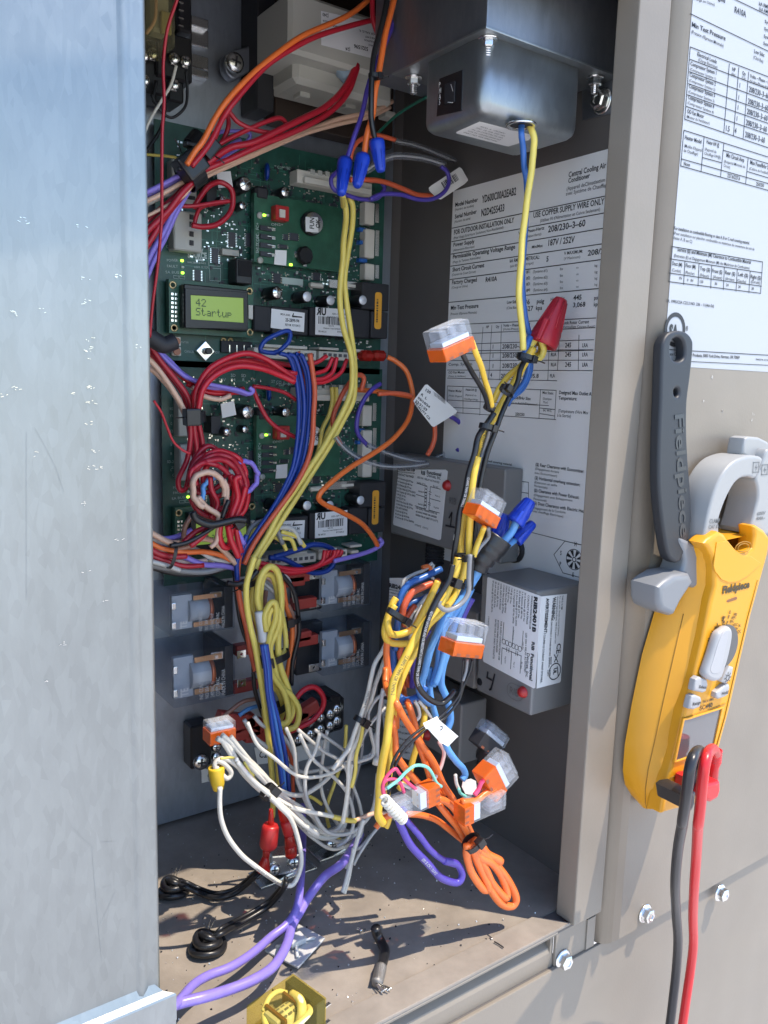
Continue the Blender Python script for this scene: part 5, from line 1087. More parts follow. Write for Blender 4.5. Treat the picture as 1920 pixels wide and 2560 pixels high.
# yellow coil
W('D', [(735, 420), (722, 330), (740, 220), (790, 160), (835, 190), (862, 300), (855, 440), (840, 600), (855, 740), (900, 880), (925, 990), (900, 1080), (840, 1115), (785, 1090), (760, 1000)], 'yellow', 9.5, .172)
W('D', [(740, 440), (735, 320), (760, 210), (810, 215), (840, 320), (835, 450), (800, 560), (770, 690), (790, 830), (850, 900), (875, 1000), (850, 1070), (800, 1060), (770, 980)], 'yellow', 8.5, .182)
W('D', [(770, 540), (765, 450), (790, 380), (830, 380), (830, 460), (790, 580), (780, 700), (810, 800), (870, 900), (900, 1000), (890, 1080), (830, 1100)], 'yellow', 8.5, .165)
W('D', [(800, 560), (790, 470), (810, 410), (845, 430), (835, 520), (800, 640), (815, 760), (860, 860), (920, 930), (960, 1010), (950, 1100), (880, 1130)], 'yellow', 8.5, .168)
W('D', [(860, 420), (880, 520), (885, 640), (840, 720), (850, 840), (900, 930)], 'yellow', 7.5, .18)
W('D', [(870, 250), (890, 400), (920, 500), (920, 620), (905, 760), (880, 860)], 'orange', 7, .195); W('D', [(900, 380), (940, 480), (945, 600), (935, 720), (920, 800)], 'brown', 6, .195)
W('D', [(860, 200), (930, 300), (960, 440), (960, 560), (930, 720), (920, 860)], 'black', 6.5, .192)
W('D', [(740, 210), (800, 240), (850, 300), (870, 370)], 'peach', 6, .2); W('D', [(750, 250), (800, 290), (850, 340), (880, 400)], 'white', 6, .205); W('D', [(770, 300), (760, 380), (800, 400), (870, 380)], 'brown', 7, .203)
W('D', [(860, 190), (910, 240), (930, 330), (940, 370)], 'white', 4, .2)
hs = tube('white_heat_shrink', pts('D', [(728, 425), (735, 480), (745, 540), (750, 600)], .168), 11*mpp(onY(700, 1560, .168)), mat('heat_shrink_white', (.72, .71, .70), .5), h2, 10)
tie('D', 660, 255, .183, 80, 58, h2, 15, .6, 1); tie('D', 810, 700, .175, 80, 92, h2, 18, .5, 1); tie('D', 820, 1005, .178, 75, 66, h2, 18, .55, 0); tie('D', 920, 478, .19, 85, 44, h2, 14, .7, 1)
tube('tie_strand', pts('D', [(540, 255), (600, 262), (670, 235), (720, 180)], .17), .0022, blk, h2)
# --- left red coil harness
h3 = thing('wire_harness', onY(*px('C', 450, 900), .18), 'coil of dark red wires with lilac and peach strands beside the door', 'wire harness')
W = lambda c, L, co, r, y=.18, **k: wire(c, L, co, r, y, parent=h3, **k)
W('C', [(20, 60, .19), (110, 190), (200, 280), (270, 380), (305, 480), (318, 600), (335, 720), (370, 860)], 'red', 8.5)
W('C', [(40, 40), (140, 190), (230, 290), (300, 400), (330, 500), (345, 620), (365, 740)], 'red', 8, .185)
W('C', [(20, 130), (120, 230), (190, 330), (250, 420), (290, 500)], 'peach', 8, .178); W('C', [(10, 200), (110, 260), (200, 360), (260, 450), (290, 520)], 'peach', 7, .186)
W('C', [(20, -200), (70, -60), (90, 60), (150, 160), (240, 250), (310, 300), (430, 330), (600, 370), (670, 390), (690, 372), (670, 352)], 'lilac', 6.5, .19)
W('C', [(60, -40), (120, 110), (200, 200), (290, 280), (420, 350), (540, 362), (660, 395)], 'lilac', 6.5, .195)
W('C', [(170, 170), (240, 260), (320, 320), (460, 370), (600, 380), (640, 370)], 'redb', 7, .2); W('C', [(300, 330), (430, 380), (560, 390), (640, 360)], 'redb', 7, .2); W('C', [(330, 350), (400, 400), (500, 420), (560, 400)], 'peach', 7, .195)
W('C', [(105, 430, .17), (150, 500), (180, 580), (220, 670), (270, 720), (320, 745)], 'redb', 3.6)
for k, L in enumerate(([(320, 560), (320, 660), (300, 780), (250, 900), (260, 960), (300, 940), (340, 800), (430, 700), (520, 760)], [(340, 560), (355, 700), (350, 850), (380, 1000), (430, 1100)], [(370, 560), (395, 680), (410, 800), (440, 950), (450, 1050), (440, 1130)], [(360, 560), (380, 700), (400, 780)])):
    W('C', L, 'red', 7.5, .182+.003*k)
def coil(cx, cy, rx, ry, rot, co, r, y, a0=0, a1=360, dy=.0):
    n_ = 18; L = []
    for i in range(n_+1):
        a = R(a0+(a1-a0)*i/n_); x = rx*math.cos(a); z = ry*math.sin(a); cr, sr = math.cos(R(rot)), math.sin(R(rot))
        L.append((cx+x*cr-z*sr, cy+x*sr+z*cr, y+dy*i/n_))
    W('C', L, co, r)
coil(480, 940, 165, 185, 10, 'red', 8, .168, -190, 150, .008); coil(470, 930, 150, 150, 30, 'red', 8, .163, -200, 120, .01); coil(440, 900, 120, 95, 20, 'red', 7.5, .160, -220, 60, .01)
coil(500, 880, 150, 150, -20, 'redb', 7.5, .172, -180, 100, .006); coil(420, 860, 100, 130, 40, 'red', 7, .176, -200, 100); coil(530, 950, 130, 190, -12, 'redb', 7.5, .174, -170, 90, .01)
coil(430, 960, 95, 110, -20, 'peach', 8.5, .155, -230, 40, .006); coil(470, 980, 75, 95, 10, 'light', 7, .165, -210, -60, .004); coil(640, 880, 80, 90, 10, 'lilac', 7, .176, -150, 80)
W('C', [(520, 900), (545, 960), (530, 1060), (500, 1160)], 'peach', 7, .160); W('C', [(365, 1000), (420, 1060), (490, 1110), (490, 1140)], 'peach', 8, .158)
W('C', [(620, 880), (590, 900), (600, 1000), (570, 1100), (560, 1180)], 'redb', 8.5, .158); W('C', [(650, 940), (620, 1040), (590, 1120)], 'redb', 8, .162); W('C', [(560, 870), (585, 950), (575, 1050), (545, 1130)], 'redb', 8, .163); W('C', [(440, 880), (450, 960), (490, 1040), (440, 1130)], 'red', 7.5, .165)
W('C', [(510, 1130), (530, 1060), (550, 1020)], 'black', 6.5, .155)
W('C', [(500, 1165), (495, 1230), (520, 1290), (555, 1290), (560, 1220), (570, 1160)], 'redb', 9, .16); W('C', [(545, 1170), (560, 1250), (600, 1335), (605, 1350)], 'redb', 9, .155); W('C', [(590, 1170), (600, 1260), (625, 1330)], 'redb', 8, .165)
W('C', [(490, 1170), (470, 1260), (440, 1300)], 'peach', 7, .16); W('C', [(440, 1180), (380, 1240), (320, 1290)], 'red', 9, .16); W('C', [(420, 1180), (350, 1210), (280, 1270)], 'red', 8, .165); W('C', [(330, 1110), (290, 1180), (280, 1270)], 'brown', 7, .175); W('C', [(600, 1200), (640, 1280)], 'lilac', 7, .165); W('C', [(490, 1160), (400, 1220), (300, 1270), (200, 1290)], 'black', 6, .155)
tie('C', 345, 525, .178, 88, 56, h3, 28, .8, 1)
tube('cable_tie', pts('C', [(335, 1090), (360, 1135), (440, 1165), (530, 1150), (600, 1135), (650, 1140)], .15), .0028, blk, h3); tie('C', 610, 1145, .155, 60, 24, h3, 18, .8, 1)
# --- bundle coming in low from the left
h4 = thing('wire_harness', onY(*px('D', 250, 100), .18), 'flat bundle of lilac, peach and red wires entering low from behind the door', 'wire harness')
W = lambda c, L, co, r, y=.18, **k: wire(c, L, co, r, y, parent=h4, **k)
for k, (L, co, r) in enumerate(((([(60, -60), (180, 10), (260, 20), (420, 0), (520, 60), (590, 140)]), 'peach', 8), ([(60, 0), (150, 50), (280, 75), (400, 70), (500, 90), (560, 120)], 'orange', 7.5), ([(60, 20), (180, 60), (300, 110), (400, 140), (500, 150), (600, 170)], 'lilac', 8),
        ([(60, -20), (200, 30), (350, 60), (450, 110), (560, 130)], 'cool', 7), ([(60, 50), (200, 110), (330, 130), (420, 120)], 'palepink', 7), ([(60, 40), (140, 80), (220, 100), (300, 95)], 'red', 8), ([(60, 80), (160, 120), (280, 150), (400, 150)], 'red', 7), ([(60, -60), (160, -10), (240, -20), (330, -60)], 'lilac', 8), ([(60, 140), (200, 170), (400, 190), (560, 150)], 'grey', 9), ([(60, 150), (250, 200), (420, 190), (560, 160), (590, 220)], 'black', 9), ([(60, 120), (180, 150), (260, 180)], 'cool', 7), ([(60, 30), (120, 60), (230, 55), (350, 30)], 'brown', 7))):
    W('D', L, co, r, .178+.002*(k % 5))
tie('D', 212, 90, .175, 10, 66, h4, 9, .6, 0)
sp = tube('strap', pts('B', [(60, 1200), (120, 1240), (170, 1262), (230, 1240)], .165), [.006]*22, blkm, None, 10); tag(sp, 'thick black strap end poking out from behind the door over the buttons', 'strap')
# --- bottom plug row of the lower board
h5 = thing('wire_harness', onY(*px('D', 1000, 150), .2), 'red wires and blue loop under the lower circuit board plugs', 'wire harness')
W = lambda c, L, co, r, y=.2, **k: wire(c, L, co, r, y, parent=h5, **k)
W('D', [(820, 100, .215), (950, 65), (1060, 30), (1150, 45), (1178, 110), (1140, 175), (1050, 190), (960, 150), (870, 115), (790, 105)], 'blue', 7.5, .185)
for k in range(6): W('D', [(700, 130+10*k), (800, 150+8*k), (920, 175+5*k), (1030, 165+2*k), (1100+18*k, 130-6*k), (1120+20*k, 60)], 'redb', 6.5, .2+.003*(k % 3))
W('D', [(1170, 125, .2), (1290, 98), (1400, 62), (1452, 20), (1440, -10)], 'lilac', 6.5)
W('D', [(820, -20), (870, 10), (890, 60)], 'yellow', 6, .205); W('D', [(850, -10), (920, 0), (945, 60)], 'yellow', 6, .2); W('D', [(860, -50), (950, -20), (1000, 40)], 'yellow', 6, .2); W('C', [(640, 1290), (680, 1180), (760, 1140), (820, 1170), (870, 1280)], 'grey', 7, .2); W('C', [(660, 1300), (700, 1210), (770, 1160), (830, 1200)], 'yellow', 6, .195); W('C', [(840, 1180), (930, 1190), (980, 1280)], 'cool', 7, .2)
# --- right hand orange and purple loops with printed tag
wire('C', [(1490, 172, .20), (1540, 195), (1600, 260), (1636, 360), (1640, 440), (1610, 550), (1520, 660), (1400, 750), (1280, 825), (1160, 910), (1085, 985, .16), (1110, 1040), (1220, 1095), (1330, 1160), (1400, 1230), (1432, 1290, .2)], 'orange', 7.5, .18, label='orange wire curving in a wide loop beside both circuit boards')
wire('C', [(1290, 365, .22), (1420, 372), (1530, 385), (1630, 408)], 'orange', 7, label='short orange wire crossing from the lower board plug to the wide loop')
wire('C', [(1335, 370, .21), (1345, 300), (1310, 285), (1250, 345), (1200, 430), (1168, 530), (1180, 620), (1212, 690)], 'rust', 7, label='red orange wire with black print bending into a clear sleeve by the lower board')
wire('C', [(1450, 330, .21), (1400, 360), (1350, 430), (1312, 520), (1318, 620), (1375, 700)], 'purple', 6.5, label='purple wire bending into a clear sleeve by the lower board')
sleeve_('C', [(1185, 650), (1240, 715), (1330, 775), (1460, 818), (1600, 822), (1760, 800), (1830, 780)], .185, 8, 'lower clear sleeve sweeping right from the lower board')
sleeve_('C', [(1375, 695), (1480, 738), (1600, 775), (1720, 790), (1830, 745)], .19, 7, 'upper clear sleeve sweeping right from the lower board')
wire('R2', [(505, 740, .17), (545, 690), (558, 620), (540, 560), (500, 520), (450, 495)], 'purple', 6.5, label='purple wire coming back up to the printed white tag')
wire('R2', [(300, 768, .17), (335, 710), (352, 640), (350, 550)], 'rust', 7, label='red orange wire coming back up to the printed white tag')
wire('R2', [(-40, 345, .17), (60, 335), (130, 345), (190, 360)], 'rust', 6.5, label='red orange wire end pointing at the printed white tag')
# --- main yellow bundle over the data plate
h6 = thing('wire_harness', onY(*px('R2', 600, 1000), .015), 'sunlit bundle of thick yellow and black wires tied in front of the data plate', 'wire harness')
W = lambda c, L, co, r, y=.012, **k: wire(c, L, co, r, y, parent=h6, **k)
W('R2', [(1030, 30, .03), (960, 150), (900, 270), (840, 370), (785, 460), (735, 550), (690, 650), (660, 760), (625, 900), (590, 1040), (560, 1200), (540, 1340), (520, 1480), (505, 1640)], 'gold', 11.5, .012, print_='12 AWG THHN OR THWN-2')
W('R2', [(1085, 0, .04), (1080, 60), (1020, 90), (950, 150), (860, 220), (790, 310), (755, 400)], 'gold', 8.5, .03)
W('R2', [(650, 780), (625, 900), (605, 1050), (590, 1200), (585, 1350), (575, 1480), (545, 1620)], 'gold', 10, .018)
W('R2', [(1060, -20, .045), (1010, 30), (985, 60)], 'gold', 9, .035)
W('R2', [(960, -20, .04), (985, 40), (1010, 110), (1008, 200), (960, 300), (880, 380), (850, 420)], 'mid', 9, .03)
W('R2', [(965, 60, .035), (1000, 140), (975, 250), (930, 320), (885, 360)], 'mid', 8, .036)
W('R2', [(980, 100), (940, 180), (920, 270), (860, 390), (810, 500), (760, 620), (715, 740), (685, 870), (660, 1010), (640, 1180), (625, 1350), (610, 1500), (600, 1700)], 'black', 7.5, .022)
W('R2', [(760, 480), (715, 540), (660, 640), (620, 760), (590, 900), (560, 1040), (530, 1160), (505, 1300), (488, 1450), (470, 1600), (450, 1720)], 'black', 8.5, .02, print_='12 AWG THHN OR THWN-2')
W('R2', [(745, 560), (700, 690), (660, 850), (640, 1000), (625, 1150)], 'grey', 6.5, .026)
W('R2', [(510, 1250), (490, 1330), (482, 1430)], 'white', 3, .02)
for (x, y, a, w_) in ((980, 95, 105, 48), (850, 320, 118, 40), (728, 440, 115, 30), (712, 575, 105, 42), (555, 1470, 95, 52)): tie('R2', x, y, .014, a, w_, h6, 12, .8, -1 if x in (980, 712) else 1)
tie('R3', 660, 300, .012, 110, 52, h6, 16, .8, 1)
wire('R2', [(520, 20, -.018), (560, 110, -.016), (600, 190), (670, 300, 0), (705, 370), (722, 450, .01)], 'black', 7, label='short black wire between the topmost clear connector and the yellow bundle')
wire('R2', [(605, -20, -.018), (630, 60, -.016), (670, 160), (705, 260, 0), (732, 340), (745, 430, .01)], 'gold', 8, label='short yellow wire between the topmost clear connector and the yellow bundle')
for k, (lb, dx, co) in enumerate((('short yellow wire going down from the connector on the yellow bundle', 0, 'gold'), ('grey wire going down beside the connector on the yellow bundle', 50, 'grey'))): wire('R2', [(690+dx*.6, 1270, .005), (670+dx, 1330, .012), (640+dx*.6, 1400), (620, 1470)], co, 8-2*k, label=lb)
# --- centre tangle below (crop R3 and H)
h7 = thing('wire_harness', onY(*px('R3', 350, 700), .03), 'hanging tangle of light blue, yellow and orange wires in the middle of the cabinet', 'wire harness')
W = lambda c, L, co, r, y=.03, **k: wire(c, L, co, r, y, parent=h7, **k)
W('R3', [(680, 120), (660, 220), (610, 350), (560, 440), (490, 540), (410, 640), (350, 740), (290, 870), (240, 990), (215, 1100), (200, 1250), (175, 1400), (155, 1520), (140, 1660), (130, 1800), (125, 1900), (160, 1960)], 'gold', 12, .012, print_='12 AWG THHN OR THWN-2')
W('R3', [(730, 150), (700, 260), (640, 400), (560, 500), (470, 600), (410, 720), (340, 860), (280, 980), (240, 1100), (215, 1300), (200, 1450), (200, 1560), (190, 1700), (175, 1830)], 'gold', 10.5, .018)
W('R3', [(540, 285), (480, 400), (420, 520), (370, 610), (290, 650), (220, 650), (190, 600), (195, 540), (240, 450)], 'gold', 10, .04); W('R3', [(560, 480), (480, 580), (380, 690), (300, 720), (210, 710), (170, 640), (175, 560), (230, 440), (250, 400)], 'gold', 10, .044)
for k, L in enumerate(([(820, 230), (740, 350), (660, 450), (580, 550), (530, 650), (480, 790), (440, 930), (410, 1020), (430, 1090), (480, 1130)], [(790, 260), (700, 380), (640, 480), (590, 600), (560, 720), (540, 860), (500, 1010)], [(770, 330), (700, 470), (650, 600), (610, 740), (575, 880), (570, 1000), (600, 1110), (622, 1240), (605, 1330), (592, 1402)], [(640, 460), (590, 570), (560, 640), (590, 740), (560, 880), (520, 1000)], [(700, 440), (620, 560), (520, 700), (470, 840), (430, 960), (440, 1060), (500, 1140)], [(480, 880), (482, 1000), (495, 1100), (520, 1210), (550, 1300), (570, 1390)])):
    W('R3', L, 'light', 10.5 if k < 3 else 9, .026+.005*(k % 3))
W('R3', [(560, 200), (430, 260), (340, 310), (290, 400), (262, 520), (255, 640), (240, 760)], 'mid', 10, .05); W('R3', [(540, 340), (440, 400), (340, 440), (290, 560)], 'mid', 9, .055); W('R3', [(450, 1010), (400, 1090), (320, 1110), (270, 1090)], 'mid', 12, .03); W('R3', [(480, 240), (360, 280), (300, 350)], 'mid', 9, .06); W('R3', [(245, 600), (225, 720), (230, 840), (210, 960)], 'mid', 9, .055)
W('R3', [(545, 285), (440, 320), (360, 370), (310, 440), (290, 520)], 'rust', 10, .045); W('R3', [(200, 620), (180, 760), (190, 880), (215, 1000), (245, 1110), (250, 1300)], 'orange', 9.5, .045); W('R3', [(290, 720), (275, 800), (310, 900), (340, 1010)], 'rust', 8, .05); W('R3', [(380, 450), (330, 520), (300, 600)], 'rust', 8, .05)
W('R3', [(500, 160), (440, 210), (370, 240), (310, 280), (290, 330)], 'cool', 5, .07); W('R3', [(510, 170), (490, 240), (510, 270)], 'cool', 4, .07); W('R3', [(470, 380), (400, 460), (350, 520), (330, 620)], 'white', 6, .05); W('R3', [(430, 450), (380, 560), (340, 700), (330, 800), (350, 900), (400, 1010)], 'white', 6, .048)
W('R3', [(500, 240), (480, 180), (430, 190)], 'orange', 6, .07); W('R3', [(770, 400), (720, 500), (690, 580)], 'purple', 12, .04); W('R3', [(480, 620), (400, 760), (370, 920), (360, 1020)], 'purple', 8, .045)
W('R3', [(640, 170), (620, 260), (590, 320), (530, 420), (480, 520), (450, 620), (430, 740), (410, 860), (395, 960), (420, 1050), (480, 1105), (560, 1125), (610, 1100), (660, 1040)], 'black', 8.5, .004, print_='VLTS 600 GASOLINE AND OIL RESISTANT II 12 AWG THHN OR THWN-2')
W('R3', [(760, 100), (755, 250), (745, 370), (690, 450), (600, 485), (545, 455), (550, 420)], 'grey', 7, .004)
# orange wires down to the loops (crop H then R4)
W('H', [(330, 540, .045), (340, 680, .035), (400, 810, .01), (440, 880), (500, 985), (600, 1130), (700, 1290), (790, 1450), (870, 1590), (950, 1740), (1010, 1860), (1040, 1930)], 'orange', 9.5, .0)
W('H', [(470, 640, .055), (480, 740, .05), (520, 830, .02), (555, 960), (600, 1100), (650, 1230), (720, 1400), (790, 1540)], 'orange', 9.5, .012)
W('H', [(350, 700, .05), (375, 820, .04), (390, 940, .015), (400, 1080), (420, 1210), (480, 1310), (570, 1420), (660, 1510), (740, 1570)], 'orange', 10, .006)
W('H', [(740, 1570), (810, 1585), (880, 1650), (930, 1740), (990, 1850), (1030, 1920)], 'orange', 10, -.004); W('H', [(745, 1610), (820, 1690), (900, 1800), (960, 1880), (1000, 1930)], 'orange', 9.5, .002); W('H', [(490, 1690), (620, 1700), (740, 1750), (840, 1820), (930, 1890), (990, 1930)], 'orange', 8.5, .008); W('H', [(580, 1120), (650, 1300), (700, 1450), (760, 1540)], 'orange', 8.5, .016)
W('H', [(250, 1800), (300, 1740), (360, 1700), (480, 1690)], 'orange', 8, .03)
W('H', [(340, 1560), (370, 1640), (350, 1740), (330, 1800)], 'gold', 8, .03); W('H', [(600, 760, .06), (640, 900, .04), (600, 1080), (550, 1250), (500, 1400), (430, 1500)], 'gold', 9, .03)
for L in ([(790, 970), (830, 1010), (890, 1065), (945, 1105), (968, 1115), (950, 1130), (900, 1100), (830, 1050), (790, 1000)], [(780, 990), (830, 1080), (900, 1130), (970, 1220), (1015, 1310), (1010, 1360), (975, 1350), (920, 1260), (860, 1160), (800, 1050), (775, 1000)], [(770, 1000), (800, 1080), (850, 1200), (910, 1320), (980, 1405), (1045, 1420), (1075, 1375), (1050, 1290), (990, 1190), (900, 1100), (800, 1010)], [(740, 1000), (735, 1080), (775, 1180), (830, 1280), (870, 1318), (885, 1290), (850, 1200), (800, 1090), (770, 1010)]):
    W('R4', L, 'orange', 11, -.012)
tie('R4', 775, 990, -.012, 60, 52, h7, 16, .8, -1)
tie('R3', 265, 530, .03, 120, 78, h7, 13, .5, -1)
# thin control wires around the spiral (crop H)
W('H', [(945, 470, .0), (938, 560), (935, 660), (920, 720), (890, 780), (830, 860), (760, 925), (700, 960), (620, 1010), (520, 1090), (430, 1190), (385, 1290), (365, 1400), (350, 1520)], 'black', 4, -.005)
W('H', [(1015, 470, .0), (990, 570), (945, 680), (910, 780), (850, 870), (780, 945), (680, 1000), (590, 1070), (480, 1180), (410, 1300), (385, 1420), (345, 1550)], 'black', 4, -.005)
W('H', [(975, 470), (965, 560), (940, 640)], 'grey', 4, -.002)
W('H', [(330, 1560, -.01), (305, 1480), (330, 1400), (400, 1335), (440, 1370), (500, 1440), (600, 1520)], 'pink', 5, -.01); W('H', [(320, 1570, -.01), (300, 1470), (350, 1420), (430, 1430), (475, 1520)], 'pink', 5, -.014)
W('H', [(340, 1490), (430, 1420), (490, 1360), (560, 1310), (640, 1310), (690, 1360), (730, 1440), (770, 1475)], 'teal', 4.5, -.012); W('H', [(310, 1500), (420, 1440), (500, 1480), (560, 1500)], 'white', 5, -.006)
W('H', [(905, 1490, -.01), (925, 1530), (980, 1560)], 'teal', 4.5, -.012); W('H', [(880, 1380), (890, 1440), (910, 1500)], 'white', 5, -.005); W('H', [(1130, 1400, -.02), (1090, 1440), (1060, 1500), (1030, 1540)], 'pink', 6.5, -.015); W('H', [(1190, 1490, -.02), (1110, 1530), (1050, 1570), (930, 1600)], 'orange', 9, -.014)
W('H', [(750, 1120), (785, 1200), (770, 1290), (740, 1360), (700, 1440), (670, 1500)], 'palepink', 5.5, .01)
W('H', [(800, 1130, .0), (830, 1200), (890, 1270), (945, 1330), (955, 1380), (930, 1420)], 'light', 9.5, .0)
W('H', [(480, 1640, -.01), (430, 1700), (470, 1830), (540, 1950), (640, 2070), (760, 2180), (860, 2230), (915, 2215), (935, 2150), (890, 2090), (790, 2060)], 'purple', 10.5, .0, print_='600V E162413 18 AWG'); W('H', [(440, 1690, -.01), (500, 1760), (590, 1860), (680, 1970), (790, 2060), (880, 2090)], 'purple', 9, .006)
W('H', [(590, 800), (620, 830), (650, 870), (690, 930)], 'white', 4.5, .02); W('H', [(560, 800), (590, 850), (590, 920), (560, 960)], 'white', 5, .02)
# white pair at the left of the tangle
h8 = thing('wire_harness', onY(*px('H', 130, 950), .06), 'white and pale yellow wires with a small black tie left of the hanging tangle', 'wire harness')
W = lambda c, L, co, r, y=.07, **k: wire(c, L, co, r, y, parent=h8, **k)
W('H', [(350, 300), (300, 400), (250, 500), (215, 610), (190, 740), (150, 860), (120, 960), (80, 1060), (40, 1160), (-20, 1260), (-90, 1340)], 'white', 6.5, .065, print_='16 AWG THWN/MTW')
W('H', [(340, 420), (290, 560), (250, 680), (210, 780), (170, 880), (140, 980), (110, 1080), (60, 1180), (40, 1300), (30, 1440), (20, 1600), (-10, 1760)], 'white', 6.5, .07)
W('H', [(190, 940), (210, 1060), (240, 1170), (220, 1240), (120, 1280), (0, 1300)], 'cool', 5.5, .08); W('H', [(330, 740), (260, 780), (200, 880), (190, 960)], 'cool', 5, .07)
W('H', [(330, 850), (220, 960), (150, 1080), (100, 1200), (80, 1300)], 'cool', 5, .075); W('H', [(310, 700), (290, 860), (270, 1050), (262, 1250)], 'cool', 6, .05)
W('H', [(150, 990), (130, 1100), (100, 1230), (90, 1350), (60, 1480)], 'yellow', 5.5, .068)
tie('H', 130, 950, .066, 120, 36, h8, 14, .8, -1)
cap = onY(*px('H', 252, 1300), .045); lathe('wire_end_cap', [(.0028, 0), (.0028, .005), (0, .006)], 10, zframe(cap, (.2, 0, 1)), nylon, h8)
# --- white lead group at the lower left (crop E)
h9 = thing('wire_harness', onY(*px('E', 780, 310), .09), 'sunlit white wires fanning out from a small black tie at the lower left', 'wire harness')
W = lambda c, L, co, r, y=.09, **k: wire(c, L, co, r, y, parent=h9, **k)
W('E', [(480, -10, .11), (530, 20), (570, 80), (610, 170), (690, 250), (780, 325), (870, 400), (950, 480), (1030, 545), (1110, 578), (1190, 562), (1235, 500), (1242, 400), (1262, 240), (1290, 80), (1310, -60)], 'white', 7, .09, print_='16 AWG THWN/MTW 600 V VW-1')
W('E', [(510, -30, .11), (590, 50), (650, 120), (720, 200), (800, 285), (880, 355), (960, 440), (1050, 520), (1130, 548), (1200, 520), (1240, 440)], 'white', 7, .085)
W('E', [(560, -20, .11), (620, 60), (690, 140), (760, 220), (820, 280), (900, 320), (980, 322), (1060, 290), (1140, 220), (1210, 130), (1290, -20)], 'white', 6.8, .085)
W('E', [(590, 110), (640, 190), (720, 260), (790, 320), (860, 370), (940, 405), (1050, 435), (1170, 458), (1290, 482)], 'white', 6.8, .08, print_='16 AWG THWN/MTW')
W('E', [(1170, 456), (1240, 472), (1300, 480)], 'yellow', 7.2, .079); W('E', [(1290, 481), (1340, 465), (1420, 436), (1500, 436)], 'peach', 6, .08)
W('E', [(498, 280), (493, 380), (505, 480), (545, 580), (620, 680), (700, 750), (790, 815), (870, 858), (930, 858), (968, 780), (978, 690), (955, 560), (910, 460), (850, 400), (800, 340)], 'white', 6.8, .075, print_='12 AWG THWN GASOLINE AND OIL RESISTANT II')
W('E', [(490, 200, .11), (470, 150), (500, 110), (560, 130), (620, 180), (700, 250), (780, 320), (880, 400)], 'white', 7, .088)
W('E', [(475, 160, .11), (500, 200), (540, 228), (560, 190), (520, 140), (480, 120)], 'white', 7, .1)
W('E', [(500, 110), (580, 105), (640, 160), (700, 210)], 'yellow', 3.4, .084); W('E', [(640, 130), (700, 230), (760, 290)], 'yellow', 3.4, .083)
W('E', [(500, -10, .11), (560, 90), (640, 200), (730, 290), (830, 370), (930, 450), (1020, 510), (1120, 556), (1200, 548), (1238, 470), (1255, 330), (1275, 180), (1300, 0)], 'white', 6.5, .088)
W('E', [(560, 20, .11), (650, 110), (730, 190), (810, 260), (890, 340), (980, 400), (1060, 470), (1120, 560), (1210, 600), (1300, 560), (1340, 470)], 'white', 6, .092)
W('E', [(600, 130), (700, 240), (800, 330), (900, 420), (990, 500), (1080, 560)], 'white', 6.5, .078)
tie('E', 785, 308, .085, 42, 42, h9, 18, .8, -1)
W('E', [(640, -120, .15), (700, -20), (800, 60), (960, 185), (1120, 175), (1280, 120), (1400, 80), (1420, -40)], 'cool', 5.5, .13); W('E', [(700, -140, .15), (760, -80), (860, -40), (940, 100), (980, 280), (1030, 430), (1110, 560), (1200, 640), (1290, 700)], 'cool', 5.5, .12); W('E', [(1090, -40), (1060, 60), (1010, 180), (1010, 320), (1060, 450), (1130, 540), (1220, 560), (1310, 530), (1390, 440), (1420, 340), (1430, 200)], 'cool', 5.8, .10)
W('E', [(960, -60), (1100, 60), (1220, 140), (1290, 280), (1330, 400), (1340, 520), (1300, 640), (1240, 760)], 'cool', 5, .11); W('E', [(1060, -60), (1180, 20), (1260, 80)], 'cool', 5, .12)
W('E', [(1480, 470), (1400, 560), (1320, 680), (1290, 740)], 'cool', 4.5, .10); W('E', [(1350, 470, .06), (1320, 560), (1290, 660), (1265, 760), (1240, 850), (1225, 900)], 'cool', 6.5, .06)
W('E', [(1235, 908, .06), (1255, 840), (1275, 740), (1290, 640)], 'white', 5.5, .058)
W('E', [(1020, 330), (1060, 350), (1100, 380)], 'yellow', 5, .13)
base_runs = [[(650, -100), (720, 20), (820, 110), (960, 200), (1100, 215), (1230, 150), (1330, 20)], [(900, -80), (930, 60), (960, 220), (1010, 380), (1090, 500), (1180, 590), (1290, 640), (1400, 560)], [(1130, -60), (1120, 80), (1100, 240), (1130, 380), (1200, 500), (1270, 560)],
    [(1250, -80), (1240, 80), (1180, 240), (1140, 400), (1160, 540), (1240, 620)], [(980, -40), (1040, 100), (1150, 200), (1260, 330), (1300, 470), (1260, 590), (1180, 640)], [(620, 60), (720, 150), (830, 300), (940, 460), (1060, 590), (1180, 640), (1300, 600)], [(1340, -60), (1330, 100), (1290, 260), (1260, 420), (1180, 520), (1080, 540)]]
for k, L in enumerate(base_runs):
    W('E', [(x+random.uniform(-14, 14), y+random.uniform(-10, 10), .10+.012*(k % 4)) if i == 0 else (x+random.uniform(-10, 10), y+random.uniform(-10, 10)) for i, (x, y) in enumerate(L)], ('white', 'cool', 'white', 'yellow', 'cool', 'white', 'grey')[k], 5.2)
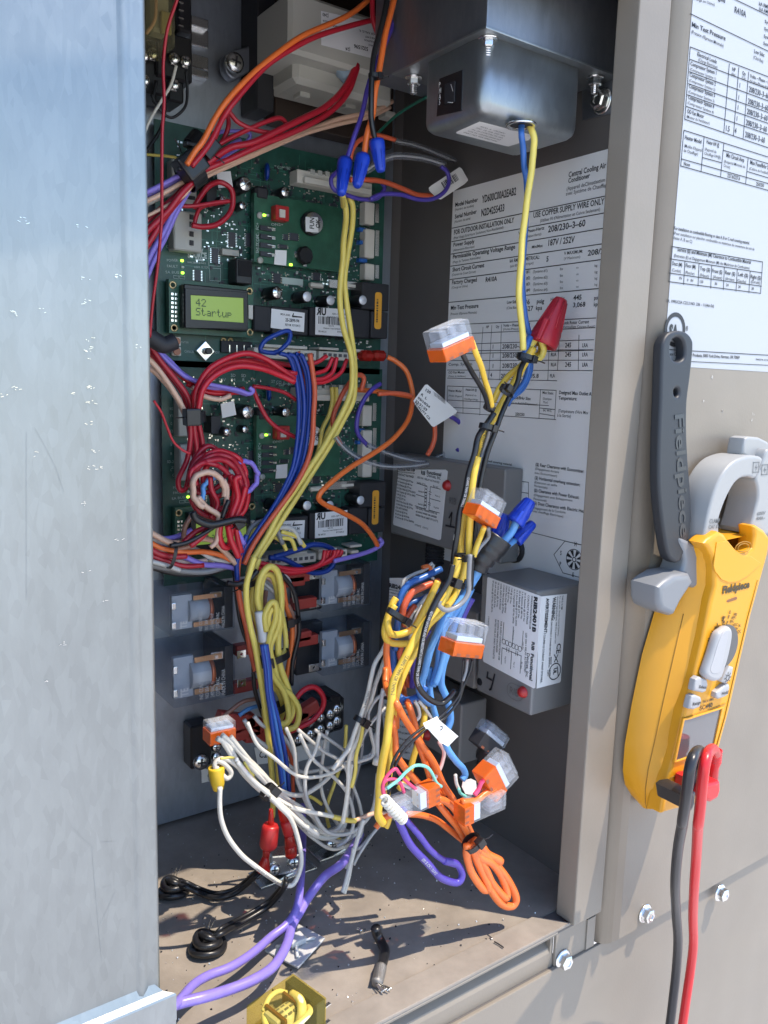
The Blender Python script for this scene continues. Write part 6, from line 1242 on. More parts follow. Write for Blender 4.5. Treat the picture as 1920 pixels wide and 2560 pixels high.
# --- purple pair across the floor
wire('E', [(985, 380, .17), (990, 520), (985, 700), (978, 850), (955, 980), (905, 1080), (830, 1150), (720, 1245), (600, 1320), (470, 1380), (370, 1435), (300, 1500), (240, 1560), (200, 1640, .0)], 'lilac', 9, None, label='upper of the two purple wires crossing the floor to the door flange') if False else None
P_ = [onY(*px('E', 985, 380), .17), onY(*px('E', 990, 560), .15), onZ(*px('E', 975, 850), .03), onZ(*px('E', 950, 1000), .022), onZ(*px('E', 890, 1095), .018), onZ(*px('E', 800, 1165), .016), onZ(*px('E', 690, 1262), .016), onZ(*px('E', 560, 1345), .018), onZ(*px('E', 430, 1395), .02), onZ(*px('E', 340, 1450), .024), onZ(*px('E', 260, 1540), .03), onZ(*px('E', 160, 1640), .04)]
tag(tube('purple_wire', P_, .0030, wm('lilac')), 'upper of the two purple wires crossing the floor to the door flange', 'wire')
P_ = [onY(*px('E', 1330, 560), .12), onZ(*px('E', 1230, 720), .04), onZ(*px('E', 1120, 805), .03), onZ(*px('E', 1030, 920), .022), onZ(*px('E', 970, 1020), .018), onZ(*px('E', 925, 1100), .016), onZ(*px('E', 890, 1220), .018), onZ(*px('E', 815, 1340), .02), onZ(*px('E', 700, 1420), .022), onZ(*px('E', 550, 1480), .024), onZ(*px('E', 400, 1525), .028), onZ(*px('E', 240, 1565), .03), onZ(*px('E', 120, 1620), .036)]
tag(tube('purple_wire', P_, .0034, wm('lilac')), 'lower of the two purple wires, passing over the white adhesive mount', 'wire')
# --- black leads knotted on the floor
def knot(c, x, y, r, label, L):
    k = thing('knotted_cable', onZ(*px(c, x, y), 0), label, 'cable')
    p = onZ(*px(c, x, y), .0045)
    for i, (a, b_, s, zz) in enumerate(((0, 0, 1, -.0006), (14, 10, .80, .004), (64, 30, .55, .004))):
        Mk = Matrix.Translation(p+Vector((0, 0, zz))) @ Euler((R(a), R(b_), i)).to_matrix().to_4x4()
        v, f = tube_geo([Mk @ Vector((r*s*.84*math.cos(t*.314), r*s*.78*math.sin(t*.314), .0012*math.sin(t*.6))) for t in range(20)], .0026, 9, True); pydata('knot_loop', v, f, wm('black'), k, True)
    P = [onZ(*px(c, q[0], q[1]), q[2]) for q in L]; tube('cable', [p+Vector((0, 0, .004))]+P, .0020, wm('black'), k)
    tube('second_core', [p+Vector((.003, 0, .003))]+[q+Vector((.002, .004, .001)) for q in P], .0016, wm('black'), k)
    for i in range(3): tube('frayed_strand', [p+Vector((0, .004, .003)), p+Vector((.003*i+.002, .010, .007)), p+Vector((.004*i+.004, .013, .008+.001*i))], .0003, wm('black'), k, 5)
knot('E', 222, 885, .0125, 'black cable knotted at the floor beside the door edge', [(290, 870, .012), (370, 905, .006), (470, 935, .006), (570, 915, .008), (640, 870, .014), (720, 800, .03)])
knot('E', 425, 1215, .0135, 'black cable knotted on the sunny floor near the white adhesive mount', [(500, 1150, .014), (600, 1095, .010), (700, 1040, .010), (790, 980, .014), (860, 900, .03), (890, 850, .05)])
st_ = thing('cut_cable', onZ(*px('G', 1150, 900), 0), 'black cut cable stub with a frayed silver end on the floor', 'cable')
tube('cable', [onZ(*px('G', x, y), z) for x, y, z in ((1122, 650, .016), (1135, 700, .010), (1165, 760, .006), (1190, 820, .006), (1180, 890, .006), (1160, 940, .006))], .0036, wm('black'), st_)
tube('silver_shield', [onZ(*px('G', x, y), z) for x, y, z in ((1164, 935, .006), (1150, 1000, .005), (1135, 1060, .005))], .0040, mat('braid', (.30, .29, .28), .35, .8, 1, 2500), st_, 10)
for k in range(7): a = onZ(*px('G', 1122+6*k, 1062), .004+.0006*(k % 3)); tube('strand', [a, a+Vector((-.001+.0006*k, -.009, .0005*(k % 4)))], .0005, steel, st_, 5)
sc2 = wire('G', [(1120, 655, .015), (1095, 640)], 'black', 3, .02, label='thin black wire stub beside the cut cable on the floor') if False else None
# spade crimps in red sleeves
for (L, lb) in (([(798, 410), (800, 500)], None),): pass
def crimp(label, c, segs, col_top, Ltop):
    k = thing('spade_crimp', onY(*px(c, segs[0][0], segs[0][1]), .1), label, 'crimp connector')
    rc = clear('red_clear_sleeve', (.8, .10, .08), .45, .25, (.55, .03, .02))
    for i, (x0, y0, x1, y1, r0, r1) in enumerate(segs):
        a = onY(*px(c, x0, y0), .10); b = onY(*px(c, x1, y1), .10); s_ = mpp(a)/2.37
        L_ = (b-a).length; lathe('crimp_sleeve', [(r0*s_*.8, 0), (r0*s_, L_*.12), (r1*s_, L_*.88), (r1*s_*.8, L_)], 14, zframe(a, b-a), redp if i == 1 else rc, k)
    return k
crimp('red crimp connector hanging at the left end of the yellow wire', 'E', [(800, 410, 800, 505, 14, 18), (798, 500, 782, 640, 52, 54), (778, 630, 768, 700, 26, 20), (768, 690, 752, 780, 22, 44)], None, None)
crimp('red crimp connector hanging just right of its twin, behind the white loop', 'E', [(870, 400, 890, 470, 34, 40), (890, 470, 905, 560, 40, 34), (905, 560, 915, 630, 28, 34), (915, 620, 920, 690, 36, 36)], None, None)
wire('E', [(760, 770, .10), (740, 800), (715, 820)], 'black', 5, label='black wire end below the left red crimp connector')
# terminal blocks low on the back plate
tk = thing('terminal_block', onY(*px('D', 1080, 1100), .24), 'black terminal block with a slanted row of screws behind the white wires', 'terminal block')
for k, (x, y) in enumerate(((960, 1160), (1030, 1130), (1090, 1100), (1150, 1080), (1190, 1050))):
    bb(tk, 'block_section', 'D', x-34, y-130, x+28, y+70, .030, blk, .002, .258)
    for dy in (-50, 20): phillips('terminal_screw', onY(*px('D', x, y+dy), .2275), (-.3, -1, .2), .0048, tk, steel)
bb(tk, 'marker_strip', 'D', 950, 1200, 1145, 1290, .003, paperw, 0, .2612)
tk2 = thing('terminal_block', onY(*px('D', 1190, 980), .24), 'dark terminal lug block at the right end of the lower row', 'terminal block')
bb(tk2, 'block_body', 'D', 1130, 940, 1240, 1140, .026, blk, .003, .258); phillips('terminal_screw', onY(*px('D', 1190, 985), .2315), (-.3, -1, .4), .007, tk2, steel)
tk3 = thing('terminal_block', onY(*px('E', 390, 60), .24), 'black terminal block with a cross slot screw below the left orange connector', 'terminal block')
bb(tk3, 'block_body', 'E', 325, -90, 448, 165, .018, blk, .0015, .2612); phillips('terminal_screw', onY(*px('E', 382, 128), .2425), (-.1, -1, .1), .0075, tk3, zinc)
bb(tk3, 'block_body', 'E', 450, -20, 505, 260, .010, nylong, .001, .2612)
s, pl = stick(tk3, 'E', [(386, 165), (445, 178), (440, 245), (390, 255)], .0008, paperw, 'marker_label', .2612); I = Ink(pl, 'E'); I.t('C', 420, 222, 438, 222, 34, .02); I.done(ink, s)
for y in (40, 100, 150): phillips('terminal_screw', onY(*px('E', 475, y), .250), (-.2, -1, .2), .005, tk3, steel)
s, pl = stick(tk, 'D', [(700, 1230), (960, 1215), (960, 1304), (720, 1330)], .001, paperw, 'marker_label', .2612); I = Ink(pl, 'D'); I.t('C2', 725, 1290, 775, 1288, 40, .01); I.t('22', 760, 1262, 800, 1258, 30, .01); I.done(ink, s)
wire('D', [(930, 960, .18), (990, 890), (1060, 872), (1110, 920), (1100, 1000), (1040, 1070), (960, 1110), (900, 1140)], 'redb', 7.5, label='dark red wire looped over the lower terminal block')
wire('D', [(500, 1060, .2), (560, 1010), (640, 960), (720, 940)], 'brown', 6, label='brown wire arching over the left orange connector')
wire('D', [(610, 1040, .2), (660, 1000), (720, 985)], 'light', 6, label='short light blue wire at the left of the lower terminal block')
ff = thing('flag_terminals', onY(*px('D', 650, 1100), .2), 'cluster of red insulated terminals behind the yellow coil bottom', 'terminal')
for (x, y, a) in ((560, 1060, 20), (620, 1090, -10), (690, 1080, 30), (650, 1130, 0), (940, 1040, 15), (1000, 1010, -20), (720, 1150, 10)):
    p = onY(*px('D', x, y), .205); M = Matrix.Translation(p) @ Matrix.Rotation(R(a), 4, 'Y'); box('terminal_sleeve', (-.013, -.005, -.006), (.013, .005, .006), mat('dim_red', (.35, .04, .03), .4), ff, .0018, M)
ff2 = thing('flag_terminals', onY(*px('D', 950, 200), .23), 'dark red insulated terminals on the tabs of the right relays', 'terminal')
for (x, y) in ((950, 215), (920, 240), (1000, 590), (960, 570), (990, 370), (655, 640), (640, 860)):
    p = onY(*px('D', x, y), .235); M = Matrix.Translation(p); box('terminal_sleeve', (-.012, -.005, -.005), (.012, .005, .005), mat('dim_red', (.35, .04, .03), .4), ff2, .0015, M)
fx = thing('fork_terminal', onY(*px('C', 1430, 165), .22), 'red insulated tab connector at the right end of the upper board plugs', 'terminal')
for (x0, x1) in ((1352, 1420), (1425, 1495)):
    bb(fx, 'terminal_sleeve', 'C', x0, 132, x1, 196, .014, clear('red_clear_sleeve', (.8, .10, .08), .45, .25, (.55, .03, .02)), .003, .238)

# ------------------------------------------------------------------ wire nuts, push connectors, tags, loose things
def nut(ct, tx, ty, bx, by, yt, yb, r_tip, r_base, m, label, name='wire_nut', group=None, wings=False):
    a = onY(*px(ct, bx, by), yb); b = onY(*px(ct, tx, ty), yt); L = (b-a).length; s = mpp(a)/CR[ct][2]; rb = r_base*s; rt = r_tip*s
    M = zframe(a, b-a)
    o = lathe(name, [(rb*.80, L*.25), (rb*.84, 0), (rb, 0), (rb*1.03, L*.10), (rb*.98, L*.22), (rb*.93, L*.28)]+[(rb*.93+(rt-rb*.93)*k/5, L*(.28+.66*k/5)) for k in range(1, 6)]+[(rt*.85, L*.985), (rt*.5, L), (0, L)], 32, M, m, None, True, (.035, 5, 10))
    if wings:
        for sg in (-1, 1):
            bm = bmesh.new(); bmbox(bm, (sg*rb*.7, -rb*.16, L*.02), (sg*rb*1.32, rb*.16, L*.46), M)
            finish(bm, 'wing', m, o, False, rb*.08)
    for k in range(8):
        t0 = 2*math.pi*k/8; ri = []
        for z, r_ in ((.36, rb*.90), (.92, rt*1.05)): ri.append(M @ Vector((r_*math.cos(t0), r_*math.sin(t0), L*z)))
        v, f = tube_geo([ri[0], ri[0].lerp(ri[1], .5), ri[1]], rb*.055, 6); pydata('grip_rib', v, f, m, o, True)
    return tag(o, label, 'wire nut', group)
bl = mat('nut_blue', (.012, .05, .46), .38, 0, .08, 900); rd = mat('nut_red', (.44, .02, .035), .42, 0, .08, 900)
nut('A', 1214, 1152, 1240, 955, .104, .115, 27, 45, bl, 'leftmost of the three blue wire nuts at the top, above the yellow wire pair')
nut('A', 1308, 1106, 1345, 930, .098, .105, 26, 45, bl, 'middle one of the three blue wire nuts at the top')
nut('A', 1452, 1018, 1425, 836, .095, .10, 26, 46, bl, 'rightmost of the three blue wire nuts at the top, on the black wire')
nut('R1', 1228, 1010, 1090, 1335, .028, .034, 48, 104, rd, 'large red winged wire nut in front of the data plate', wings=True)
nut('R2', 1015, 1075, 905, 1235, .010, .014, 40, 66, bl, 'upper blue wire nut of the cluster on the black sleeve', wings=True)
nut('R2', 1035, 1235, 910, 1358, .022, .026, 30, 50, bl, 'lower right blue wire nut of the cluster on the black sleeve', wings=True)
nut('R2', 840, 1175, 785, 1330, .026, .030, 34, 58, bl, 'blue wire nut half hidden behind the connector on the yellow bundle', wings=True)
hsb = tube('heat_shrink_sleeve', pts('R2', [(790, 1330, .018), (740, 1400), (680, 1480), (640, 1560, .024)], .02), [v*mpp(onY(1220, 1360, .02)) for v in [40]*8+[38]*4+[33]*5+[27]*5], mat('heat_shrink_black', (.016, .017, .02), .35, 0, .3, 160), None, 14)
tag(hsb, 'thick black heat shrink sleeve under the cluster of blue wire nuts', 'sleeve')
for L, r, lb in (([(915, 1230, .014), (880, 1290), (830, 1360), (800, 1400, .018)], 11, 'light blue wire from the upper blue wire nut into the black sleeve'), ([(905, 1355, .026), (860, 1385), (820, 1420, .02)], 9, 'light blue wire from the lower right blue wire nut into the black sleeve'), ([(660, 1545, .022), (630, 1600), (600, 1660), (560, 1740, .03)], 15, 'thick light blue wire leaving the lower end of the black sleeve')): wire('R2', L, 'light', r, .02, label=lb)
wire('R1', [(1010, 1280, .034), (985, 1330), (975, 1420, .034)], 'mid', 10, label='blue wire end inside the mouth of the red wire nut'); wire('R1', [(1085, 1300, .034), (1100, 1370), (1070, 1425), (1030, 1420), (1010, 1350), (1050, 1290)], 'yellow', 9.5, .034, label='yellow wire looped at the mouth of the red wire nut')
wire('B', [(1222, 370, .108), (1225, 400), (1228, 440, .18)], 'yellow', 7.5, label='stub of yellow wire at the tip of the leftmost top blue wire nut')

def connector(c, P4_, yd, label, dep=.014, ins=.42, tint=orclear, wires=2, flip=0):
    """clear push-in connector: P4_ = image corners clear-end left, clear-end right, wire-end right, wire-end left"""
    q = [onY(*px(c, *p), yd) for p in P4_]; o_ = (q[0]+q[1]+q[2]+q[3])/4
    ax = ((q[0]+q[1])-(q[2]+q[3])); H = ax.length/2; ax.normalize(); sx = ((q[1]+q[2])-(q[0]+q[3])); Wd = sx.length/2; M = frame(o_+Vector((0, dep*.5, 0)), sx, ax); 
    if M.to_3x3().col[2].dot(CAM-o_) < 0: M = frame(o_+Vector((0, dep*.5, 0)), -sx, ax)
    t = thing('push_connector', o_, label, 'wire connector')
    h, w_, d = H/2, Wd/2, dep/2
    box('clear_housing', (-w_, -h, -d), (w_, h, d), clearp, t, w_*.12, M, 2, True).data.set_sharp_from_angle(angle=R(50))
    box('orange_insert', (-w_*1.004, -h*1.01, -d*.98), (w_*1.004, -h*(1-2*ins), d*1.012), tint, t, w_*.06, M)
    box('contact_strip', (-w_*.86, -h*(1-2*ins)+h*.04, -d*.7), (w_*.86, -h*(1-2*ins)+h*.34, d*.82), mat('tin_strip', (.60, .68, .78), .3, .6), t, w_*.03, M)
    n_ = 3
    for k in range(n_):
        x = -w_*.62+k*w_*.62
        box('port', (x-w_*.13, -h*.985, -d*.35), (x+w_*.13, -h*.80, d*1.02), mat('port_dark', (.25, .07, .03), .5), t, 0, M)
        box('clear_rib', (x-w_*.20, h*.25, -d*.6), (x+w_*.16, h*.86, d*.85), clear('clear_rib', (.95, .96, 1), .08, .12, (.8, .82, .85)), t, w_*.05, M)
        box('contact_spring', (x-w_*.14, -h*.7, d*.25), (x+w_*.14, -h*.1, d*.42), mat('copper_contact', (.75, .35, .15), .3, .8), t, 0, M)
    box('end_step', (-w_*.8, h*.98, -d*.5), (w_*.8, h*1.10, d*.75), clearp, t, w_*.05, M)
    return t
connector('R1', [(365, 1275), (545, 1150), (680, 1355), (440, 1420)], -.022, 'clear and orange push-in connector standing topmost, in front of the data plate', .016)
connector('R2', [(668, 1040), (705, 995), (865, 1095), (790, 1280)][:0] or [(690, 995), (862, 1095), (770, 1282), (652, 1190)], .002, 'clear and orange push-in connector on the yellow bundle beside the blue wire nuts', .014)
connector('H', [(905, 175), (1155, 205), (1085, 468), (870, 445)], -.008, 'clear and orange push-in connector in front of the module marked 4', .016)
connector('R4', [(1030, 415), (1118, 580), (930, 668), (850, 490)], -.022, 'clear connector with blue strip and pink and orange wires, near the right post', .013, .48)
connector('R4', [(268, 788), (264, 662), (545, 648), (552, 775)], -.018, 'clear push-in connector lying flat beside the white spiral', .012, .28)
connector('R4', [(1002, 695), (996, 820), (738, 812), (735, 685)], -.026, 'clear push-in connector pointing right just above the orange loops', .012, .22)
connector('R4', [(930, 172), (1052, 290), (940, 400), (800, 300)], .018, 'clear connector wrapped in black tape, in shadow below the module marked 4', .012, .55, blkm)
connector('D', [(408, 1108), (580, 1080), (598, 1172), (470, 1222)][:0] or [(425, 1100), (585, 1078), (600, 1180), (455, 1225)], .115, 'orange push-in connector at the left with three white wires', .014, .62)
tape = tube('electrical_tape', pts('R4', [(905, 330, .02), (870, 380), (850, 440, .03), (835, 520), (810, 600)], .02), [v*mpp(onY(1200, 1900, .02)) for v in [26]*9+[18]*9+[10]*11], mat('tape_black', (.012, .012, .014), .42, 0, .6, 120), None, 10); tag(tape, 'black electrical tape wrapped round wires behind the shadowed connector', 'tape')
# white spiral
P = [onY(*px('H', 318, 1575), -.034), onY(*px('H', 470, 1735), -.030)]; ax = (P[1]-P[0]); L = ax.length; Mz = zframe(P[0], ax); r_ = 41/3.16*mpp(P[0])
hl = [Mz @ Vector((r_*.86*math.cos(k*.5), r_*.86*math.sin(k*.5), L*k/100)) for k in range(101)]
v, f = tube_geo(hl, .00112, 8); o = pydata('spiral_wire', v, f, wm('white'), None, True); tag(o, 'white wire coiled into a tight spiral above the purple wires', 'wire')
# yellow cap low left
yc = onY(*px('E', 482, 232), .112); o = lathe('wire_nut', [(.0055, -.010), (.0060, -.009), (.0050, .003), (.0038, .008), (0, .009)], 20, zframe(yc, (.1, 0, -1)), mat('nut_yellow', (.75, .50, .03), .4), None); tag(o, 'yellow wire nut pointing down below the left orange connector', 'wire nut')
# paper tags
def ptag(c, L, yd, label, curl=.0): 
    t = thing('paper_tag', onY(*px(c, *L[0]), yd), label, 'tag'); pl = Pl((0, yd, 0), (1, 0, .0), (0, 0, 1)); s = sheet('tag_sheet', pl, L, paperw, t, c, .0004); return t, s, pl
t, s, pl = ptag('R0', [(408, 1112), (425, 1098), (590, 990), (604, 1000), (642, 1068), (620, 1090), (480, 1182), (462, 1178), (412, 1130)], .172, 'white barcode tag folded round the red orange wire at the corner of the data plate')
I = Ink(pl, 'R0')
for k in range(13):
    x, y = 478+7*k, 1082-4.4*k; w_ = random.choice((2, 3.5, 5)); I.poly([(x, y), (x+w_, y-w_*.6), (x+w_+22, y-w_*.6+38), (x+22, y+38)][::1])
I.done(ink, s)
t, s, pl = ptag('R2', [(205, 392), (285, 282), (300, 280), (345, 320), (505, 462), (500, 478), (345, 574), (330, 566), (215, 420)], .160, 'white printed tag with the time 23:31:29 hanging right of the boards')
I = Ink(pl, 'R2'); 
for s_, x0, y0, x1, y1, h in (('120', 280, 322, 318, 346, 22), ('R  L', 252, 352, 292, 386, 20), ('03/10/24', 230, 376, 312, 444, 20), ('23:31:29', 212, 398, 292, 466, 22), ('QUALITY C2', 205, 412, 312, 524, 22)): I.t(s_, x0, y0, x1, y1, h, .03)
for k in range(12):
    x, y = 342+6.6*k, 326+5.2*k; I.poly([(x, y), (x+random.choice((2, 4)), y+2), (x+random.choice((2, 3))+6, y+34), (x+6, y+32)])
I.done(ink, s)
t, s, pl = ptag('H', [(625, 975), (738, 920), (752, 948), (905, 1078), (890, 1088), (822, 1158), (762, 1125), (664, 1020), (645, 1016)], -.008, 'white folded tag marked C clipped to the thin black wires'); I = Ink(pl, 'H'); I.t('C', 780, 1022, 758, 1030, 34, .03); I.done(ink, s)
pydata('tag_fold', [onY(*px('H', 625, 975), -.0083), onY(*px('H', 738, 920), -.0083), onY(*px('H', 752, 950), -.0125), onY(*px('H', 650, 1018), -.0125)], [(0, 1, 2, 3)], paperw, t)
t, s, pl = ptag('R4', [(712, 560), (770, 545), (802, 560), (806, 610), (780, 655), (730, 650), (704, 600)], .004, 'small pale pink paper flag behind the two lower clear connectors')

# ---- adhesive mount on the floor
am = thing('adhesive_mount', onZ(*px('G', 530, 790), 0), 'white square adhesive cable mount on the floor under the purple wires', 'cable mount')
q = [onZ(*px('G', x, y), z) for x, y, z in ((535, 610, .004), (748, 722, .008), (548, 942, .005), (300, 815, .001))]
me = [p for p in q]+[p-Vector((0, 0, .0016)) for p in q]
plm = mat('mount_plastic', (.52, .52, .51), .3, 0, 0, 1, .06, 60)
bm = bmesh.new(); vs_ = [bm.verts.new(p) for p in me]
for f in ((0, 1, 2, 3), (7, 6, 5, 4), (0, 4, 5, 1), (1, 5, 6, 2), (2, 6, 7, 3), (3, 7, 4, 0)): bm.faces.new([vs_[i] for i in f])
finish(bm, 'mount_base', plm, am, False, .0006)
cc_ = (q[0]+q[1]+q[2]+q[3])/4+Vector((0, 0, .002))
for a, b in ((0, 2), (1, 3)): v, f = tube_geo([q[a].lerp(cc_, .35)+Vector((0, 0, .0005)), cc_, q[b].lerp(cc_, .35)+Vector((0, 0, .0005))], .0012, 6); pydata('mount_rib', v, f, plm, am, True)
box('mount_saddle', (cc_.x-.006, cc_.y-.005, cc_.z-.001), (cc_.x+.006, cc_.y+.005, cc_.z+.0035), plm, am, .0012)

# ---- loose amber relay on the floor
A1, B1, C1, D1 = [onZ(*px('G', x, y), .030) for x, y in ((160, 1222), (512, 978), (762, 1166), (430, 1440))]
lr = thing('amber_relay', onZ(*px('G', 450, 1200), 0), 'loose amber cased relay lying on the floor at the bottom edge', 'relay')
ex = (B1-A1); ey = (D1-A1); Lx, Ly = ex.length, ey.length; ey = ey-ex.normalized()*ey.dot(ex.normalized()); ey.normalize(); Ly = Ly*.95
Mr = Matrix((ex.normalized(), ey, ex.normalized().cross(ey))).transposed().to_4x4(); up_ = 1 if Mr.to_3x3().col[2].z > 0 else -1
if up_ < 0: Mr = Matrix((ex.normalized(), ey, -ex.normalized().cross(ey))).transposed().to_4x4()
Mr.translation = A1-Vector((0, 0, .030))
box('relay_cover', (0, 0, .0004), (Lx, Ly, .030), amber, lr, .0016, Mr, 3, True).data.set_sharp_from_angle(angle=R(50))
box('relay_base', (Lx*.80, .001, .001), (Lx*.985, Ly-.001, .0285), mat('base_olive', (.05, .05, .035), .4), lr, .0005, Mr)
a = Mr @ Vector((Lx*.30, Ly*.5, .018)); b = Mr @ Vector((Lx*.62, Ly*.5, .018)); cyl('relay_coil', a, b, Ly*.26, mat('coil_paper', (.62, .60, .50), .5), lr, 24)
for x in (.27, .64): box('coil_flange', (Lx*x-.001, Ly*.20, .004), (Lx*x+.001, Ly*.80, .028), mat('bakelite', (.16, .07, .03), .4), lr, .0003, Mr)
box('armature', (Lx*.16, Ly*.3, .006), (Lx*.24, Ly*.7, .027), cream, lr, .001, Mr)
tube('lead_wire', [Mr @ Vector(p) for p in ((Lx*.78, Ly*.75, .024), (Lx*.66, Ly*.93, .026), (Lx*.35, Ly*.95, .025), (Lx*.14, Ly*.8, .023), (Lx*.10, Ly*.5, .022), (Lx*.2, Ly*.25, .024))], .0019, mat('cream_lead', (.75, .68, .42), .4), lr)
tube('lead_wire', [Mr @ Vector(p) for p in ((Lx*.76, Ly*.3, .025), (Lx*.70, Ly*.62, .0275), (Lx*.60, Ly*.80, .026), (Lx*.5, Ly*.86, .02))], .0030, mat('cream_lead', (.75, .68, .42), .4), lr)
tube('lead_wire', [Mr @ Vector(p) for p in ((Lx*.22, Ly*.2, .024), (Lx*.4, Ly*.12, .0275), (Lx*.60, Ly*.10, .027), (Lx*.74, Ly*.16, .024))], .0016, mat('cream_lead', (.75, .68, .42), .4), lr)
I = Ink(Pl(Mr @ Vector((Lx*.33, Ly*.35, .0292)), Mr.to_3x3().col[0], Mr.to_3x3().col[1]))
for k in range(4):
    for j in range(5):
        z = Vector((Lx*.33+j*.004, Ly*.62-k*.0035, 0)); th_ = .018+math.sqrt(max(0, (Ly*.262)**2-(z.y-Ly*.5)**2))+.0003
        I.add([Mr @ Vector((z.x+dx, z.y+dy, th_)) for dx, dy in ((0, 0), (.0028, 0), (.0028, .0016), (0, .0016))], [(0, 1, 2, 3)])
I.done(inkg, lr)
for k in range(4):
    for j in range(2):
        a = Mr @ Vector((Lx*.985, Ly*(.12+.24*k), .009+.012*j)); box('blade_pin', (Lx*.985, Ly*(.10+.25*k), .008+.012*j), (Lx*.985+.0065, Ly*(.10+.25*k)+.0022, .0088+.012*j), steel, lr, 0, Mr)
# ---- grit, clippings and dust flakes on the cabinet floor
bm = bmesh.new()
for k in range(420):
    x = random.uniform(-.36, -.05); y = random.uniform(-.01, .26); r_ = random.choice((.0003, .0004, .0005, .0008))
    if random.random() < .35 and y > .12: continue
    m_ = Matrix.Translation((x, y, r_*.7)) @ Euler((random.random()*3, random.random()*3, random.random()*3)).to_matrix().to_4x4()
    bmesh.ops.create_cone(bm, segments=4, radius1=r_, radius2=0, depth=r_*1.6, cap_ends=True, matrix=m_)
finish(bm, 'metal_shavings', mat('shavings', (.70, .69, .66), .3, .6), None)['kind'] = 'stuff'
bm = bmesh.new()
for k in range(160):
    x = random.uniform(-.36, -.05); y = random.uniform(-.01, .20); r_ = random.choice((.0004, .0006, .0009))
    m_ = Matrix.Translation((x, y, r_*.6)) @ Euler((random.random()*3, random.random()*3, random.random()*3)).to_matrix().to_4x4()
    bmesh.ops.create_cone(bm, segments=5, radius1=r_, radius2=r_*.3, depth=r_, cap_ends=True, matrix=m_)
finish(bm, 'black_debris', blkm, None)['kind'] = 'stuff'
for (x, y, lb, p2) in ((870, 790, 'crumpled zinc grounding lug on the floor behind the red crimp connectors', 0), (1200, 640, 'zinc grounding lug with screws on the floor behind the hanging white wires', 1)):
    p = onZ(*px('E', x, y), .0); g = thing('grounding_lug', p, lb, 'grounding lug')
    box('lug_base', (p.x-.026, p.y-.012, .0002), (p.x+.026, p.y+.012, .003), zinc, g, .0006); box('lug_body', (p.x-.020, p.y-.008, .003), (p.x+.014, p.y+.008, .020), zinc, g, .0015, Matrix.Translation(p) @ Matrix.Rotation(.25, 4, 'Y') @ Matrix.Translation(-p))
    for k in (-1, 1): phillips('lug_screw', Vector((p.x+.009*k-.004, p.y-.009, .013)), (-.2, -1, .3), .0055, g, zinc)
for (x, y) in ((1325, 1125), (940, 900)):
    pass
o = tube('wire_scrap', [onZ(*px('G', x, y), .002) for x, y in ((985, 655), (1005, 662), (1020, 675))], .0012, steel); tag(o, 'small bright wire scrap lying on the shadow edge of the floor', 'scrap')
o = tube('wire_scrap', [onZ(*px('L', x, y), .003) for x, y in ((205, 575), (222, 590), (228, 598))], .0006, steel); tag(o, 'short silver clipping on the floor beside the sill', 'scrap')
o = tube('wire_scrap', [onZ(*px('L', x, y), .0035) for x, y in ((240, 610), (262, 622), (288, 640))], .0005, blkm); tag(o, 'thin dark clipping lying on the sill', 'scrap')

# ------------------------------------------------------------------ clamp meter hanging on its strap
YM = -.074                                                   # front face of the meter
cm = thing('clamp_meter', onY(1700, 1900, YM+.02), 'yellow clamp meter with grey jaws hanging on the closed panel', 'meter')
PMt = Pl((0, YM, 0), (1, 0, 0), (0, 0, 1))
BACK = .034
front = [px('M', 820, 1765), px('M', 850, 1735), px('M', 940, 1672), px('M', 985, 1690), px('M', 1010, 1728), px('M', 1050, 1790), px('M', 1105, 1832), px('M', 1160, 1838), px('M', 1210, 1800), px('M', 1225, 1700), px('M', 1215, 1630), px('M', 1240, 1622), px('M', 1300, 1660), px('M', 1345, 1720),
         px('M', 1330, 1850), px('N', 1372, 0), px('N', 1290, 300), px('N', 1200, 690), px('N', 1110, 1090), px('N', 1020, 1420), px('N', 930, 1700), px('N', 880, 1850), px('N', 835, 1905), px('N', 560, 1978), px('N', 532, 1992), px('N', 520, 1985),
         px('N', 545, 1850), px('N', 590, 1660), px('N', 650, 1450), px('N', 720, 1130), px('N', 800, 850), px('N', 880, 500), px('N', 945, 180), px('M', 908, 2100), px('M', 905, 1950), px('M', 890, 1870), px('M', 850, 1800)]
prism('front_shell', PMt, front, [], .014, .0028, yel, cm, 'F', seg=4)
# rear shell: same outline, swelling back to the panel side and reaching further left and down
cf = [PMt.hit(*p) for p in front]
def back_pt(u, v): return Pl((0, YM+BACK, 0), (1, 0, 0), (0, 0, 1)).hit(u, v)
rear = [px('J', 250, 1420), px('J', 300, 1340), px('J', 340, 1310)]
L_left = [px('J', 250, 1400), px('J', 160, 1700), px('J', 60, 2010), px('N', 470, 230), px('N', 440, 330), px('N', 350, 640), px('N', 265, 1050), px('N', 205, 1400), px('N', 188, 1620), px('N', 205, 1740), px('N', 260, 1830), px('N', 330, 1890)]
rb_ = [back_pt(*p) for p in L_left]
lf_ = [PMt.hit(*p) for p in (px('M', 850, 1800), px('M', 892, 1880), px('M', 908, 2090), px('N', 945, 180), px('N', 925, 270), px('N', 855, 600), px('N', 760, 1000), px('N', 680, 1340), px('N', 600, 1620), px('N', 560, 1800), px('N', 535, 1930), px('N', 524, 1986))]
mid = [a.lerp(b, .55)+Vector((.006*0, 0)) for a, b in zip(lf_, rb_)]
rows = []
for a, b in zip(lf_, rb_):
    row = []
    for t_ in (0, .04, .15, .3, .45, .6, .75, .88, .96, 1.0):
        y = YM+.007+(BACK-.007)*t_; bul = math.sin(math.pi*min(1, t_))*.0035
        q = a.lerp(b, t_); row.append(Vector((q.x-bul+.0008, y, q.y-bul*.3)))
    rows.append(row)
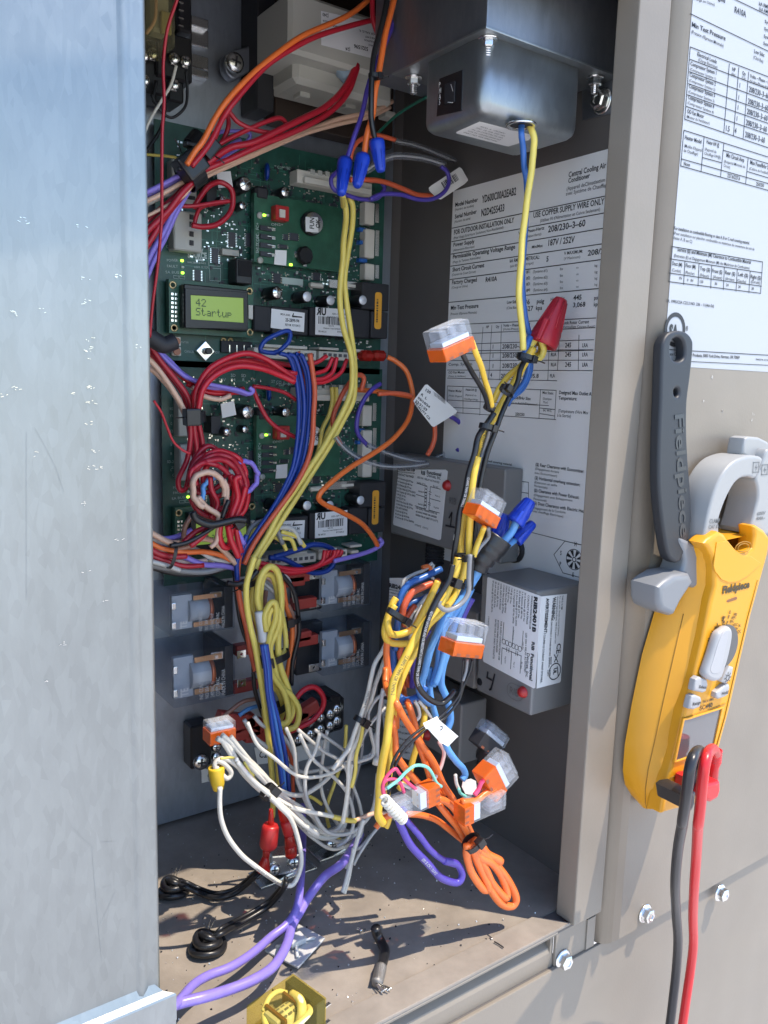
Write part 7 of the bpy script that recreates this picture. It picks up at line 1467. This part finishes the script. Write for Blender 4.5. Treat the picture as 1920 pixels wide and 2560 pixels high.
n_ = len(rows[0]); v = [p for r_ in rows for p in r_]; f = [(i*n_+j, (i+1)*n_+j, (i+1)*n_+j+1, i*n_+j+1) for i in range(len(rows)-1) for j in range(n_-1)]
# close round the right side and back so it is a solid body
rgt = [PMt.hit(*p) for p in (px('M', 1300, 1700), px('M', 1330, 1850), px('M', 1335, 2000), px('N', 1340, 120), px('N', 1310, 220), px('N', 1215, 600), px('N', 1120, 1000), px('N', 1040, 1330), px('N', 960, 1600), px('N', 900, 1780), px('N', 860, 1860), px('N', 830, 1900))]
base_n = len(v)
for k, g_ in enumerate(rgt):
    for t_ in (0, .5, 1.0): v.append(Vector((g_.x-.001, YM+.007+(BACK-.007)*t_, g_.y)))
for i in range(len(rows)-1):
    for j in range(2): f.append((base_n+i*3+j, base_n+i*3+j+1, base_n+(i+1)*3+j+1, base_n+(i+1)*3+j))
    f.append((i*n_+n_-1, base_n+i*3+2, base_n+(i+1)*3+2, (i+1)*n_+n_-1)[::-1])
last = len(rows)-1
f.append(tuple([last*n_+j for j in range(n_)]+[base_n+last*3+2, base_n+last*3+1, base_n+last*3])); f.append(tuple([j for j in range(n_)][::-1]+[base_n, base_n+1, base_n+2]))
bs = pydata('rear_shell', v, f, yel, cm, True); bs.data.set_sharp_from_angle(angle=R(50))
seam = [rows[i][3]+Vector((-.0002, 0, 0)) for i in range(len(rows)) if i > 3]
v, f = tube_geo(seam, .00035, 6); pydata('shell_seam', v, f, mat('seam_brown', (.35, .17, .01), .5), cm, True)
# recessed panel above the name
prism('name_recess', PMt.off(.0001), [px('J', 700, 1790), px('J', 720, 1860), px('J', 800, 1960), px('J', 880, 1995), px('J', 1000, 1985), px('J', 1130, 1910), px('J', 1290, 1760), px('J', 1200, 1700), px('J', 1150, 1665), px('J', 1060, 1665), px('J', 960, 1590), px('J', 870, 1480), px('J', 740, 1500)], [], .0010, .0004, yel, cm, h0=.0006)
lz = PMt.hit(*px('J', 1065, 1565)); 
for r_ in (.0105, .0070): v, f = tube_geo([PMt.w(lz.x+r_*1.0*math.cos(t*.3142), lz.y+r_*.42*math.sin(t*.3142), .0004) for t in range(20)], .00035, 6, True); pydata('embossed_ring', v, f, mat('seam_brown', (.35, .17, .01), .5), cm, True)
# jaws
JY = Pl((0, YM+.006, 0), (1, 0, 0), (0, 0, 1))
jaw1 = [px('M', *p) for p in smoothpoly([(820, 1790), (835, 1640), (870, 1480), (915, 1330), (975, 1210), (1050, 1125), (1130, 1085), (1215, 1070), (1288, 1092), (1262, 1170), (1230, 1252), (1180, 1240), (1120, 1250), (1065, 1295), (1010, 1390), (965, 1500), (940, 1600), (940, 1760)], 3)]
prism('clamp_jaw', JY, jaw1, [], .026, .0022, mlight if False else mat('jaw_grey', (.33, .335, .335), .4, 0, .05, 1500), cm, seg=4)
jaw2 = [px('M', *p) for p in smoothpoly([(1296, 1100), (1330, 1020), (1400, 1060), (1480, 1180), (1530, 1350), (1530, 1520), (1480, 1680), (1340, 1700), (1190, 1690), (1215, 1560), (1248, 1420), (1248, 1330), (1234, 1258), (1266, 1178)], 3)]
prism('clamp_jaw', JY, jaw2, [], .026, .0022, MATS['jaw_grey'], cm, seg=4)
prism('jaw_tab', Pl((0, YM+.014, 0), (1, 0, 0), (0, 0, 1)), [px('M', *p) for p in ((1128, 1060), (1135, 1000), (1150, 935), (1180, 920), (1260, 928), (1330, 962), (1350, 1000), (1320, 1100), (1250, 1130))], [], .014, .002, mat('jaw_grey', (.33, .335, .335)), cm, seg=3)
I = Ink(JY.off(.0001), 'J')
I.t('CLAMP', 652, 1272, 778, 1262, 54, .02); I.t('CAT III', 640, 1338, 760, 1328, 46, .02); I.t('600V', 1236, 1172, 1340, 1160, 40, .02); I.t('400A~', 1228, 1232, 1336, 1220, 40, .02)
for (x, y) in ((1228, 585), (1335, 615)):
    I.poly([(x+10, y-50), (x-18, y+8), (x+2, y+4), (x-10, y+46), (x+20, y-14), (x, y-10)]); 
    for a_, b_ in (((x-32, y-62), (x+36, y-66)), ((x+36, y-66), (x+28, y+54)), ((x+28, y+54), (x-40, y+58)), ((x-40, y+58), (x-32, y-62))): I.ln(*a_, *b_, .0007)
I.done(mat('mark_grey', (.14, .15, .16), .5), cm, 'jaw_marks')
# trigger on the left side
TY = Pl((0, YM+.012, 0), (1, 0, 0), (0, 0, 1))
prism('trigger', TY, [px('M', *p) for p in smoothpoly([(636, 1722), (690, 1738), (760, 1775), (812, 1790), (800, 1850), (790, 1960), (775, 2110), (720, 2112), (700, 2100), (600, 2070), (610, 2040), (650, 1980), (672, 1900), (650, 1820), (630, 1760)], 2)], [], .020, .003, mgrey, cm, seg=4)
prism('trigger', Pl((0, YM-.004+.010, 0), (1, 0, 0), (0, 0, 1)), [px('N', *p) for p in ((500, 60), (560, 10), (640, -40), (770, -60), (805, 20), (760, 90), (700, 180), (640, 300), (612, 310), (520, 265), (500, 200))], [], .026, .0045, mgrey, cm, seg=5)
# strap behind the meter
v = []; SY = []
Lo = [px('M', *p) for p in smoothpoly([(492, 260), (500, 175), (540, 105), (610, 82), (685, 95), (732, 150), (740, 230), (718, 450), (694, 640), (690, 860), (700, 1100), (722, 1400), (720, 1650), (640, 1900), (565, 1895), (530, 1820), (500, 1640), (480, 1480), (466, 1280), (466, 1050), (474, 800), (482, 600), (486, 420)], 3)]
ho = [px('M', *p) for p in smoothpoly([(616, 138), (655, 160), (672, 220), (665, 300), (618, 326), (572, 300), (558, 230), (572, 165)], 4)]
h2_ = [px('M', *p) for p in smoothpoly([(608, 538), (626, 552), (626, 588), (608, 606), (590, 588), (590, 552)], 3)]
SP = Pl((0, -.048, .437), (1, 0, 0), (0, .09, 1))
sp_ = prism('hanging_strap', SP, Lo, [ho, h2_], .0085, .0022, rubber, cm, seg=4)
I2 = []; 
V, Fc = glyphs('Fieldpiece', .02); a = SP.hit(*px('M', 596, 735)); b = SP.hit(*px('M', 640, 1720)); d = (b-a); L = d.length; d.normalize(); nrm = Vector((-d.y, d.x)); wd = max(x.x for x in V)
hh = abs((SP.hit(*px('M', 560, 1000))-SP.hit(*px('M', 636, 1000))).x)
vv = []; ff_ = []
for h_ in (-.0001, .0005):
    vv += [SP.w(*(a+d*((x.x+.22*x.y*0)*L/wd)+nrm*((x.y-.08)*hh/.74)), h_) for x in V]
N0 = len(V); ff_ = [tuple(reversed(q)) for q in Fc]+[tuple(i+N0 for i in q) for q in Fc]
from collections import Counter
ec = Counter(); 
for q in Fc:
    for i in range(len(q)): ec[(q[i], q[(i+1) % len(q)])] += 1
for (i, j) in list(ec):
    if (j, i) not in ec: ff_.append((i, j, j+N0, i+N0))
pydata('embossed_lettering', vv, ff_, mat('strap_letter', (.03, .033, .04), .35), sp_)
# face print, dial, buttons, screen
I = Ink(PMt.off(.0001), 'N', .0004)
def tilt(txt, x0, y0, x1, y1, h, bold=.02, shear=.18):
    k = len(I.v); I.t(txt, x0, y0, x1, y1, h, bold)
I.t('Fieldpiece', 1036, 118, 1268, 62, 62, .045)
for s_, x0, y0, x1, y1, h in (('O', 1092, 290, 1110, 284, 28), ('F', 1082, 330, 1098, 326, 26), ('Hz', 1132, 304, 1162, 298, 24), ('AAC', 1112, 332, 1154, 324, 22), ('Ω', 1036, 388, 1058, 384, 28), ('F', 1072, 372, 1086, 370, 22), ('VAC', 1098, 366, 1136, 358, 24), ('MFD', 968, 418, 1022, 408, 26), ('VDC', 1124, 394, 1166, 388, 22), ('%', 1172, 398, 1192, 396, 20), ('NCV', 934, 474, 986, 462, 26), ('Hz', 1138, 424, 1168, 418, 20), ('μADC', 1138, 462, 1196, 446, 26), ('°F°C', 910, 518, 962, 506, 24), ('TRUE RMS', 870, 1048, 962, 1020, 18), ('SC440', 842, 1110, 952, 1078, 38), ('TYPE K', 640, 1662, 716, 1640, 20)): I.t(s_, x0, y0, x1, y1, h, .02)
for k in range(8):
    a_ = R(100+20*k); c_ = I.pl.hit(*px('N', 1046, 560)); I.seg((c_.x+.0185*math.cos(a_), c_.y+.0185*math.sin(a_)), (c_.x+.022*math.cos(a_), c_.y+.022*math.sin(a_)), .0008)
I.ln(1034, 318, 1062, 310, .0006); I.ln(1034, 328, 1062, 320, .0006); I.ln(1044, 306, 1048, 336, .0006); I.poly([(1030, 345), (1044, 334), (1046, 352)]); I.poly([(1048, 352), (1060, 340), (1058, 356)])
I.done(mat('meter_print', (.05, .035, .01), .5), cm)
def recess(L, c, m, h, nm, bev=.0006, th=.002): return prism(nm, PMt.off(h), L, [], th, bev, m, cm, c, seg=3)
recess([(1078, 182), (1088, 168), (1160, 142), (1170, 150), (1166, 166), (1092, 190)], 'N', mat('sensor_slot', (.22, .09, .03), .5), .0004, 'light_sensor', .0003, .0008)
cdl = PMt.hit(*px('N', 1050, 560)); cyl('dial_base', PMt.w(cdl.x, cdl.y, 0), PMt.w(cdl.x, cdl.y, .0016), .0165, mat('dial_shadow_grey', (.10, .10, .10), .5), cm, 40)
kn = recess(smoothpoly([(1106, 400), (1132, 430), (1132, 500), (1105, 640), (1070, 760), (1040, 840), (990, 868), (930, 850), (905, 810), (925, 740), (960, 640), (990, 540), (1020, 460), (1060, 425)], 3), 'N', mlight, .0075, 'selector_knob', .003, .0075)
dsh = PMt.hit(*px('N', 985, 740)); M = Matrix((PMt.r, PMt.u, PMt.n)).transposed().to_4x4(); M.translation = PMt.w(dsh.x, dsh.y, .0121)
prism('knob_groove', PMt.off(.0077), smoothpoly([(1080, 425), (1092, 460), (1060, 600), (1035, 740), (1010, 790), (960, 795), (940, 760), (965, 680), (1000, 560), (1040, 460)], 3), [], .0006, .0003, mat('knob_groove_grey', (.40, .40, .41), .5), cm, 'N')
for L, nm, tx, tp in (([(820, 850), (850, 825), (915, 850), (922, 890), (905, 950), (880, 962), (800, 945), (805, 910)], 'button', 'Select', (838, 918, 902, 926)), ([(785, 990), (815, 978), (862, 998), (868, 1030), (850, 1085), (800, 1105), (758, 1098), (770, 1040)], 'button', 'Range', (785, 1070, 855, 1050)),
        ([(1080, 780), (1108, 735), (1138, 742), (1128, 800), (1112, 850), (1075, 885), (1040, 870), (1060, 820)], 'button', '', None), ([(1020, 940), (1060, 900), (1100, 885), (1106, 910), (1095, 975), (1070, 995), (1010, 1016), (988, 1000), (995, 960)], 'button', 'Hold', (1032, 980, 1088, 964))):
    b_ = prism(nm, PMt.off(.0045), L, [], .006, .0016, mlight, cm, 'N', seg=3)
    Ib = Ink(PMt.off(.0046), 'N')
    if tx: Ib.t(tx, *tp, 26, .02)
    else:
        q = Ib.pl.hit(*px('N', 1085, 832)); Ib.ring(q.x, q.y, .0024, .0007, 10)
        for k in range(8): Ib.seg((q.x+.0030*math.cos(k*.785), q.y+.0030*math.sin(k*.785)), (q.x+.0044*math.cos(k*.785), q.y+.0044*math.sin(k*.785)), .0006)
    Ib.done(ink, b_)
prism('screen_frame', PMt.off(.0016), [(712, 1180), (760, 1172), (1050, 1080), (1058, 1086), (980, 1420), (968, 1448), (640, 1560), (632, 1550)], [[(722, 1196), (770, 1186), (1040, 1098), (968, 1430), (652, 1542)]], .002, .0005, yel, cm, 'N')
sg = mat('meter_glass', (.10, .10, .105), .10, 0, 0, 1, 0, 8, 1.0)
sheet('meter_screen', PMt.off(.0004), [(718, 1192), (770, 1182), (1044, 1092), (970, 1436), (646, 1548)], sg, cm, 'N', .0003)
recess([(640, 1700), (650, 1690), (712, 1672), (716, 1710), (646, 1730)], 'N', blk, .0004, 'socket_mark', .0002, .0007)
# embossed edge lines on the face
for L in ([(1340, 0), (1250, 330), (1150, 760), (1060, 1160), (980, 1440)], [(590, 1690), (730, 1600)], [(715, 1172), (850, 1130), (1060, 1052)]):
    P = [PMt.w(*PMt.hit(*px('N', *p)), .0003) for p in L]; v, f = tube_geo(P, .0004, 6); pydata('face_line', v, f, mat('seam_brown', (.35, .17, .01), .5), cm, True)
# ---- test leads
def lead(label, m, path, boot, plug, r, col_):
    t = thing('test_lead', onY(*px('N', *plug[0]), YM), label, 'test lead')
    P = [onY(*px(c, x, y), d) for c, x, y, d in path]; tube('lead_cable', P, r, m, t, 12)
    prism('plug_body', Pl((0, YM-.026, 0), (1, 0, 0), (0, 0, 1)), plug, [], .026, .003, m, t, 'N', seg=4)
    if boot: 
        a, b = [onY(*px('N', *q), YM-.014) for q in boot[:2]]; s_ = mpp(a)/3.402
        L_ = (b-a).length; pr = [(boot[2]*s_*.8, L_*.03), (boot[2]*s_*.85, 0), (boot[2]*s_, L_*.01)]+[q for k in range(5) for q in ((boot[2]*s_, L_*(.05+.07*k)), (boot[2]*s_*.92, L_*(.07+.07*k)), (boot[2]*s_*.92, L_*(.10+.07*k)))]+[(boot[3]*s_, L_*.5), (boot[3]*s_*.95, L_)]
        lathe('strain_relief', pr, 18, zframe(a, b-a), m, t)
    return t
lb_ = mat('lead_black', (.022, .022, .026), .32, 0, .06, 800); lr_ = mat('lead_red', (.62, .02, .025), .32, 0, .06, 800)
lead('black test lead plugged in the meter and hanging down', lb_, [('N', 740, 1800, YM-.014), ('N', 800, 1640, YM-.016), ('N', 860, 1520, YM-.022), ('N', 850, 1450, YM-.034), ('N', 800, 1490, YM-.044), ('N', 765, 1600, YM-.047), ('N', 745, 1750, YM-.047), ('N', 725, 1900, YM-.044), ('N', 700, 2060, YM-.038), ('L', 1215, 0, YM-.032), ('L', 1192, 130, YM-.02), ('L', 1178, 300, YM-.01), ('L', 1182, 450, YM), ('L', 1192, 600, YM+.006), ('L', 1184, 750, YM+.01), ('L', 1168, 900, YM+.01), ('L', 1145, 1080, YM+.01), ('L', 1110, 1250, YM+.01)],
     None, [(728, 1850), (765, 1818), (826, 1808), (818, 1900), (790, 1970), (742, 1962)], .0036, 0)
lead('red test lead plugged in the meter and hanging down', lr_, [('N', 985, 1475, YM-.022), ('N', 960, 1435, YM-.034), ('N', 920, 1470, YM-.044), ('N', 890, 1570, YM-.048), ('N', 870, 1720, YM-.048), ('N', 855, 1900, YM-.045), ('N', 835, 2080, YM-.04), ('L', 1296, 0, YM-.034), ('L', 1288, 150, YM-.02), ('L', 1276, 330, YM-.01), ('L', 1270, 480, YM), ('L', 1272, 620, YM+.006), ('L', 1258, 750, YM+.01), ('L', 1236, 900, YM+.01), ('L', 1210, 1080, YM+.01), ('L', 1180, 1250, YM+.01)],
     ((978, 1440), (955, 1740), 62, 44), [(900, 1760), (925, 1740), (990, 1730), (1028, 1715), (1032, 1790), (1010, 1860), (950, 1896), (905, 1880), (890, 1840)], .0036, 0)

# ------------------------------------------------------------------ shared group names for repeats
GR = {'push_connector': 'clear push-in connectors in the wiring', 'wire_nut': 'twist-on wire nuts', 'knotted_cable': 'knotted black cables on the floor', 'test_lead': 'test leads of the meter', 'paper_tag': 'white paper tags on the wires',
      'clear_sleeve': 'clear sleeves over the wires', 'grounding_lug': 'grounding lugs on the floor', 'spade_crimp': 'red crimp connectors', 'flag_terminals': 'red insulated terminals', 'terminal_block': 'terminal blocks on the back plate',
      'wire_scrap': 'wire clippings on the floor', 'wire_harness': 'tied wire harnesses', 'amber_relay': 'amber relays', 'hex_bolt': 'hex bolts of the unit'}
for o in list(col.objects):
    if o.parent is None and o.get('category') and not o.get('group'):
        k = o.name.split('.')[0]
        if k in GR: o['group'] = GR[k]
        elif k.endswith('_wire'): o['group'] = 'loose wires in the cabinet'
